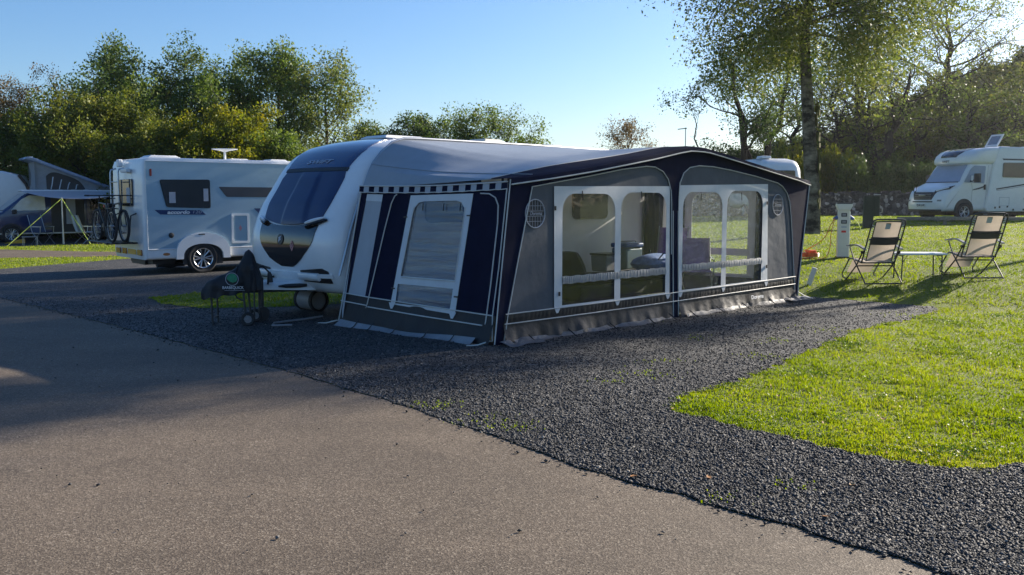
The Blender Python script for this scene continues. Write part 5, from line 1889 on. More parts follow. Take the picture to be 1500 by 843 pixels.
# rear wall
rearf = lambda u, v, k: (-k, u, v)
mb = MB(); mb.prism(rrect(0.62, 1.51, 1.55, 2.11, 0.06), rearf, 0.0, 0.03); rw2 = ap(mb, 'rear_window', M['glass_dark'], bevel=0.006)
mb = MB(); mb.grid(lambda u, v: (-0.032, lerp(0.74, 0.98, u), lerp(1.58, 1.92, v)), 3, 3); ap(mb, 'curtain', M['grey_print'], parent=rw2)
for y0, y1 in ((0.14, 0.42), (1.62, 1.9)):
    mb = MB(); mb.prism(rrect(y0, 0.43, y1, 0.56, 0.03), rearf, 0.0, 0.03); ap(mb, 'tail_lamp', M['lens_amber'], bevel=0.008)
mb = MB(); mb.prism(rrect(0.56, 0.44, 1.1, 0.55, 0.01), rearf, 0.0, 0.012); ap(mb, 'number_plate', M['yellow'])
mb = MB(); mb.prism(rrect(1.2, 0.43, 1.5, 0.56, 0.01), rearf, 0.0, 0.012); ap(mb, 'tail_lamp', M['lens_red'])
mb = MB()
for y in (1.12, 1.7):
    mb.tube([(-0.02, y, 2.36), (-0.13, y, 2.33), (-0.15, y, 2.26), (-0.15, y, 0.95), (-0.02, y, 0.9)], 0.018, 8)
for z in (1.15, 1.45, 1.75, 2.05):
    mb.tube([(-0.15, 1.12, z), (-0.15, 1.7, z)], 0.014, 8)
ap(mb, 'ladder', M['steel'], smooth=True)
mb = MB(); mb.box((-0.06, 0.9, 2.3), (0.1, 0.42, 0.09)); mb.box((-0.06, 1.3, 2.47), (0.1, 0.15, 0.17)); ap(mb, 'reversing_camera', M['white_plastic'], bevel=0.02)
mb = MB()
for x in (-0.2, -0.42, -0.62):
    mb.tube([(x, 0.15, 0.72), (x, 1.98, 0.72)], 0.022, 6)
for y in (0.45, 1.6):
    mb.tube([(0.0, y, 0.70), (-0.66, y, 0.70)], 0.02, 8)
    mb.tube([(0.0, y, 1.35), (-0.12, y, 1.3), (-0.2, y, 0.70)], 0.016, 8)
ap(mb, 'bicycle_rack', M['dark_steel'], smooth=True)
roof_vent(mh, (0.75 + AF[0], 1.0 + AF[1], 2.57), 0.72, 0.6, 0.08)
roof_vent(mh, (2.6 + AF[0], 1.1 + AF[1], 2.57), 0.5, 0.5, 0.06)
roof_vent(mh, (3.6 + AF[0], 1.1 + AF[1], 2.57), 0.5, 0.5, 0.07)
mb = MB()
mb.tube([(2.2, 0.8, 2.56), (2.2, 0.8, 2.78)], 0.03, 8)
mb.lathe([(0.02, 2.77), (0.1, 2.80), (0.3, 2.835), (0.3, 2.845), (0.05, 2.85)], (2.2, 0.8, 0), 'Z', 24)
ap(mb, 'satellite_dome', M['white_plastic'], smooth=True)

# ---- bicycles, each leaning across the rack
def bicycle(label, x, flip, mat, lampred):
    q = acc(x, 1.06, 0.745)
    root = thing('bicycle', label, 'bicycle', (q.x, q.y, q.z), ARZ + PI / 2 + (PI if flip else 0), 'bicycles on the rear rack')
    r = 0.335
    for wx in (-0.52, 0.52):
        mb = MB()
        mb.tube([(r * math.cos(t * PI / 18), 0, r * math.sin(t * PI / 18)) for t in range(36)], 0.03, 7, closed=True)
        w = mb.build('wheel', M['rubber'], root, True)
        w.location = (wx, 0, r)
        mb = MB()
        mb.tube([(0.3 * math.cos(t * PI / 14), 0, 0.3 * math.sin(t * PI / 14)) for t in range(28)], 0.011, 5, closed=True)
        for k in range(14):
            a = k * 2 * PI / 14
            mb.tube([(0.02 * math.cos(a + 1), 0.015 * (-1) ** k, 0.02 * math.sin(a + 1)), (0.3 * math.cos(a), 0, 0.3 * math.sin(a))], 0.0025, 3)
        mb.lathe([(0.001, -0.04), (0.025, -0.04), (0.025, 0.04), (0.001, 0.04)], (0, 0, 0), 'Y', 10)
        mb.build('rim', M['steel'], w, True)
    mb = MB()
    bb, st, hd, rx, fx = (-0.06, 0, 0.3), (-0.2, 0, 0.80), (0.34, 0, 0.84), (-0.52, 0, r), (0.52, 0, r)
    for a, b in ((bb, st), (st, hd), (bb, (0.37, 0, 0.74)), (bb, rx), (st, rx), (hd, (0.38, 0, 0.70))):
        mb.tube([a, b], 0.019, 8)
    for s in (-0.05, 0.05):
        mb.tube([(0.38, 0, 0.70), (0.40, s, 0.66), (0.52, s, r)], 0.013, 6)
    mb.build('frame', mat, root, True)
    mb = MB()
    mb.tube([(0.34, 0, 0.84), (0.31, 0, 0.97), (0.36, 0, 1.0)], 0.014, 7)
    mb.tube([(0.30, -0.3, 1.0), (0.36, -0.12, 1.0), (0.36, 0.12, 1.0), (0.30, 0.3, 1.0)], 0.013, 7)
    for s in (-0.3, 0.3):
        mb.tube([(0.31, s * 0.72, 1.0), (0.29, s * 1.05, 1.0)], 0.018, 7)
    mb.build('handlebar', M['black_plastic'], root, True)
    mb = MB()
    mb.tube([(-0.2, 0, 0.80), (-0.225, 0, 0.92)], 0.013, 7)
    mb.grid(lambda u, v: (lerp(-0.36, -0.08, u), (v - 0.5) * lerp(0.17, 0.04, smooth01(u * 1.3)), 0.95 - 0.03 * (2 * v - 1) ** 2), 8, 6)
    mb.grid(lambda u, v: (lerp(-0.36, -0.08, u), (v - 0.5) * lerp(0.17, 0.04, smooth01(u * 1.3)), 0.92), 8, 6)
    mb.build('saddle', M['black_plastic'], root, True)
    mb = MB()
    mb.lathe([(0.001, 0.05), (0.09, 0.05), (0.09, 0.055), (0.001, 0.055)], (-0.06, 0, 0.3), 'Y', 18)
    mb.tube([(-0.06, 0.06, 0.3), (0.04, 0.07, 0.16)], 0.01, 6)
    mb.tube([(-0.06, -0.06, 0.3), (-0.16, -0.07, 0.44)], 0.01, 6)
    mb.box((0.04, 0.11, 0.16), (0.09, 0.08, 0.02)); mb.box((-0.16, -0.11, 0.44), (0.09, 0.08, 0.02))
    mb.build('crank', M['black_plastic'], root)
    mb = MB()
    mb.tube([(-0.52, 0, 0.69), (-0.75, 0, 0.58)], 0.012, 5)
    mb.box((-0.5, 0, 0.72), (0.34, 0.13, 0.02))
    mb.build('luggage_carrier', M['black_plastic'], root)
    if lampred:
        mb = MB(); mb.box((-0.66, 0, 0.78), (0.06, 0.16, 0.1)); mb.box((-0.45, 0, 0.78), (0.3, 0.15, 0.09), mi=1)
        mb.build('rear_lamp', [M['red_print'], M['black_plastic']], root, False, 0.01)
    return root
bicycle('black bicycle with a red rear lamp, nearer the motorhome on the rack', -0.24, True, M['dark_steel'], True)
bicycle('dark bicycle without a lamp on the outer rail of the motorhome rack', -0.50, False, M['dark_steel'], False)

# ---------------------------------------------------------------- blue campervan with raised roof
VU = Vector((0.8, 0.6, 0))
VRZ = math.atan2(VU.y, VU.x)
VN = Vector((-0.6, 0.8, 0))
V0 = Vector((-19.2, 35.4, 0))
def vp_(x, y, z=0):
    return V0 + VU * x + VN * y + Vector((0, 0, z))
VO = (1.5, 0.95)
q = vp_(*VO)
van = thing('campervan', 'dark blue campervan with raised grey pop-top roof and foil blinds in its windows', 'campervan', (q.x, q.y, 0), VRZ)
VF = (-VO[0], -VO[1], 0)
def vpart(mb, name, mat, parent=None, smooth=False, bevel=0):
    return mb.build(name, mat, parent or van, smooth, bevel, off=VF)
prof = [(-0.82, 0.32), (-0.92, 0.45), (-0.95, 0.7), (-0.9, 0.92), (-0.78, 1.02), (-0.45, 1.13), (-0.28, 1.19), (0.05, 1.48), (0.42, 1.8), (0.62, 1.9), (0.95, 1.96), (2.4, 1.98), (3.6, 1.95), (3.82, 1.85), (3.95, 1.3), (4.0, 0.9), (3.98, 0.5), (3.88, 0.32)]
vpart(pillow(prof, 0.0, 1.9, 0.09, 4), 'body', M['camper_blue'], smooth=True)
def vwin(pts, name, mat, d0=0.0, d1=0.012, par=None):
    mb = MB(); mb.prism(rq(pts, 0.06), sidef, d0, d1)
    return vpart(mb, name, mat, parent=par)
vwin([(0.0, 1.23), (1.22, 1.25), (1.2, 1.80), (0.66, 1.82), (0.38, 1.66)], 'window', M['silver_foil'])
dr = vwin([(1.42, 0.36), (2.62, 0.36), (2.62, 1.82), (1.42, 1.82)], 'door_opening', M['black_plastic'], 0.0, 0.006)  # black sheet on the bodywork stands in for the shaded interior
mb = MB()
mb.grid(lambda u, v: (lerp(1.95, 2.3, u), -0.012, lerp(0.7, 1.7, v)), 3, 5)
vpart(mb, 'curtain', M['grey_print'], parent=dr)
vwin([(2.75, 1.25), (3.75, 1.25), (3.68, 1.8), (2.75, 1.82)], 'window', M['glass_dark'])
mb = MB()
mb.prism(rq([(2.72, 0.4), (3.9, 0.4), (3.85, 1.9), (2.72, 1.93)], 0.05), sidef, 0.03, 0.07)
sd_ = vpart(mb, 'sliding_door', M['camper_blue'])
mb = MB(); mb.prism(rq([(2.82, 1.25), (3.74, 1.25), (3.68, 1.8), (2.82, 1.82)], 0.06), sidef, 0.071, 0.078); vpart(mb, 'window', M['glass_dark'], parent=sd_)
mb = MB()
mb.patch(lambda u, v, k: (lerp(-0.24, 0.56, v) - 0.012 * k, lerp(0.12, 1.78, u), lerp(1.235, 1.875, v) + 0.012 * k), 8, 6)
vpart(mb, 'windscreen', pmat('windscreen_sky_tint', (0.05, 0.09, 0.16), 0.08, coat=0.5), smooth=True)  # blue of the reflected sky is put into the glass colour
for x in (0.0, 3.0):
    mb = MB()
    mb.prism([(x + 0.41 * math.cos(t * PI / 14), 0.34 + 0.41 * math.sin(t * PI / 14)) for t in range(-2, 17)], sidef, 0.0, 0.005)
    vpart(mb, 'arch_shade', M['black_plastic'])  # black disc on the side paints in the dark wheel opening
    spoked_wheel(van, (x + VF[0], 0.06 + VF[1], 0.335), 0.335, 0.22, 0.225, -1, 7)
    spoked_wheel(van, (x + VF[0], 1.84 + VF[1], 0.335), 0.335, 0.22, 0.225, 1, 7)
mb = MB(); mb.box((0.12, -0.12, 1.2), (0.14, 0.2, 0.17)); vpart(mb, 'wing_mirror', M['black_plastic'], bevel=0.03)
mb = MB(); mb.box((1.25, -0.015, 0.98), (0.2, 0.03, 0.03)); mb.box((0.7, -0.012, 0.98), (0.1, 0.02, 0.02)); vpart(mb, 'handle', M['camper_blue'])
mb = MB(); mb.prism(rq([(-0.88, 0.75), (-0.5, 0.8), (-0.45, 1.0), (-0.78, 0.98)], 0.04), sidef, 0.0, 0.012); vpart(mb, 'headlight', M['lens_clear'])
mb = MB(); mb.prism([(-0.4, 0.33), (3.2, 0.33), (3.2, 0.38), (-0.4, 0.38)], sidef, 0.0, 0.01); vpart(mb, 'sill_strip', M['steel'])
# pop-top: lid hinged at the back, canvas bellows below it
mb = MB()
lid = [(0.62, 3.22), (0.66, 3.30), (0.85, 3.32), (3.85, 2.14), (3.9, 2.06), (3.8, 2.03), (0.8, 3.18)]
lo = pillow(lid, 0.2, 1.7, 0.03, 2)
pt = vpart(lo, 'pop_top_lid', pmat('grey_blue_roof_lid', (0.16, 0.22, 0.34), 0.35, coat=0.4), smooth=True)
mb = MB()
for y, sg in ((0.27, 1), (1.63, -1)):
    mb.grid(lambda u, v: (lerp(0.95, 3.72, u), y + 0.06 * sg * math.sin(PI * v) + 0.01 * math.sin(u * 30), lerp(1.95, lerp(3.17, 2.09, u), v)), 30, 8)
mb.grid(lambda u, v: (0.95 + 0.07 * math.sin(PI * v), lerp(0.27, 1.63, u), lerp(1.95, 3.17, v)), 10, 8)
cvs = vpart(mb, 'pop_top_canvas', M['popup_cloth'], parent=pt, smooth=True)
mb = MB()
mb.grid(lambda u, v: (lerp(1.35, 2.75, u), 0.262 + 0.06 * math.sin(PI * (0.12 + 0.6 * v)) - 0.02, lerp(2.06, lerp(2.86, 2.38, u) - 0.28 * (2 * u - 1) ** 4, v)), 16, 6)
vpart(mb, 'mesh_window', M['black_plastic'], parent=pt, smooth=True)
mb = MB()
for k in range(4):
    x = 1.5 + 0.3 * k
    mb.tube([(x, 0.268, 2.06), (x + 0.05, 0.285, 2.25), (x + 0.1, 0.285, 2.55 - 0.1 * k)], 0.02, 5)
vpart(mb, 'window_fold', M['silver_foil'], parent=pt, smooth=True)
mb = MB()
mb.grid(lambda u, v: (lerp(0.75, 3.8, u), lerp(0.1, 0.3, v), 1.99 + 0.05 * v + 0.03 * math.sin(u * 40) * v), 40, 4)
vpart(mb, 'canvas_hem', M['silver_foil'], parent=pt, smooth=True)

# sun canopy on the van's side with poles and guy lines
q = vp_(2.2, -1.2)
cano = thing('sun_canopy', 'pale grey sun canopy stretched from the campervan to two poles with lime guy lines', 'canopy', (q.x, q.y, 0), VRZ)
OFV = (-2.2, 1.2, 0)
def kp(mb, name, mat, smooth=False, parent=None):
    return mb.build(name, mat, parent or cano, smooth, off=OFV)
def canopy(u, v):
    x = lerp(lerp(0.35, 3.7, u), lerp(1.35, 3.7, u), v)
    y = lerp(0.0, -2.4, v)
    z = lerp(2.0, lerp(1.70, 1.92, u), v) - 0.10 * math.sin(PI * u) * v - 0.06 * math.sin(PI * v)
    return (x, y, z)
mb = MB()
mb.grid(canopy, 24, 18)
kp(mb, 'canopy_cloth', M['canopy_cloth'], True)
mb = MB(); mb.tube([(0.3, 0.0, 2.0), (3.75, 0.0, 2.0)], 0.035, 8); kp(mb, 'side_rail', M['white_plastic'], True)
for (x, y, z) in ((1.35, -2.4, 1.72), (3.7, -2.4, 1.94)):
    mb = MB(); mb.tube([(x, y, z + 0.03), (x, y, 0.0)], [0.02, 0.032], 8); kp(mb, 'pole', M['steel'], True)
for p0, p1 in (((1.35, -2.4, 1.70), (-0.6, -3.0, 0.02)), ((1.35, -2.4, 1.70), (2.1, -3.2, 0.02)), ((3.7, -2.4, 1.9), (2.9, -3.1, 0.02)), ((3.7, -2.4, 1.9), (4.3, -3.3, 0.02))):
    mb = MB(); mb.tube([p0, p1], 0.014, 6); kp(mb, 'guy_line', M['guy'], True)

# folding chairs, footstool and a yellow levelling wedge under the canopy
def folding_chair(label, x, y, rz, cl, fr):
    q = vp_(x, y)
    s = thing('folding_chair', label, 'chair', (q.x, q.y, 0.006), VRZ + rz, 'folding chairs under the canopy')
    mb = MB(); mb.grid(lambda u, v: ((u - 0.5) * 0.48, (v - 0.5) * 0.46, 0.45 - 0.03 * math.sin(PI * u)), 6, 6); mb.build('seat', M[cl], s, True)
    mb = MB(); mb.grid(lambda u, v: (-0.24 - 0.2 * v, (u - 0.5) * 0.5 * (1 - 0.25 * v ** 4), 0.45 + 0.62 * v), 6, 8); mb.build('backrest', M[cl], s, True)
    mb = MB(); mb.grid(lambda u, v: (-0.25 - 0.2 * v, (u - 0.5) * 0.16, 0.46 + 0.6 * v), 3, 6); mb.build('back_stripe', M[fr], s, True)
    for sy in (-0.27, 0.27):
        mb = MB()
        mb.tube([(0.3, sy, 0.0), (-0.22, sy, 0.45), (-0.46, sy, 1.08)], 0.013, 6)
        mb.tube([(-0.3, sy, 0.0), (0.24, sy, 0.45)], 0.013, 6)
        mb.tube([(0.24, sy, 0.45), (0.26, sy, 0.63)], 0.012, 6)
        mb.box((0.02, sy, 0.65), (0.5, 0.05, 0.025))
        mb.build('side_frame', M['steel'], s, True)
    return s
folding_chair('navy folding camp chair seen face on under the canopy', 0.75, -1.9, R(-65), 'navy_cloth', 'navy_cloth')
folding_chair('pale grey folding camp chair turned sideways by the canopy pole', 2.15, -2.3, R(20), 'sky_cloth', 'grey_plastic')
q = vp_(0.25, -2.3)
s = thing('footstool', 'small low metal footstool in front of the navy camp chair', 'footstool', (q.x, q.y, 0.006), VRZ)
mb = MB(); mb.box((0, 0, 0.3), (0.5, 0.32, 0.03)); mb.build('top', M['grey_plastic'], s)
for sx in (-0.22, 0.22):
    mb = MB(); mb.tube([(sx, -0.13, 0.0), (sx, -0.13, 0.29), (sx, 0.13, 0.29), (sx, 0.13, 0.0)], 0.011, 6); mb.build('leg', M['steel'], s, True)
q = vp_(0.05, -0.55)
mb = MB(); mb.prism([(-0.4, 0.0), (0.3, 0.0), (0.3, 0.14), (0.15, 0.14), (-0.1, 0.07)], lambda u, v, k: (u, k, v), -0.12, 0.12)
o = mb.build('levelling_wedge', M['yellow'], None, False, 0.01); o.location = (q.x, q.y, 0.006); o.rotation_euler = (0, 0, VRZ)
tag(o, 'yellow plastic levelling wedge by the campervan front wheel', 'levelling ramp')
q = vp_(2.9, -1.6)
s = thing('camp_table', 'small pale camp table half hidden behind the bicycles', 'table', (q.x, q.y, 0.006), VRZ)
mb = MB(); mb.box((0, 0, 0.62), (0.8, 0.5, 0.03)); mb.build('tabletop', M['sky_cloth'], s)
for sx in (-0.35, 0.35):
    for sy in (-0.2, 0.2):
        mb = MB(); mb.tube([(sx, sy, 0), (sx * 0.95, sy, 0.61)], 0.014, 6); mb.build('leg', M['steel'], s, True)

# white caravan behind the campervan
s = thing('touring_caravan', 'white touring caravan half hidden behind the blue campervan, with a round roof vent', 'caravan', (-22.6, 38.2, 0), R(20))
prof = [(-2.6, 0.45), (-2.75, 0.9), (-2.7, 1.6), (-2.45, 2.3), (-2.1, 2.7), (-1.6, 2.82), (1.6, 2.82), (2.2, 2.66), (2.55, 2.2), (2.7, 1.5), (2.68, 0.8), (2.55, 0.45)]
pillow(prof, -1.1, 1.1, 0.12, 4).build('body', M['white_gel'], s, True)
mb = MB(); mb.tube([(2.2, -1.1, 2.66), (2.45, -1.11, 2.3), (2.62, -1.11, 1.8), (2.68, -1.11, 1.2), (2.66, -1.11, 0.7)], 0.07, 6); mb.build('edge_trim', M['black_plastic'], s, True)
mb = MB(); mb.prism(rrect(-0.6, 1.3, 0.9, 2.0, 0.08), lambda u, v, k: (u, -1.1 - k, v), 0, 0.02); mb.build('window', M['glass_dark'], s)
mb = MB(); mb.tube([(0.9, -0.2, 2.8), (0.9, -0.2, 2.95)], 0.08, 10); mb.lathe([(0.02, 3.03), (0.2, 2.99), (0.26, 2.95), (0.02, 2.94)], (0.9, -0.2, 0), 'Z', 20); mb.build('roof_vent', M['white_plastic'], s, True)
for yy, sd2 in ((-0.95, -1), (0.95, 1)):
    spoked_wheel(s, (0.1, yy, 0.32), 0.32, 0.2, 0.2, sd2)
# ---------------------------------------------------------------- white motorhome on the right
E_ = Vector((0.965, 0.262, 0)).normalized()
ERZ = math.atan2(E_.y, E_.x)
EN = Vector((-E_.y, E_.x, 0))
E0 = Vector((16.13, 34.86, 0))
def ep(x, y):
    return E0 + E_ * x + EN * y
EO = (3.2, 1.1)
q = ep(*EO)
EZ = gz(*ep(1.1, 0.0)[:2]) + 0.0
m2 = thing('motorhome', 'white low-profile motorhome with a black grille parked on the right below the bank', 'motorhome', (q.x, q.y, EZ), ERZ)
EF = (-EO[0], -EO[1], 0)
def mp_(mb, name, mat, parent=None, smooth=False, bevel=0):
    return mb.build(name, mat, parent or m2, smooth, bevel, off=EF)
cab = [(0.10, 0.36), (0.03, 0.42), (0.0, 0.6), (0.02, 0.78), (0.07, 1.0), (0.14, 1.13), (0.35, 1.27), (0.62, 1.40), (0.82, 1.46), (1.0, 1.66), (1.28, 2.0), (1.42, 2.17), (1.7, 2.24), (2.5, 2.24), (2.5, 0.36)]
mp_(pillow(cab, 0.04, 2.06, 0.16, 6, xshift=lambda y, x, z: 0.16 * ((y - 1.05) / 1.0) ** 2 * smooth01((1.3 - x) / 0.8)), 'cab', M['white_gel'], smooth=True)
pod = [(1.28, 2.12), (1.12, 2.2), (1.10, 2.32), (1.18, 2.5), (1.38, 2.66), (1.75, 2.76), (2.3, 2.81), (2.9, 2.82), (2.9, 2.15), (1.9, 2.13)]
mp_(pillow(pod, -0.03, 2.17, 0.16, 6, xshift=lambda y, x, z: 0.30 * ((y - 1.07) / 1.1) ** 2 * smooth01((2.4 - x) / 1.0)), 'roof_pod', M['white_gel'], smooth=True)
cb = [(2.1, 0.34), (2.0, 0.5), (2.12, 1.0), (2.2, 1.6), (2.34, 2.2), (2.5, 2.7), (2.62, 2.815), (6.9, 2.815), (7.05, 2.7), (7.1, 2.0), (7.1, 0.6), (7.0, 0.34)]
mp_(pillow(cb, -0.05, 2.2, 0.05, 3), 'body', M['white_gel'], smooth=True)
ef = lambda u, v, k: (u, -k, v)
def es(pts, name, mat, d0, d1, par=None, r=0.03, bevel=0):
    mb = MB(); mb.prism(rq(pts, r) if r else pts, ef, d0, d1)
    return mp_(mb, name, mat, parent=par, bevel=bevel)
# front: blinds behind the windscreen, grille, lamps, plate
def cabx(z):
    return float(np.interp(z, [0.42, 0.6, 0.78, 1.0, 1.13, 1.27, 1.40, 1.46, 1.66, 2.0, 2.17], [0.03, 0.0, 0.02, 0.07, 0.14, 0.35, 0.62, 0.82, 1.0, 1.28, 1.42]))
def cabf(y, z, k):
    sh = 0.16 * ((y - 1.05) / 1.0) ** 2 * smooth01((1.3 - cabx(z)) / 0.8)
    d = max(0.0, min(y - 0.04, 2.06 - y))
    ins = 0.16 * (1 - math.sqrt(max(0, 1 - (1 - min(1, d / 0.16)) ** 2)))
    return (cabx(z) + sh + ins * 0.8 - k, y, z + k * 0.25)
def cf(name, mat, z0, z1, yl, yr, off, nu=14, nv=8, par=None):
    mb = MB()
    mb.patch(lambda u, v, k: cabf(lerp(yl(v), yr(v), u), lerp(z0, z1, v), off if k > 0 else -0.02), nu, nv)
    return mp_(mb, name, mat, parent=par, smooth=True)
cf('windscreen', M['blue_foil'], 1.485, 2.13, lambda v: lerp(1.97, 1.84, v), lambda v: lerp(0.13, 0.26, v), 0.012)
cf('wiper_panel', M['black_plastic'], 1.455, 1.49, lambda v: 1.93, lambda v: 0.17, 0.014, 14, 3)
gri = cf('grille', M['black_plastic'], 0.80, 1.09, lambda v: lerp(1.52, 1.68, v), lambda v: lerp(0.56, 0.42, v), 0.014)
mb = MB()
for z in (0.86, 0.93, 1.0):
    mb.tube([cabf(lerp(1.5, 0.6, t / 8), z, 0.024) for t in range(9)], 0.008, 5)
mb.tube([cabf(lerp(1.22, 0.88, t / 4), 0.965, 0.028) for t in range(5)], 0.03, 6)
mp_(mb, 'grille_bar', M['steel'], parent=gri, smooth=True)
cf('lower_grille', M['black_plastic'], 0.70, 0.745, lambda v: 1.6, lambda v: 0.5, 0.012, 14, 3)
pl = cf('number_plate', M['white_print'], 0.535, 0.645, lambda v: 1.31, lambda v: 0.79, 0.02, 8, 3)
text('lettering', 'YJ18 LVF', 0.1, M['dark_print'], pl, basis((cabf(1.05, 0.59, 0)[0] - 0.026 + EF[0], 1.05 + EF[1], 0.59), (0, -1, 0), (0, 0, 1)), width=0.46, bold=0.003)
for s in (0, 1):
    f = (lambda y: y) if s == 0 else (lambda y: 2.1 - y)
    mb = MB()
    mb.patch(lambda u, v, k: cabf(f(lerp(0.52, 0.075, u)), lerp(lerp(1.07, 1.20, u), lerp(1.15, 1.335, u), v), 0.014 if k > 0 else -0.02), 10, 5)
    h = mp_(mb, 'headlight', M['glass_dark'], smooth=True)
    mb = MB()
    mb.tube([cabf(f(lerp(0.46, 0.12, t / 5)), lerp(1.13, 1.26, t / 5), 0.02) for t in range(6)], 0.025, 6)
    mp_(mb, 'lamp_lens', M['lens_clear'], parent=h, smooth=True)
    mb = MB()
    mb.patch(lambda u, v, k: cabf(f(lerp(0.30, 0.14, u)), lerp(0.74, 0.80, v), 0.012 if k > 0 else -0.02), 5, 3)
    mp_(mb, 'fog_lamp', M['grey_plastic'], smooth=True)
cf('bumper_lip', M['black_plastic'], 0.365, 0.43, lambda v: 1.95, lambda v: 0.15, 0.012, 14, 3)
# pod skylight and name
def podf(y, s, k):
    # s climbs from the pod's face on to its top
    x = float(np.interp(s, [0, 0.25, 0.5, 0.75, 1.0], [1.11, 1.18, 1.38, 1.75, 2.1]))
    z = float(np.interp(s, [0, 0.25, 0.5, 0.75, 1.0], [2.34, 2.5, 2.66, 2.76, 2.795]))
    x += 0.30 * ((y - 1.07) / 1.1) ** 2 * smooth01((2.4 - x) / 1.0)
    return (x - k * 0.7, y, z + k)
mb = MB()
mb.patch(lambda u, v, k: podf(lerp(lerp(1.48, 1.62, v), lerp(0.66, 0.30, v), u), lerp(0.14, 0.98, v), 0.012 if k > 0 else -0.02), 14, 12)
mp_(mb, 'roof_window', M['glass_dark'], smooth=True)
text('lettering', 'SWIFT', 0.12, M['dark_print'], m2, basis((1.105 + EF[0] - 0.012, 1.12 + EF[1], 2.275), (0, -1, 0), (-0.12, 0, 1)), shear=0.3, width=0.42, ext=0.003)
# sides
es([(1.05, 1.46), (1.98, 1.42), (2.02, 2.08), (1.5, 2.1), (1.32, 1.95)], 'cab_window', M['blue_foil'], -0.036, -0.028, r=0.05)
mb = MB()
for pts in ([(1.45, 1.16), (1.75, 1.20), (2.0, 1.28), (2.03, 1.34), (1.75, 1.26), (1.5, 1.2)],):
    mb.prism(pts, ef, -0.04, -0.028)
mp_(mb, 'door_stripe', M['dark_print'])
mb = MB()
mb.tube([(1.42, -0.0 + 0.036, 0.5), (1.45, 0.036, 1.2), (1.40, 0.036, 1.45)], 0.004, 4)
mb.tube([(2.06, 0.036, 0.45), (2.10, 0.036, 1.4), (2.14, 0.036, 2.1)], 0.004, 4)
mp_(mb, 'door_gap', M['grey_plastic'])
mb = MB(); mb.box((2.0, 0.02, 1.28), (0.06, 0.06, 0.2)); mp_(mb, 'handle', M['black_plastic'], bevel=0.01)
for y0, sg in ((0.04, -1), (2.06, 1)):
    mb = MB()
    mb.tube([(1.35, y0, 1.5), (1.38, y0 + sg * 0.2, 1.55)], 0.035, 8)
    mb.box((1.40, y0 + sg * 0.30, 1.62), (0.14, 0.22, 0.34))
    mr_ = mp_(mb, 'wing_mirror', M['black_plastic'], bevel=0.04)
    mb = MB(); mb.box((1.32, y0 + sg * 0.12, 1.62), (0.02, 0.1, 0.2)); mp_(mb, 'mirror_cap', M['white_gel'], parent=mr_, bevel=0.02)
es([(2.72, 1.655), (3.74, 1.645), (3.74, 2.215), (2.73, 2.215)], 'window', pmat('brown_tinted_window', (0.07, 0.06, 0.055), 0.12, coat=0.4), 0.05, 0.08, r=0.06, bevel=0.006)
es([(4.6, 1.5), (5.9, 1.5), (5.9, 2.1), (4.6, 2.1)], 'window', M['glass_dark'], 0.05, 0.08, r=0.06, bevel=0.006)
es([(2.68, 2.37), (6.9, 2.33), (6.9, 2.27), (2.74, 2.31)], 'stripe', M['dark_print'], 0.05, 0.054, r=0)
es([(2.46, 1.23), (4.4, 1.5), (6.9, 1.5), (6.9, 1.46), (4.4, 1.45), (2.48, 1.18)], 'stripe', M['dark_print'], 0.05, 0.054, r=0)
es([(2.47, 1.16), (4.4, 1.42), (4.4, 1.40), (2.5, 1.135)], 'stripe', M['grey_print'], 0.05, 0.054, r=0)
mb = MB()
mb.sheet(rrect(2.63, 0.56, 3.1, 0.9, 0.02), [rrect(2.645, 0.575, 3.085, 0.885, 0.02)], ef, 0.05, 0.055)
mp_(mb, 'locker_door', M['grey_print'])
mb = MB()
for x, z in ((2.66, 0.52), (3.02, 0.54), (3.3, 0.42), (3.78, 0.42), (2.45, 0.5)):
    mb.box((x, -0.055, z), (0.06, 0.02, 0.07))
mb.lathe([(0.001, -0.052), (0.05, -0.052), (0.05, -0.075), (0.001, -0.075)], (3.83, 0, 0.84), 'Y', 14)
mp_(mb, 'side_fitting', M['dark_steel'])
for x in (1.1, 5.2):
    mb = MB()
    ccx = [(x + 0.43 * math.cos(t * PI / 14), 0.40 + 0.44 * math.sin(t * PI / 14)) for t in range(-1, 16)]
    y0 = -0.03 if x < 2 else 0.05
    mb.prism(ccx, ef, y0 - 0.012, y0 + 0.003)
    mp_(mb, 'arch_shade', M['black_plastic'])  # dark of the wheel opening painted as a flat black patch
    spoked_wheel(m2, (x + EF[0], (0.10 if x < 2 else 0.03) + EF[1], 0.345), 0.345, 0.22, 0.22, -1, 5)
    spoked_wheel(m2, (x + EF[0], (2.0 if x < 2 else 2.12) + EF[1], 0.345), 0.345, 0.22, 0.22, 1, 5)
mb = MB(); mb.box((3.6, 1.07, 0.28), (6.0, 1.3, 0.14)); mp_(mb, 'chassis', M['black_plastic'])
# open roof hatch
mb = MB()
mb.box((3.3, 0.9, 2.84), (0.62, 0.62, 0.06))
rv = mp_(mb, 'roof_hatch', M['white_plastic'], bevel=0.01)
T = Matrix.Rotation(R(-58), 3, 'Y')
mb = MB()
fn = lambda u, v, k: Vector((3.02, 0.9, 2.87)) + T @ Vector((0.0 + v, u, k))
mb.sheet([(-0.32, 0.0), (0.32, 0.0), (0.32, 0.55), (-0.32, 0.55)], [[(-0.25, 0.07), (0.25, 0.07), (0.25, 0.48), (-0.25, 0.48)]], fn, 0.0, 0.035)
hd = mp_(mb, 'hatch_lid', M['white_plastic'], parent=rv)
mb = MB(); mb.prism([(-0.255, 0.065), (0.255, 0.065), (0.255, 0.485), (-0.255, 0.485)], fn, 0.01, 0.02); mp_(mb, 'hatch_glass', pmat('smoked_hatch', (0.2, 0.24, 0.3), 0.2), parent=rv)
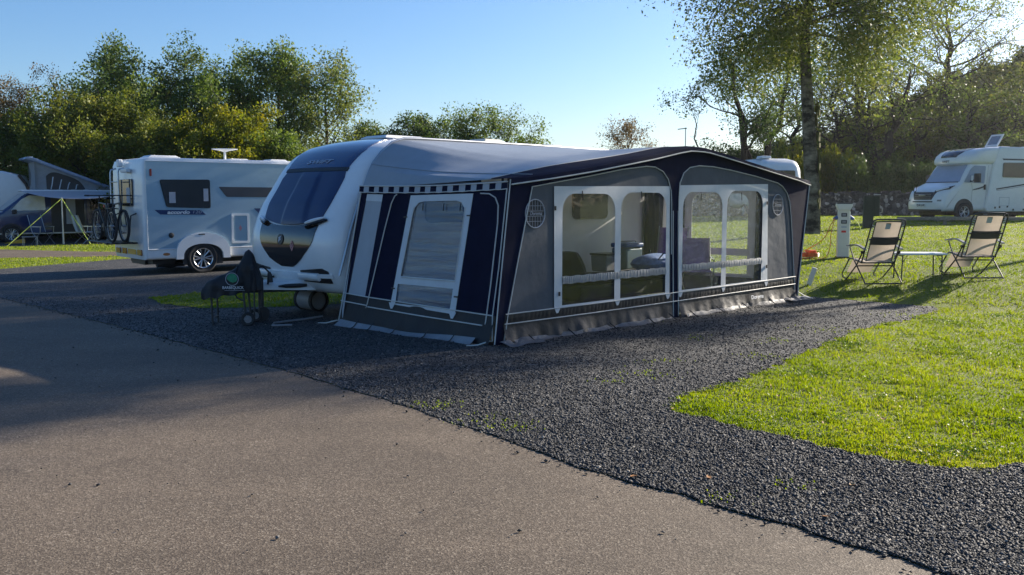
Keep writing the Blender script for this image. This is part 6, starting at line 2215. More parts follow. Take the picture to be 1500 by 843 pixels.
roof_vent(m2, (5.0 + EF[0], 1.1 + EF[1], 2.82), 0.5, 0.5, 0.09)
# levelling blocks and timbers under the motorhome
def pile(label, x, y, seed, n=4):
    q = ep(x, y)
    rg = random.Random(seed)
    mb = MB()
    for k in range(n):
        mb.box((rg.uniform(-0.1, 0.1), rg.uniform(-0.1, 0.1), 0.02 + 0.05 * k), (rg.uniform(0.5, 0.9), 0.16, 0.045), rg.uniform(-0.3, 0.3))
    o = mb.build('timber_blocks', M['wood_grey'], None, False, 0.005)
    o.location = (q.x, q.y, gz(q.x, q.y))
    o.rotation_euler = (0, 0, ERZ)
    return tag(o, label, 'wood blocks', 'timber blocks under the motorhome')
pile('low pile of timber blocks under the nose of the white motorhome', 0.35, 0.2, 3)
pile('timber blocks behind the front wheel of the white motorhome', 1.75, 0.3, 4)
q = ep(1.25, -0.9)
mb = MB(); mb.box((0, 0, 0.16), (0.11, 0.11, 0.34), taper=0.95)
o = mb.build('marker_post', M['grey_plastic'], None, False, 0.01); o.location = (q.x, q.y, gz(q.x, q.y))
tag(o, 'short grey marker post in the grass beside the motorhome front wheel', 'post')
# low timber rail along the edge of the far pitch
for k, (p0, p1, lab) in enumerate([((13.6, 32.6), (18.2, 32.2), 'long low weathered timber rail in the grass, the one behind the left recliner'), ((19.4, 33.0), (24.5, 34.2), 'low timber rail in the grass below the motorhome side, behind the right recliner')]):
    a, b = Vector((*p0, gz(*p0) + 0.2)), Vector((*p1, gz(*p1) + 0.2))
    mb = MB()
    L = (b - a).length
    mb.box((0, 0, 0.2), (L, 0.14, 0.12))
    for t in (-0.46, -0.15, 0.15, 0.46):
        mb.box((L * t, 0, 0.03), (0.1, 0.1, 0.24))
    o = mb.build('timber_rail', M['wood_grey'], None, False, 0.015)
    c = (a + b) / 2
    o.location = (c.x, c.y, gz(c.x, c.y))
    d = b - a
    o.rotation_euler = (0, 0, math.atan2(d.y, d.x))
    tag(o, lab, 'rail', 'timber rails by the far pitch')

# ---------------------------------------------------------------- two recliners and a folding table on the lawn
def recliner_root(label, x, y, rz):
    return thing('recliner_chair', label, 'chair', (x, y, gz(x, y) + 0.004), rz, 'garden recliners on the lawn')
def make_recliner(root):
    ff = M['dark_steel']
    W = 0.30
    hip, top = Vector((-0.12, 0, 0.36)), Vector((-0.50, 0, 1.13))
    knee, toe = Vector((0.36, 0, 0.42)), Vector((0.66, 0, 0.10))
    # sling: back, seat, leg part
    def strip(a, b, sag, w, name, nv=10):
        n = Vector(((b - a).z, 0, -(b - a).x)).normalized()
        mb = MB()
        mb.patch(lambda u, v, k: a.lerp(b, v) + Vector((0, (u - 0.5) * 2 * w, 0)) + n * (sag * math.sin(PI * u) * (0.4 + 0.6 * math.sin(PI * v)) - 0.002 * (1 - k)), 8, nv)
        return mb.build(name, M['chair_mesh'], root, True)
    bk = strip(hip.lerp(top, 0.04), hip.lerp(top, 0.93), 0.06, 0.225, 'backrest')
    strip(hip + Vector((0.03, 0, 0.01)), knee, 0.05, 0.225, 'seat')
    strip(knee, toe.lerp(knee, 0.12), 0.02, 0.225, 'leg_rest')
    # dark head-rest band slung round the back with its elastic
    d = (top - hip).normalized()
    n = Vector((-d.z, 0, d.x))
    mb = MB()
    c = hip.lerp(top, 0.52)
    mb.patch(lambda u, v, k: c + d * ((v - 0.5) * 0.15) + Vector((0, (u - 0.5) * 0.5, 0)) + n * ((0.012 + 0.02 * math.sin(PI * u)) - 0.004 * (1 - k)), 8, 3)
    hb = mb.build('headrest_band', M['chair_band'], root, True)
    mb = MB()
    mb.tube([c + d * 0.035 + n * 0.03 + Vector((0, t, 0)) for t in (-0.29, -0.1, 0.1, 0.29)], 0.013, 6)
    mb.build('band_elastic', M['black_plastic'], hb, True)
    mb = MB()
    cc = hip.lerp(top, 0.83)
    mb.patch(lambda u, v, k: cc + d * ((v - 0.5) * 0.12) + Vector((0, -0.02 + (u - 0.5) * 0.09, 0)) + n * (0.004 + 0.0015 * k - 0.035), 2, 2)
    mb.build('care_label', M['sky_cloth'], root)
    # frame of the back with its rounded top
    mb = MB()
    pts = [hip + Vector((0, -W, 0)), hip.lerp(top, 0.9) + Vector((0, -W, 0)), hip.lerp(top, 0.97) + Vector((0, -W * 0.93, 0)), top + Vector((0, -W * 0.75, 0)), top + Vector((0, W * 0.75, 0)),
           hip.lerp(top, 0.97) + Vector((0, W * 0.93, 0)), hip.lerp(top, 0.9) + Vector((0, W, 0)), hip + Vector((0, W, 0))]
    mb.tube(pts, 0.0135, 8)
    mb.tube([hip.lerp(top, 0.95) + Vector((0, -0.22, 0)), hip.lerp(top, 0.95) + Vector((0, 0.22, 0))], 0.01, 6)
    mb.tube([hip + Vector((0, -W, 0)), hip + Vector((0, W, 0))], 0.012, 6)
    for s in (-1, 1):
        mb.tube([hip.lerp(top, 0.04) + Vector((0, s * 0.232, 0)), hip.lerp(top, 0.95) + Vector((0, s * 0.232, 0))], 0.010, 6)
    mb.build('back_frame', ff, root, True)
    mb = MB()
    pts = [hip + Vector((0.0, -W, 0.0)), knee + Vector((-0.05, -W, 0)), knee + Vector((0.02, -W, -0.02)), toe + Vector((0, -W, 0.02)), toe + Vector((-0.02, -W, -0.05)), toe + Vector((-0.06, -W * 0.8, -0.075)),
           toe + Vector((-0.06, W * 0.8, -0.075)), toe + Vector((-0.02, W, -0.05)), toe + Vector((0, W, 0.02)), knee + Vector((0.02, W, -0.02)), knee + Vector((-0.05, W, 0)), hip + Vector((0, W, 0))]
    mb.tube(pts, 0.0125, 8)
    mb.build('seat_frame', ff, root, True)
    # zig-zag lacing along both edges of the sling
    mb = MB()
    for s in (-1, 1):
        for a, b, nn in ((hip, top, 17), (hip, knee, 10), (knee, toe, 8)):
            for k in range(nn):
                t = 0.06 + 0.84 * k / nn
                mb.tube([a.lerp(b, t) + Vector((0, s * 0.235, 0)), a.lerp(b, t + 0.03) + Vector((0, s * W, 0))], 0.0055, 4)
    mb.build('lacing', M['sky_cloth'], root, True)
    for s in (-1, 1):
        mb = MB()
        y = s * (W + 0.03)
        mb.tube([(0.30, y, 0.62), (0.12, y, 0.40), (-0.30, y, 0.06), (-0.36, y, 0.0)], 0.0125, 8)
        mb.tube([(-0.24, y, 0.58), (0.02, y, 0.30), (0.38, y, 0.05), (0.46, y, 0.0)], 0.0125, 8)
        mb.build('leg', ff, root, True)
        mb = MB()
        mb.patch(lambda u, v, k: (lerp(-0.30, 0.40, u), y + (v - 0.5) * 0.055, 0.61 + 0.045 * math.sin(PI * min(1, u * 1.1)) + 0.03 * u + 0.012 * k), 12, 4)
        mb.build('armrest', M['grey_plastic'], root, True)
        mb = MB()
        mb.lathe([(0.001, -0.02), (0.026, -0.02), (0.026, 0.02), (0.001, 0.02)], (-0.2, y, 0.55), 'Y', 12)
        mb.build('locking_knob', M['black_plastic'], root, True)
    mb = MB()
    mb.tube([(-0.36, -W - 0.03, 0.012), (-0.36, W + 0.03, 0.012)], 0.0125, 8)
    mb.tube([(0.44, -W - 0.03, 0.012), (0.44, W + 0.03, 0.012)], 0.0125, 8)
    mb.tube([(-0.02, -W - 0.03, 0.30), (-0.02, W + 0.03, 0.30)], 0.0115, 8)
    mb.build('cross_bar', ff, root, True)
r1 = recliner_root('beige sling recliner on the lawn, the one with the low table at its right arm', 6.45, 16.35, R(94))
make_recliner(r1)
r2 = copy_tree(r1)
r2.location = (8.17, 16.25, gz(8.17, 16.25) + 0.004)
r2.rotation_euler = (0, 0, R(90))
r2['label'] = 'beige sling recliner on the far side of the low table from the electric bollard'
tx, ty = 7.25, 16.45
tz = gz(tx, ty)
t = thing('folding_table', 'low white folding table on the lawn between the two recliners', 'table', (tx, ty, tz), R(-4))
mb = MB(); mb.box((0, 0, 0.455), (0.86, 0.5, 0.035)); mb.build('tabletop', M['white_plastic'], t, False, 0.01)
for sx in (-0.34, 0.36):
    for sy in (-0.2, 0.2):
        mb = MB()
        mb.tube([(sx, sy, -0.005), (sx * 0.96, sy, 0.44)], 0.012, 8)
        mb.build('leg', M['dark_steel'], t, True)
mb = MB()
for sx in (-0.33, 0.35):
    mb.tube([(sx, -0.2, 0.42), (sx, 0.2, 0.42)], 0.009, 6)
    mb.tube([(sx, -0.2, 0.3), (sx * 0.75, -0.2, 0.43)], 0.006, 6)
mb.build('leg_brace', M['dark_steel'], t, True)

# ---------------------------------------------------------------- electric hook-up bollard and its leads
bx, by = 7.16, 19.95
bz = gz(bx, by)
b = thing('hook_up_bollard', 'pale grey electric hook-up bollard with two dark sockets windows and a red label', 'bollard', (bx, by, bz), R(-14))
mb = MB()
mb.box((0, 0, 0.53), (0.24, 0.24, 1.06), taper=0.98)
mb.build('post', M['cream'], b, False, 0.012)
mb = MB()
mb.prism([(-0.118, 1.03), (0.118, 1.03), (0.165, 1.12), (0.155, 1.165), (-0.155, 1.165), (-0.165, 1.12)], lambda u, v, k: (u, k, v), -0.15, 0.15)
mb.build('cap', M['cream'], b, False, 0.01)
mb = MB(); mb.box((0, 0, 1.177), (0.31, 0.3, 0.03)); mb.build('lid', M['dark_steel'], b, False, 0.01)
mb = MB(); mb.box((0, 0, 0.012), (0.27, 0.27, 0.04)); mb.build('base_plate', M['dark_steel'], b)
for z in (0.93, 0.78):
    mb = MB(); mb.prism(rrect(-0.062, z - 0.04, 0.058, z + 0.04, 0.012), lambda u, v, k: (u, -k, v), 0.119, 0.126)
    wv = mb.build('meter_window', M['dark_steel'], b)
    mb = MB(); mb.prism(rrect(-0.04, z - 0.02, 0.035, z + 0.022, 0.005), lambda u, v, k: (u, -k, v), 0.127, 0.129); mb.build('meter_face', M['grey_plastic'], wv)
mb = MB(); mb.prism(rrect(-0.055, 0.655, 0.055, 0.685, 0.004), lambda u, v, k: (u, -k, v), 0.120, 0.123); mb.build('label', M['grey_print'], b)
mb = MB(); mb.prism(rrect(-0.05, 0.55, 0.045, 0.595, 0.004), lambda u, v, k: (u, -k, v), 0.120, 0.123); lb = mb.build('warning_label', M['red_print'], b)
mb = MB()
for x in (0.121,):
    for y in (-0.07, 0.0, 0.07):
        mb.box((x + 0.004, y, 0.5), (0.012, 0.02, 1.0))
mb.build('corner_rib', M['white_plastic'], b)
for sx in (-1, 1):
    mb = MB()
    mb.lathe([(0.001, 0), (0.045, 0), (0.04, 0.05), (0.03, 0.1), (0.001, 0.1)], (0, 0, 0), 'Z', 14)
    so = mb.build('socket', M['blue_plastic'], b, True)
    so.location = (sx * 0.12, -0.02, 0.88)
    so.rotation_euler = (0, R(sx * 118), 0)
def lead(label, pts, mat, name='power_cable', r=0.008):
    P = [Vector(p) for p in pts]
    out = []
    for i in range(len(P) - 1):
        a, b_, c, d = P[max(i - 1, 0)], P[i], P[i + 1], P[min(i + 2, len(P) - 1)]
        for k in range(6):
            t = k / 6
            out.append(0.5 * ((2 * b_) + (c - a) * t + (2 * a - 5 * b_ + 4 * c - d) * t * t + (3 * b_ - a - 3 * c + d) * t ** 3))
    out.append(P[-1])
    mb = MB(); mb.tube(out, r, 6)
    return tag(mb.build(name, mat, None, True), label, 'cable')
def gp(x, y, h=0.0):
    return (x, y, gz(x, y) + h)
lead('yellow-orange power cable hanging from the left socket of the bollard to the orange reel', [gp(bx - 0.2, by - 0.02, 0.86), gp(bx - 0.3, by - 0.05, 0.7), gp(bx - 0.38, by + 0.1, 0.42), gp(bx - 0.62, by + 0.3, 0.2), gp(bx - 0.85, by + 0.5, 0.05), gp(bx - 0.7, by + 0.3, 0.02)], M['orange_cable'])
lead('orange power cable looping from the left bollard socket down on to the grass', [gp(bx - 0.2, by - 0.03, 0.85), gp(bx - 0.33, by - 0.2, 0.55), gp(bx - 0.36, by - 0.25, 0.25), gp(bx - 0.5, by - 0.3, 0.03), gp(bx - 0.8, by - 0.1, 0.02), gp(bx - 1.3, by + 0.2, 0.03)], M['orange_cable'])
lead('pale power cable hanging from the right socket of the bollard behind the recliner', [gp(bx + 0.2, by - 0.02, 0.86), gp(bx + 0.3, by - 0.1, 0.7), gp(bx + 0.4, by - 0.2, 0.3), gp(bx + 0.5, by - 0.4, 0.03), gp(bx + 0.9, by - 0.6, 0.02)], M['guy'])
rx, ry = 6.5, 20.15
s = thing('cable_reel', 'orange plastic mains cable reel lying on the grass by the bollard', 'cable reel', (rx, ry, gz(rx, ry) + 0.01), R(20))
mb = MB()
mb.box((0, 0, 0.06), (0.36, 0.2, 0.1)); mb.box((0.05, 0, 0.13), (0.2, 0.16, 0.06))
mb.build('case', M['orange'], s, False, 0.025)
mb = MB()
for k in range(5):
    mb.tube([(0.13 * math.cos(t * PI / 8) + 0.02, 0.09 * math.sin(t * PI / 8) - 0.12, 0.03 + 0.016 * k) for t in range(16)], 0.011, 5, closed=True)
mb.build('coiled_cable', M['orange_cable'], s, True)
mb = MB(); mb.box((-0.2, 0.04, 0.11), (0.1, 0.06, 0.04)); mb.build('plug', M['white_plastic'], s, False, 0.01)

# dark green post with a tap, and the leaning white marker
px_, py_ = 11.85, 30.6
s = thing('tap_post', 'dark green timber water point post with a side tap box on the far lawn', 'water point', (px_, py_, gz(px_, py_)), R(-10))
mb = MB(); mb.box((-0.06, 0, 0.53), (0.3, 0.24, 1.08)); mb.build('post', M['wood_dark'], s, False, 0.02)
mb = MB(); mb.box((0.19, 0, 0.72), (0.19, 0.2, 0.66)); mb.box((0.2, -0.02, 1.07), (0.16, 0.2, 0.03)); mb.build('box', M['wood_dark'], s, False, 0.015)
mb = MB(); mb.tube([(0.28, -0.06, 0.5), (0.36, -0.06, 0.52), (0.37, -0.06, 0.66)], 0.016, 6); mb.build('tap', M['steel'], s, True)
mb = MB(); mb.box((0.2, -0.02, 1.095), (0.19, 0.16, 0.015)); mb.build('tin_cap', M['white_plastic'], s)
pxm, pym = 5.36, 16.6
mb = MB(); mb.box((0, 0, 0.17), (0.085, 0.03, 0.38))
o = mb.build('marker_board', M['white_plastic'], None, False, 0.006); o.location = (pxm, pym, gz(pxm, pym) - 0.02); o.rotation_euler = (R(6), R(17), R(-20))
tag(o, 'short white marker board leaning in the grass beside the awning corner', 'marker')

# white caravan further back, roof showing over the awning
cx_, cy_ = 11.45, 42.2
s = thing('touring_caravan', 'white caravan behind the awning, only its rounded roof end showing', 'caravan', (cx_, cy_, gz(cx_, cy_)), R(98))
prof = [(-2.0, 0.4), (-2.1, 1.0), (-2.05, 1.6), (-1.9, 2.2), (-1.6, 2.5), (-1.0, 2.6), (1.5, 2.6), (1.9, 2.3), (2.0, 1.5), (1.95, 0.4)]
pillow(prof, -0.98, 0.98, 0.42, 6).build('body', M['white_gel'], s, True)
mb = MB(); mb.prism(rrect(-0.55, 1.35, 0.55, 1.95, 0.08), lambda u, v, k: (-2.02 - k, u, v + 0.1), 0.0, 0.05); mb.build('window', M['glass_dark'], s, False, 0.01)
mb = MB(); mb.box((-1.0, 0.45, 2.65), (0.6, 0.5, 0.12), taper=0.85); mb.build('roof_vent', M['white_plastic'], s, False, 0.03)
mb = MB(); mb.tube([(-1.55, 0.8, 2.5), (-1.0, 0.85, 2.56), (0.5, 0.85, 2.56)], 0.02, 6); mb.build('awning_rail', M['steel'], s, True)
for yy, sd2 in ((-0.85, -1), (0.85, 1)):
    spoked_wheel(s, (0.0, yy, 0.3), 0.3, 0.18, 0.19, sd2)
# thin aerial mast beyond the awning
s = thing('aerial_mast', 'thin aerial mast with one short arm standing beyond the awning ridge', 'aerial', (7.45, 40.0, 0), 0)
mb = MB(); mb.tube([(0, 0, gz(7.45, 40.0)), (0, 0, 4.72)], 0.022, 6); mb.build('mast', M['steel'], s, True)
mb = MB(); mb.tube([(0, 0, 4.7), (-0.34, 0, 4.66)], 0.02, 6); mb.box((0, 0, 4.7), (0.08, 0.05, 0.06)); mb.build('arm', M['steel'], s, True)
# ---------------------------------------------------------------- trees and bushes
def unit(v):
    n = np.linalg.norm(v, axis=-1, keepdims=True)
    return v / np.maximum(n, 1e-9)

def grow(seed, h, rad, tr, base=0.25, n1=14, n2=6, n3=4, up=0.5, crook=0.12, top=0.92, lean=(0, 0), shape='round', forks=1, drop=0.0):
    """trunk, limbs and twigs; returns a mesh builder and the twig points that carry leaves"""
    g = np.random.RandomState(seed)
    mb = MB()
    tips = []
    leaders = []
    base_pt = np.zeros(3)
    split = h * base
    for f in range(forks):
        n = 9
        a = 6.283 * (f + g.rand() * 0.6) / max(1, forks)
        sp = (0.0 if forks == 1 else rad * 0.42)
        pts = []
        p = np.zeros(3)
        for i in range(n):
            t = i / (n - 1)
            z = h * top * t
            k = max(0, (z - split * 0.5) / (h * top - split * 0.5))
            q = np.array([lean[0] * t ** 1.3 + math.cos(a) * sp * k ** 0.9, lean[1] * t ** 1.3 + math.sin(a) * sp * k ** 0.9, z])
            if 0 < i:
                q[:2] += g.randn(2) * crook * h * 0.09 * min(1, t * 3)
            pts.append(q)
        r0 = tr * (1.0 if forks == 1 else 0.8)
        rr = [max(0.02 * tr + 0.008, r0 * (1.25 if i == 0 else 1.0) * (1 - 0.86 * (i / (n - 1)) ** 0.9)) for i in range(n)]
        mb.tube(pts, rr, 9)
        leaders.append((np.array(pts), rr))
    def along(pts, t):
        x = t * (len(pts) - 1)
        i = min(int(x), len(pts) - 2)
        return pts[i] * (1 - (x - i)) + pts[i + 1] * (x - i)
    def prof(zr):
        if shape == 'round':
            return math.sqrt(max(0.02, 1 - ((zr - 0.42) / 0.62) ** 2))
        if shape == 'cone':
            return max(0.08, 1.05 - zr * 0.95)
        if shape == 'vase':
            return max(0.15, 0.45 + 0.75 * zr - 0.75 * max(0, zr - 0.62) / 0.38)
        return 1.0
    def limb(p, d, L, r, nseg, curve, jit):
        pts = [p]
        d = d / np.linalg.norm(d)
        for i in range(nseg):
            d = d + np.array([0, 0, curve / nseg]) + g.randn(3) * jit
            d = d / np.linalg.norm(d)
            p = p + d * L / nseg
            pts.append(p)
        rs_ = [max(0.006, r * (1 - 0.8 * i / nseg)) for i in range(nseg + 1)]
        mb.tube(pts, rs_, 5 if r < 0.04 else 6)
        return np.array(pts)
    for pts, rr in leaders:
        k1 = max(3, int(n1 / len(leaders)))
        for i in range(k1):
            t = base + (0.985 - base) * ((i + g.rand() * 0.7) / k1)
            p = along(pts, t)
            zr = (p[2] / h - base) / (1 - base)
            Lm = rad * prof(zr) * g.uniform(0.7, 1.1) * (1 if forks == 1 else 0.72)
            az = i * 2.399 + g.rand() * 0.9
            el = up * (0.5 + 0.9 * zr) + g.uniform(-0.15, 0.2)
            d = np.array([math.cos(az) * math.cos(el), math.sin(az) * math.cos(el), math.sin(el)])
            r1 = max(0.015, np.interp(t, np.linspace(0, 1, len(rr)), rr) * 0.5)
            b1 = limb(p, d, Lm, r1, 5, 0.35 - drop, crook)
            tips.append(b1[-1])
            for j in range(n2):
                t2 = 0.25 + 0.75 * (j + g.rand()) / n2
                p2 = along(b1, min(1, t2))
                d2 = unit((b1[-1] - b1[0])) + g.randn(3) * 0.65
                b2 = limb(p2, d2, Lm * g.uniform(0.25, 0.5) + 0.15, r1 * 0.4, 3, 0.2 - drop * 1.5, crook * 1.3)
                tips += [b2[-1], b2[1]]
                for q in range(n3):
                    p3 = along(b2, g.uniform(0.3, 1))
                    d3 = unit(b2[-1] - b2[0]) + g.randn(3) * 0.8
                    b3 = limb(p3, d3, Lm * 0.16 + 0.12, r1 * 0.18, 2, 0.1 - drop * 2, crook)
                    tips += [b3[-1]]
    return mb, np.array(tips)

def leaf_arrays(seed, pts, per, spread, size, droop=0.0, vary=0.5, squash=1.0):
    g = np.random.RandomState(seed)
    n = len(pts) * per
    off = unit(g.randn(n, 3)) * (g.rand(n, 1) ** 0.5)
    c = np.repeat(pts, per, axis=0) + off * spread * 1.35 * np.array([1, 1, squash])
    if droop:
        c[:, 2] -= g.rand(n) ** 1.2 * droop
    nrm = unit(g.randn(n, 3) + np.array([0, 0, 0.4]))
    t = unit(np.cross(nrm, g.randn(n, 3)))
    b = np.cross(nrm, t)
    s = (size * (1 - vary + 2 * vary * g.rand(n) ** 1.5))[:, None]
    fold = nrm * s * 0.18
    V = np.stack([c - t * s * 0.55, c + b * s * 0.34 + fold, c + t * s * 0.62, c - b * s * 0.34 + fold], 1).reshape(-1, 3)
    F = (np.arange(n) * 4)[:, None] + np.array([[0, 1, 2, 3]])
    return V, F

GRN_DK = [(0.0296, 0.0542, 0.0173), (0.0542, 0.0937, 0.0247), (0.0863, 0.1356, 0.0345), (0.1479, 0.1725, 0.0493)]
GRN_MD = [(0.048, 0.084, 0.0192), (0.084, 0.138, 0.0288), (0.132, 0.186, 0.0432), (0.204, 0.216, 0.06)]
GRN_LT = [(0.06, 0.09, 0.024), (0.1, 0.14, 0.034), (0.15, 0.18, 0.05), (0.2, 0.2, 0.07)]
OLIVE = [(0.04, 0.068, 0.015), (0.08, 0.115, 0.022), (0.135, 0.158, 0.032), (0.2, 0.185, 0.042)]
YELLOW = [(0.06, 0.09, 0.016), (0.12, 0.155, 0.022), (0.19, 0.2, 0.03), (0.28, 0.24, 0.036)]
BROWN = [(0.0576, 0.0538, 0.023), (0.1152, 0.0922, 0.0346), (0.192, 0.1344, 0.0499), (0.2496, 0.1632, 0.0672)]
LM = {k: leaf_mat('foliage_' + k, c, trans=t) for k, c, t in (('dark', GRN_DK, 0.28), ('mid', GRN_MD, 0.34), ('light', GRN_LT, 0.4), ('olive', OLIVE, 0.34), ('yellow', YELLOW, 0.4), ('brown', BROWN, 0.3))}
BK = {'b': M['bark'], 'd': M['bark_dark'], 'w': M['bark_birch']}

def fit(mb, tips, h, rad):
    """bring the grown skeleton to the wanted height and spread"""
    kz = h / max(tips[:, 2].max(), mb_top(mb))
    c = tips[:, :2].mean(0)
    kr = rad / np.percentile(np.linalg.norm(tips[:, :2] - c, axis=1), 97)
    kr = min(kr, 1.6)
    tips[:, 2] *= kz
    tips[:, :2] *= kr
    mb.v = [(x * (1 + (kr - 1) * min(1, z / 2.0)), y * (1 + (kr - 1) * min(1, z / 2.0)), z * kz) for x, y, z in mb.v]

def mb_top(mb):
    return max(v[2] for v in mb.v)

def tree(name, label, x, y, h, rad, tr, leaf, per, spread, size, seed, group=None, bark='b', cat='tree', z=None, droop=0.0, squash=1.0, **kw):
    zz = gz(x, y) - 0.08 if z is None else z
    root = thing(name, label, cat, (x, y, zz), random.Random(seed).uniform(0, 6.28) if not kw.get('lean') else 0.0, group)
    mb, tips = grow(seed, h, rad, tr, **kw)
    fit(mb, tips, h - spread * 0.8, rad)
    mb.build('trunk', BK[bark], root, True)
    if per:
        V, F = leaf_arrays(seed + 1, tips, per, spread, size, droop, squash=squash)
        arrays_mesh('crown', V, F, LM[leaf], root)
    return root

def px2x(px, d):
    return (px - 750) / 1350 * d

GL = 'trees behind the campervan and silver motorhome'
# px, distance, height, radius, trunk, leaf, per, spread, size, seed, label, extra
LEFT = [
    (12, 45, 7.8, 3.4, 0.2, 'brown', 16, 0.30, 0.12, 21, 'olive-brown autumn tree at the left edge, paler and browner than its neighbours', dict(base=0.06, n1=26, n2=7, n3=4, up=0.75)),
    (95, 44, 6.5, 3.2, 0.2, 'olive', 20, 0.30, 0.16, 22, 'low dense hawthorn behind the raised campervan roof', dict(base=0.05, n1=28, n2=7, n3=4, up=0.7)),
    (165, 41, 6.3, 2.9, 0.2, 'olive', 20, 0.30, 0.16, 23, 'dense olive-green hawthorn above the rear corner of the silver motorhome', dict(base=0.05, n1=28, n2=7, n3=4, up=0.7)),
    (215, 47, 9.6, 4.1, 0.28, 'dark', 18, 0.36, 0.18, 24, 'tallest dark green tree on the left with a ragged top', dict(base=0.2, n1=22, n2=7, n3=4, up=0.6, crook=0.14)),
    (150, 49, 7.6, 2.6, 0.2, 'dark', 12, 0.4, 0.18, 25, 'dark thin-topped tree just left of the tallest one', dict(base=0.2, n1=18, n2=6, n3=4, up=0.7, crook=0.16)),
    (283, 46, 8.3, 3.5, 0.24, 'mid', 15, 0.36, 0.17, 26, 'mid green tree sloping down from the right of the tallest dark one', dict(base=0.15, n1=22, n2=7, n3=4, up=0.6)),
    (240, 39, 4.9, 2.3, 0.16, 'olive', 20, 0.26, 0.15, 27, 'rounded olive bush-like tree over the middle of the silver motorhome roof', dict(base=0.05, n1=26, n2=7, n3=4, up=0.75)),
    (335, 40, 5.6, 2.3, 0.16, 'yellow', 20, 0.26, 0.15, 28, 'yellowing hawthorn over the silver motorhome roof dome', dict(base=0.05, n1=26, n2=7, n3=4, up=0.75)),
    (348, 50, 9.0, 2.5, 0.22, 'dark', 11, 0.42, 0.18, 29, 'dark airy tree with a notched top left of the tall mid green pair', dict(base=0.25, n1=18, n2=6, n3=4, up=0.8, crook=0.14)),
    (415, 48, 9.4, 2.6, 0.24, 'mid', 13, 0.4, 0.18, 30, 'tall mid green tree above the dark blue nose of the caravan', dict(base=0.2, n1=20, n2=7, n3=4, up=0.8)),
    (482, 48, 9.0, 2.5, 0.2, 'light', 8, 0.42, 0.17, 31, 'tall light airy tree with its bare trunk showing above the caravan nose', dict(base=0.34, n1=17, n2=6, n3=4, up=0.75, crook=0.1)),
    (405, 41, 4.7, 2.2, 0.16, 'mid', 18, 0.26, 0.15, 32, 'leafy green bush-like tree close behind the front of the silver motorhome', dict(base=0.05, n1=24, n2=7, n3=4, up=0.75)),
    (455, 45, 4.4, 1.9, 0.14, 'yellow', 14, 0.28, 0.15, 33, 'low yellow-green tree at the foot of the light airy tree', dict(base=0.05, n1=20, n2=6, n3=4, up=0.75)),
    (-60, 47, 7.3, 3.4, 0.2, 'olive', 16, 0.34, 0.17, 34, 'olive tree cut off by the left edge behind the white caravan', dict(base=0.05, n1=24, n2=7, n3=4, up=0.7)),
]
for px, d, h, rad, tr, lf, per, sp, sz, sd, lab, kw in LEFT:
    tree('tree', lab, px2x(px, d), d, h * 1.05, rad * 1.15, tr, lf, int(per * 2.3), sp, sz * 0.66, sd, GL, **kw)
GM = 'distant trees above the caravan roof'
MID = [
    (545, 54, 6.3, 2.4, 0.2, 'dark', 14, 0.36, 0.17, 41, 'dark pointed tree just right of the caravan roof light', dict(base=0.1, n1=20, n2=6, n3=4, up=0.6)),
    (578, 56, 5.7, 2.0, 0.18, 'mid', 13, 0.36, 0.17, 42, 'low rounded green tree between the dark pointed tree and its domed neighbour', dict(base=0.1, n1=18, n2=6, n3=4, up=0.6)),
    (625, 54, 6.8, 2.1, 0.2, 'dark', 14, 0.36, 0.17, 43, 'dark domed tree over the caravan roof vent', dict(base=0.15, n1=20, n2=6, n3=4, up=0.65)),
    (652, 58, 5.2, 1.8, 0.16, 'olive', 12, 0.34, 0.17, 44, 'small olive tree filling the low dip beside the domed tree', dict(base=0.1, n1=16, n2=5, n3=4, up=0.6)),
    (688, 49, 6.9, 1.7, 0.18, 'mid', 9, 0.32, 0.15, 45, 'narrow airy tree with a pointed top, left of the open branched tree', dict(base=0.2, n1=16, n2=6, n3=4, up=0.95)),
    (742, 50, 6.8, 2.4, 0.2, 'mid', 8, 0.36, 0.15, 46, 'broad open branched tree with sky showing through its crown', dict(base=0.22, n1=18, n2=6, n3=4, up=0.7, crook=0.15)),
    (918, 62, 5.6, 2.3, 0.16, 'brown', 5, 0.3, 0.14, 47, 'low twiggy brown tree showing alone above the awning roof', dict(base=0.1, n1=20, n2=6, n3=4, up=0.85)),
]
for px, d, h, rad, tr, lf, per, sp, sz, sd, lab, kw in MID:
    tree('tree', lab, px2x(px, d), d, h, rad, tr, lf, int(per * 2.3), sp, sz * 0.66, sd, GM, **kw)
# dead snag
tree('bare_tree', 'small leafless crooked tree sticking up beyond the awning ridge', px2x(1022, 44), 44, 5.2, 0.75, 0.09, 'brown', 0, 0, 0, 63, None, bark='d', base=0.55, n1=5, n2=3, n3=0, up=0.9, crook=0.34)

# ---- birch on the lawn
bx0, by0 = 9.1, 28.1
birch = thing('birch_tree', 'tall pale-barked birch with a hanging crown, standing on the lawn beside the awning', 'tree', (bx0, by0, gz(bx0, by0) - 0.05), 0.0)
mb, tips = grow(77, 14.5, 3.6, 0.235, base=0.50, n1=46, n2=8, n3=4, up=0.6, crook=0.05, lean=(-0.35, 0.2), drop=0.7)
fit(mb, tips, 13.6, 4.5)
mb.build('trunk', M['bark_birch'], birch, True)
V, F = leaf_arrays(78, tips, 50, 0.5, 0.08, droop=1.2)
arrays_mesh('crown', V, F, LM['light'], birch)
mb = MB()
g = np.random.RandomState(5)
for k in range(60):
    z = 0.2 + 3.8 * g.rand() ** 1.5
    a = g.uniform(-0.7, 0.9)
    r = 0.25 - 0.018 * z
    mb.box((r * math.cos(a) - 0.02 * z * 0.7, r * math.sin(a), z), (0.05, 0.09 + 0.1 * g.rand(), 0.1 + 0.16 * g.rand()), a)
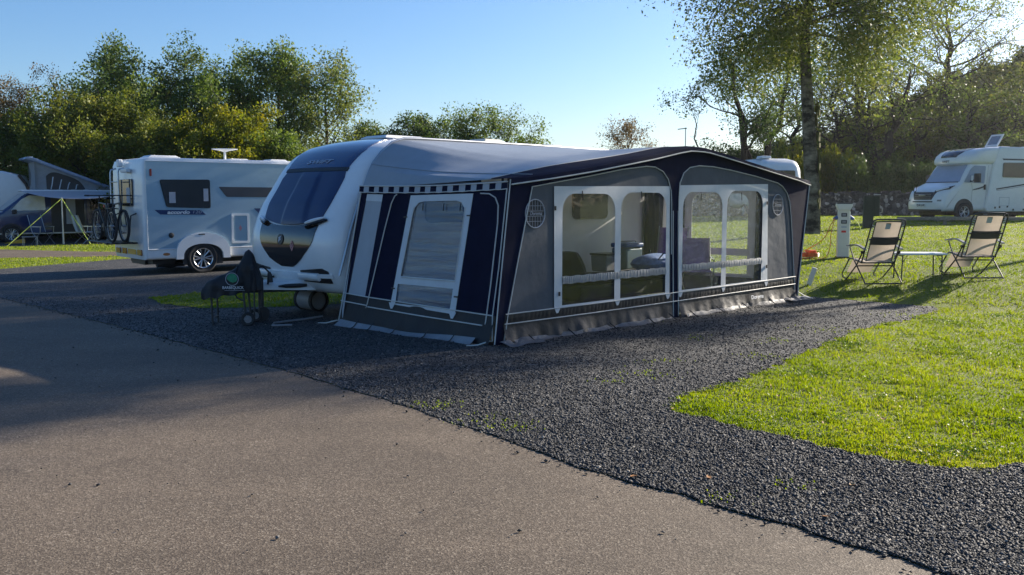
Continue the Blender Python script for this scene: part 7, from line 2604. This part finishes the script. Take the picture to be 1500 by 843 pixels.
mb.build('moss', pmat('bark_moss', (0.085, 0.085, 0.02), 0.95, var=0.4, vs=20, bump=0.8, bs=40), birch)

# ---- wooded bank: crooked trees among bushes
GB = 'trees on the wooded bank'
BANK = [
    (1103, 47, 9.5, 3.8, 0.24, 'dark', 9, 0.36, 0.16, 51, 'dark spreading tree with a forked trunk left of the birch', dict(base=0.3, n1=20, n2=7, n3=4, up=0.7, crook=0.15, forks=3)),
    (1215, 55, 8.0, 3.4, 0.24, 'olive', 5, 0.4, 0.16, 52, 'crooked sparse tree right behind the birch trunk', dict(base=0.3, n1=16, n2=6, n3=3, up=0.55, crook=0.26)),
    (1285, 53, 8.6, 3.6, 0.34, 'mid', 5, 0.4, 0.16, 53, 'thick-trunked crooked oak on the bank with twin dark stems', dict(base=0.25, n1=18, n2=6, n3=3, up=0.5, crook=0.25, forks=2)),
    (1345, 56, 7.5, 3.4, 0.25, 'olive', 5, 0.4, 0.16, 54, 'leaning bare-limbed tree on the bank right of the twin stems', dict(base=0.3, n1=16, n2=6, n3=3, up=0.5, crook=0.28, lean=(-1.2, 0))),
    (1415, 55, 7.0, 3.4, 0.26, 'mid', 5, 0.4, 0.16, 55, 'sparse crooked tree on the bank above the nose of the white motorhome', dict(base=0.25, n1=16, n2=6, n3=3, up=0.6, crook=0.26)),
    (1480, 57, 6.5, 3.2, 0.22, 'olive', 5, 0.4, 0.16, 56, 'thin twisted tree on the bank at the right edge', dict(base=0.25, n1=16, n2=6, n3=3, up=0.6, crook=0.26)),
    (1250, 62, 10.5, 4.6, 0.24, 'light', 5, 0.46, 0.17, 57, 'tall pale sunlit tree high on the bank behind the twin-stemmed oak', dict(base=0.2, n1=20, n2=6, n3=3, up=0.6, crook=0.18)),
    (1380, 64, 10.5, 5.0, 0.24, 'light', 5, 0.46, 0.17, 58, 'tall pale airy tree high on the bank at the upper right', dict(base=0.2, n1=20, n2=6, n3=3, up=0.6, crook=0.18)),
    (1160, 58, 8.0, 3.2, 0.2, 'mid', 7, 0.4, 0.16, 59, 'airy tree half hidden between the forked dark tree and the birch', dict(base=0.2, n1=18, n2=6, n3=3, up=0.65, crook=0.18)),
]
for px, d, h, rad, tr, lf, per, sp, sz, sd, lab, kw in BANK:
    tree('tree', lab, px2x(px, d), d, h, rad, tr * 1.35, lf, int(per * (3.6 if lf == 'light' else 2.3 if lf == 'dark' else 1.6)), sp, sz * 0.7, sd, GB, bark='d', **kw)

def bush(label, x, y, sx, sy, h, leaf, seed, n=5200, size=0.13, group='bushes covering the bank', src=None):
    z = gz(x, y)
    if src is not None:
        r = copy_tree(src)
        r.location = (x, y, z - 0.1)
        r.rotation_euler = (0, 0, seed * 1.7)
        r.scale = (sx / 2, sy / 2, h / 2)
        r['label'] = label
        return r
    root = thing('bush', label, 'bush', (x, y, z - 0.1), seed * 1.7, group)
    g = np.random.RandomState(seed)
    # lumps piled into an uneven mound two metres across and high
    k = 34
    d = unit(g.randn(k, 3))
    d[:, 2] = np.abs(d[:, 2])
    c = d * (0.55 + 0.45 * g.rand(k, 1)) * np.array([1.55, 1.55, 1.75])
    c[:, 2] += 0.12
    mb = MB()
    for i in range(0, k, 2):
        mid = c[i] * 0.5 + g.randn(3) * 0.12
        mb.tube([(0.1 * g.randn(), 0.1 * g.randn(), -0.1), mid, c[i], c[i] + g.randn(3) * 0.2 + np.array([0, 0, 0.25])], [0.035, 0.022, 0.012, 0.005], 5)
    mb.build('stem', M['bark_dark'], root, True)
    V, F = leaf_arrays(seed + 1, c, n // k, 0.36, size)
    arrays_mesh('foliage', V, F, LM[leaf], root)
    root.scale = (sx / 2, sy / 2, h / 2)
    return root

LB = {'dark': 'dark green bush in the shade of the wooded bank', 'mid': 'mid green bush on the wooded bank', 'yellow': 'yellow-green sunlit bush on the bank behind the birch', 'olive': 'olive bush on the upper slope of the bank'}
P_ = {}
for i, lf in enumerate(('dark', 'mid', 'yellow', 'olive')):
    P_[lf] = None
rb = random.Random(31)
# px, distance, width, height, kind
BS = [(1050, 50, 2.2, 2.6, 'dark'), (1075, 48, 2.2, 3.0, 'dark'), (1100, 49, 2.4, 3.4, 'dark'), (1128, 48, 2.3, 3.3, 'yellow'), (1150, 50, 2.4, 4.0, 'yellow'), (1168, 48, 2.3, 3.2, 'yellow'),
      (1195, 50, 2.4, 3.8, 'yellow'), (1222, 50, 2.4, 3.4, 'yellow'), (1245, 48.5, 2.4, 3.0, 'dark'), (1275, 48.5, 2.5, 2.8, 'dark'), (1305, 48.5, 2.5, 2.9, 'dark'), (1335, 48.5, 2.5, 2.8, 'dark'),
      (1365, 49, 2.5, 2.9, 'dark'), (1395, 49, 2.6, 3.0, 'dark'), (1425, 49.5, 2.6, 3.0, 'dark'), (1455, 50, 2.6, 3.2, 'dark'), (1487, 50, 2.7, 3.3, 'dark'), (1518, 50, 2.8, 3.4, 'dark'),
      (1250, 53, 2.6, 2.6, 'mid'), (1285, 53, 2.7, 2.6, 'dark'), (1320, 53, 2.7, 2.8, 'mid'), (1355, 53, 2.7, 2.7, 'dark'), (1390, 53, 2.8, 2.8, 'dark'), (1425, 54, 2.8, 2.8, 'dark'), (1462, 54, 2.9, 3.0, 'dark'), (1500, 54, 3.0, 3.0, 'dark'),
      (1270, 58, 2.8, 2.3, 'olive'), (1310, 58, 2.9, 2.4, 'olive'), (1350, 59, 3.0, 2.4, 'olive'), (1392, 59, 3.1, 2.4, 'mid'), (1435, 59, 3.2, 2.6, 'olive'), (1480, 60, 3.3, 2.7, 'olive'), (1525, 60, 3.3, 2.7, 'mid'),
      (1330, 65, 3.2, 2.2, 'olive'), (1385, 66, 3.4, 2.3, 'olive'), (1440, 66, 3.5, 2.4, 'olive'), (1495, 67, 3.6, 2.5, 'olive'), (1210, 55, 2.6, 2.5, 'mid'), (1165, 54, 2.5, 2.4, 'mid'), (1120, 54, 2.4, 2.4, 'mid'), (1080, 55, 2.3, 2.2, 'mid'),
      (1062, 61, 2.8, 2.0, 'olive'), (1100, 62, 2.8, 2.2, 'mid'), (1142, 62, 3.0, 2.3, 'olive'), (1184, 63, 3.0, 2.4, 'mid'), (1226, 63, 3.0, 2.4, 'olive'), (1262, 66, 3.0, 2.3, 'mid'), (1120, 58, 2.6, 2.2, 'olive'), (1205, 59, 2.8, 2.3, 'olive'), (1300, 63, 3.0, 2.2, 'mid')]
cnt = {}
for i, (px, d, wd, h, lf) in enumerate(BS):
    c = cnt.get(lf, 0)
    cnt[lf] = c + 1
    key = (lf, c % 2)
    lab = LB[lf]
    x = px2x(px, d)
    if key not in P_:
        P_[key] = bush(lab, x, d, wd * 0.62, wd * 0.62, h * 0.95, lf, 101 + i, n=6200, size=0.135)
    else:
        bush(lab, x, d, wd * 0.62 * rb.uniform(0.9, 1.15), wd * 0.62, h * rb.uniform(0.88, 1.08), lf, 101 + i, src=P_[key])
# hedge bushes at the foot of the left-hand trees
HB = [(-30, 43), (25, 42.5), (70, 42), (115, 40), (150, 39.5), (200, 40), (255, 40.5), (310, 41), (365, 41.5), (420, 42), (470, 43), (520, 47)]
for i, (px, d) in enumerate(HB):
    lf = ('mid', 'dark')[i % 2]
    o = bush('low leafy hedge bush under the left-hand trees', px2x(px, d), d, 1.5, 1.3, 2.2 * rb.uniform(0.85, 1.2), lf, 201 + i, src=P_[(lf, 0)])
    o['group'] = 'hedge bushes under the left-hand trees'

# dry-stone wall along the foot of the bank
wl = MB()
g = np.random.RandomState(8)
y0 = 45.6
nW = 150
xs = np.linspace(8.5, 31, nW)
def wtop(x):
    return gz(x, y0) + 1.02 + 0.05 * math.sin(x * 3.1) + 0.03 * math.sin(x * 9.7)
for sgn in (-1, 1):
    wl.grid(lambda u, v: (lerp(8.5, 31, u), y0 + sgn * lerp(0.34, 0.2, v) + 0.03 * math.sin(u * 311 + v * 9) * math.cos(v * 17 + u * 90), lerp(gz(lerp(8.5, 31, u), y0) - 0.1, wtop(lerp(8.5, 31, u)), v)), 240, 12)
for i in range(130):
    x = lerp(8.6, 30.9, i / 129) + g.randn() * 0.02
    wl.box((x, y0 + g.randn() * 0.02, wtop(x) + 0.03), (0.16 + 0.06 * g.rand(), 0.42 + 0.1 * g.rand(), 0.12 + 0.12 * g.rand()), g.randn() * 0.15, rot=Matrix.Rotation(g.randn() * 0.25, 3, 'Y'))
o = wl.build('stone_wall', M['stone'], None)
tag(o, 'dark dry-stone wall running along the foot of the wooded bank', 'wall')

# a tall tree just outside the view on the right: its crown and trunk throw the shade across the awning and the chairs
tree('tree', 'tall slender tree beyond the right edge of the view, shading the awning', 21.5, 26.6, 15.5, 1.6, 0.2, 'mid', 9, 0.35, 0.13, 91, None, bark='d', base=0.6, n1=22, n2=7, n3=4, up=0.55)
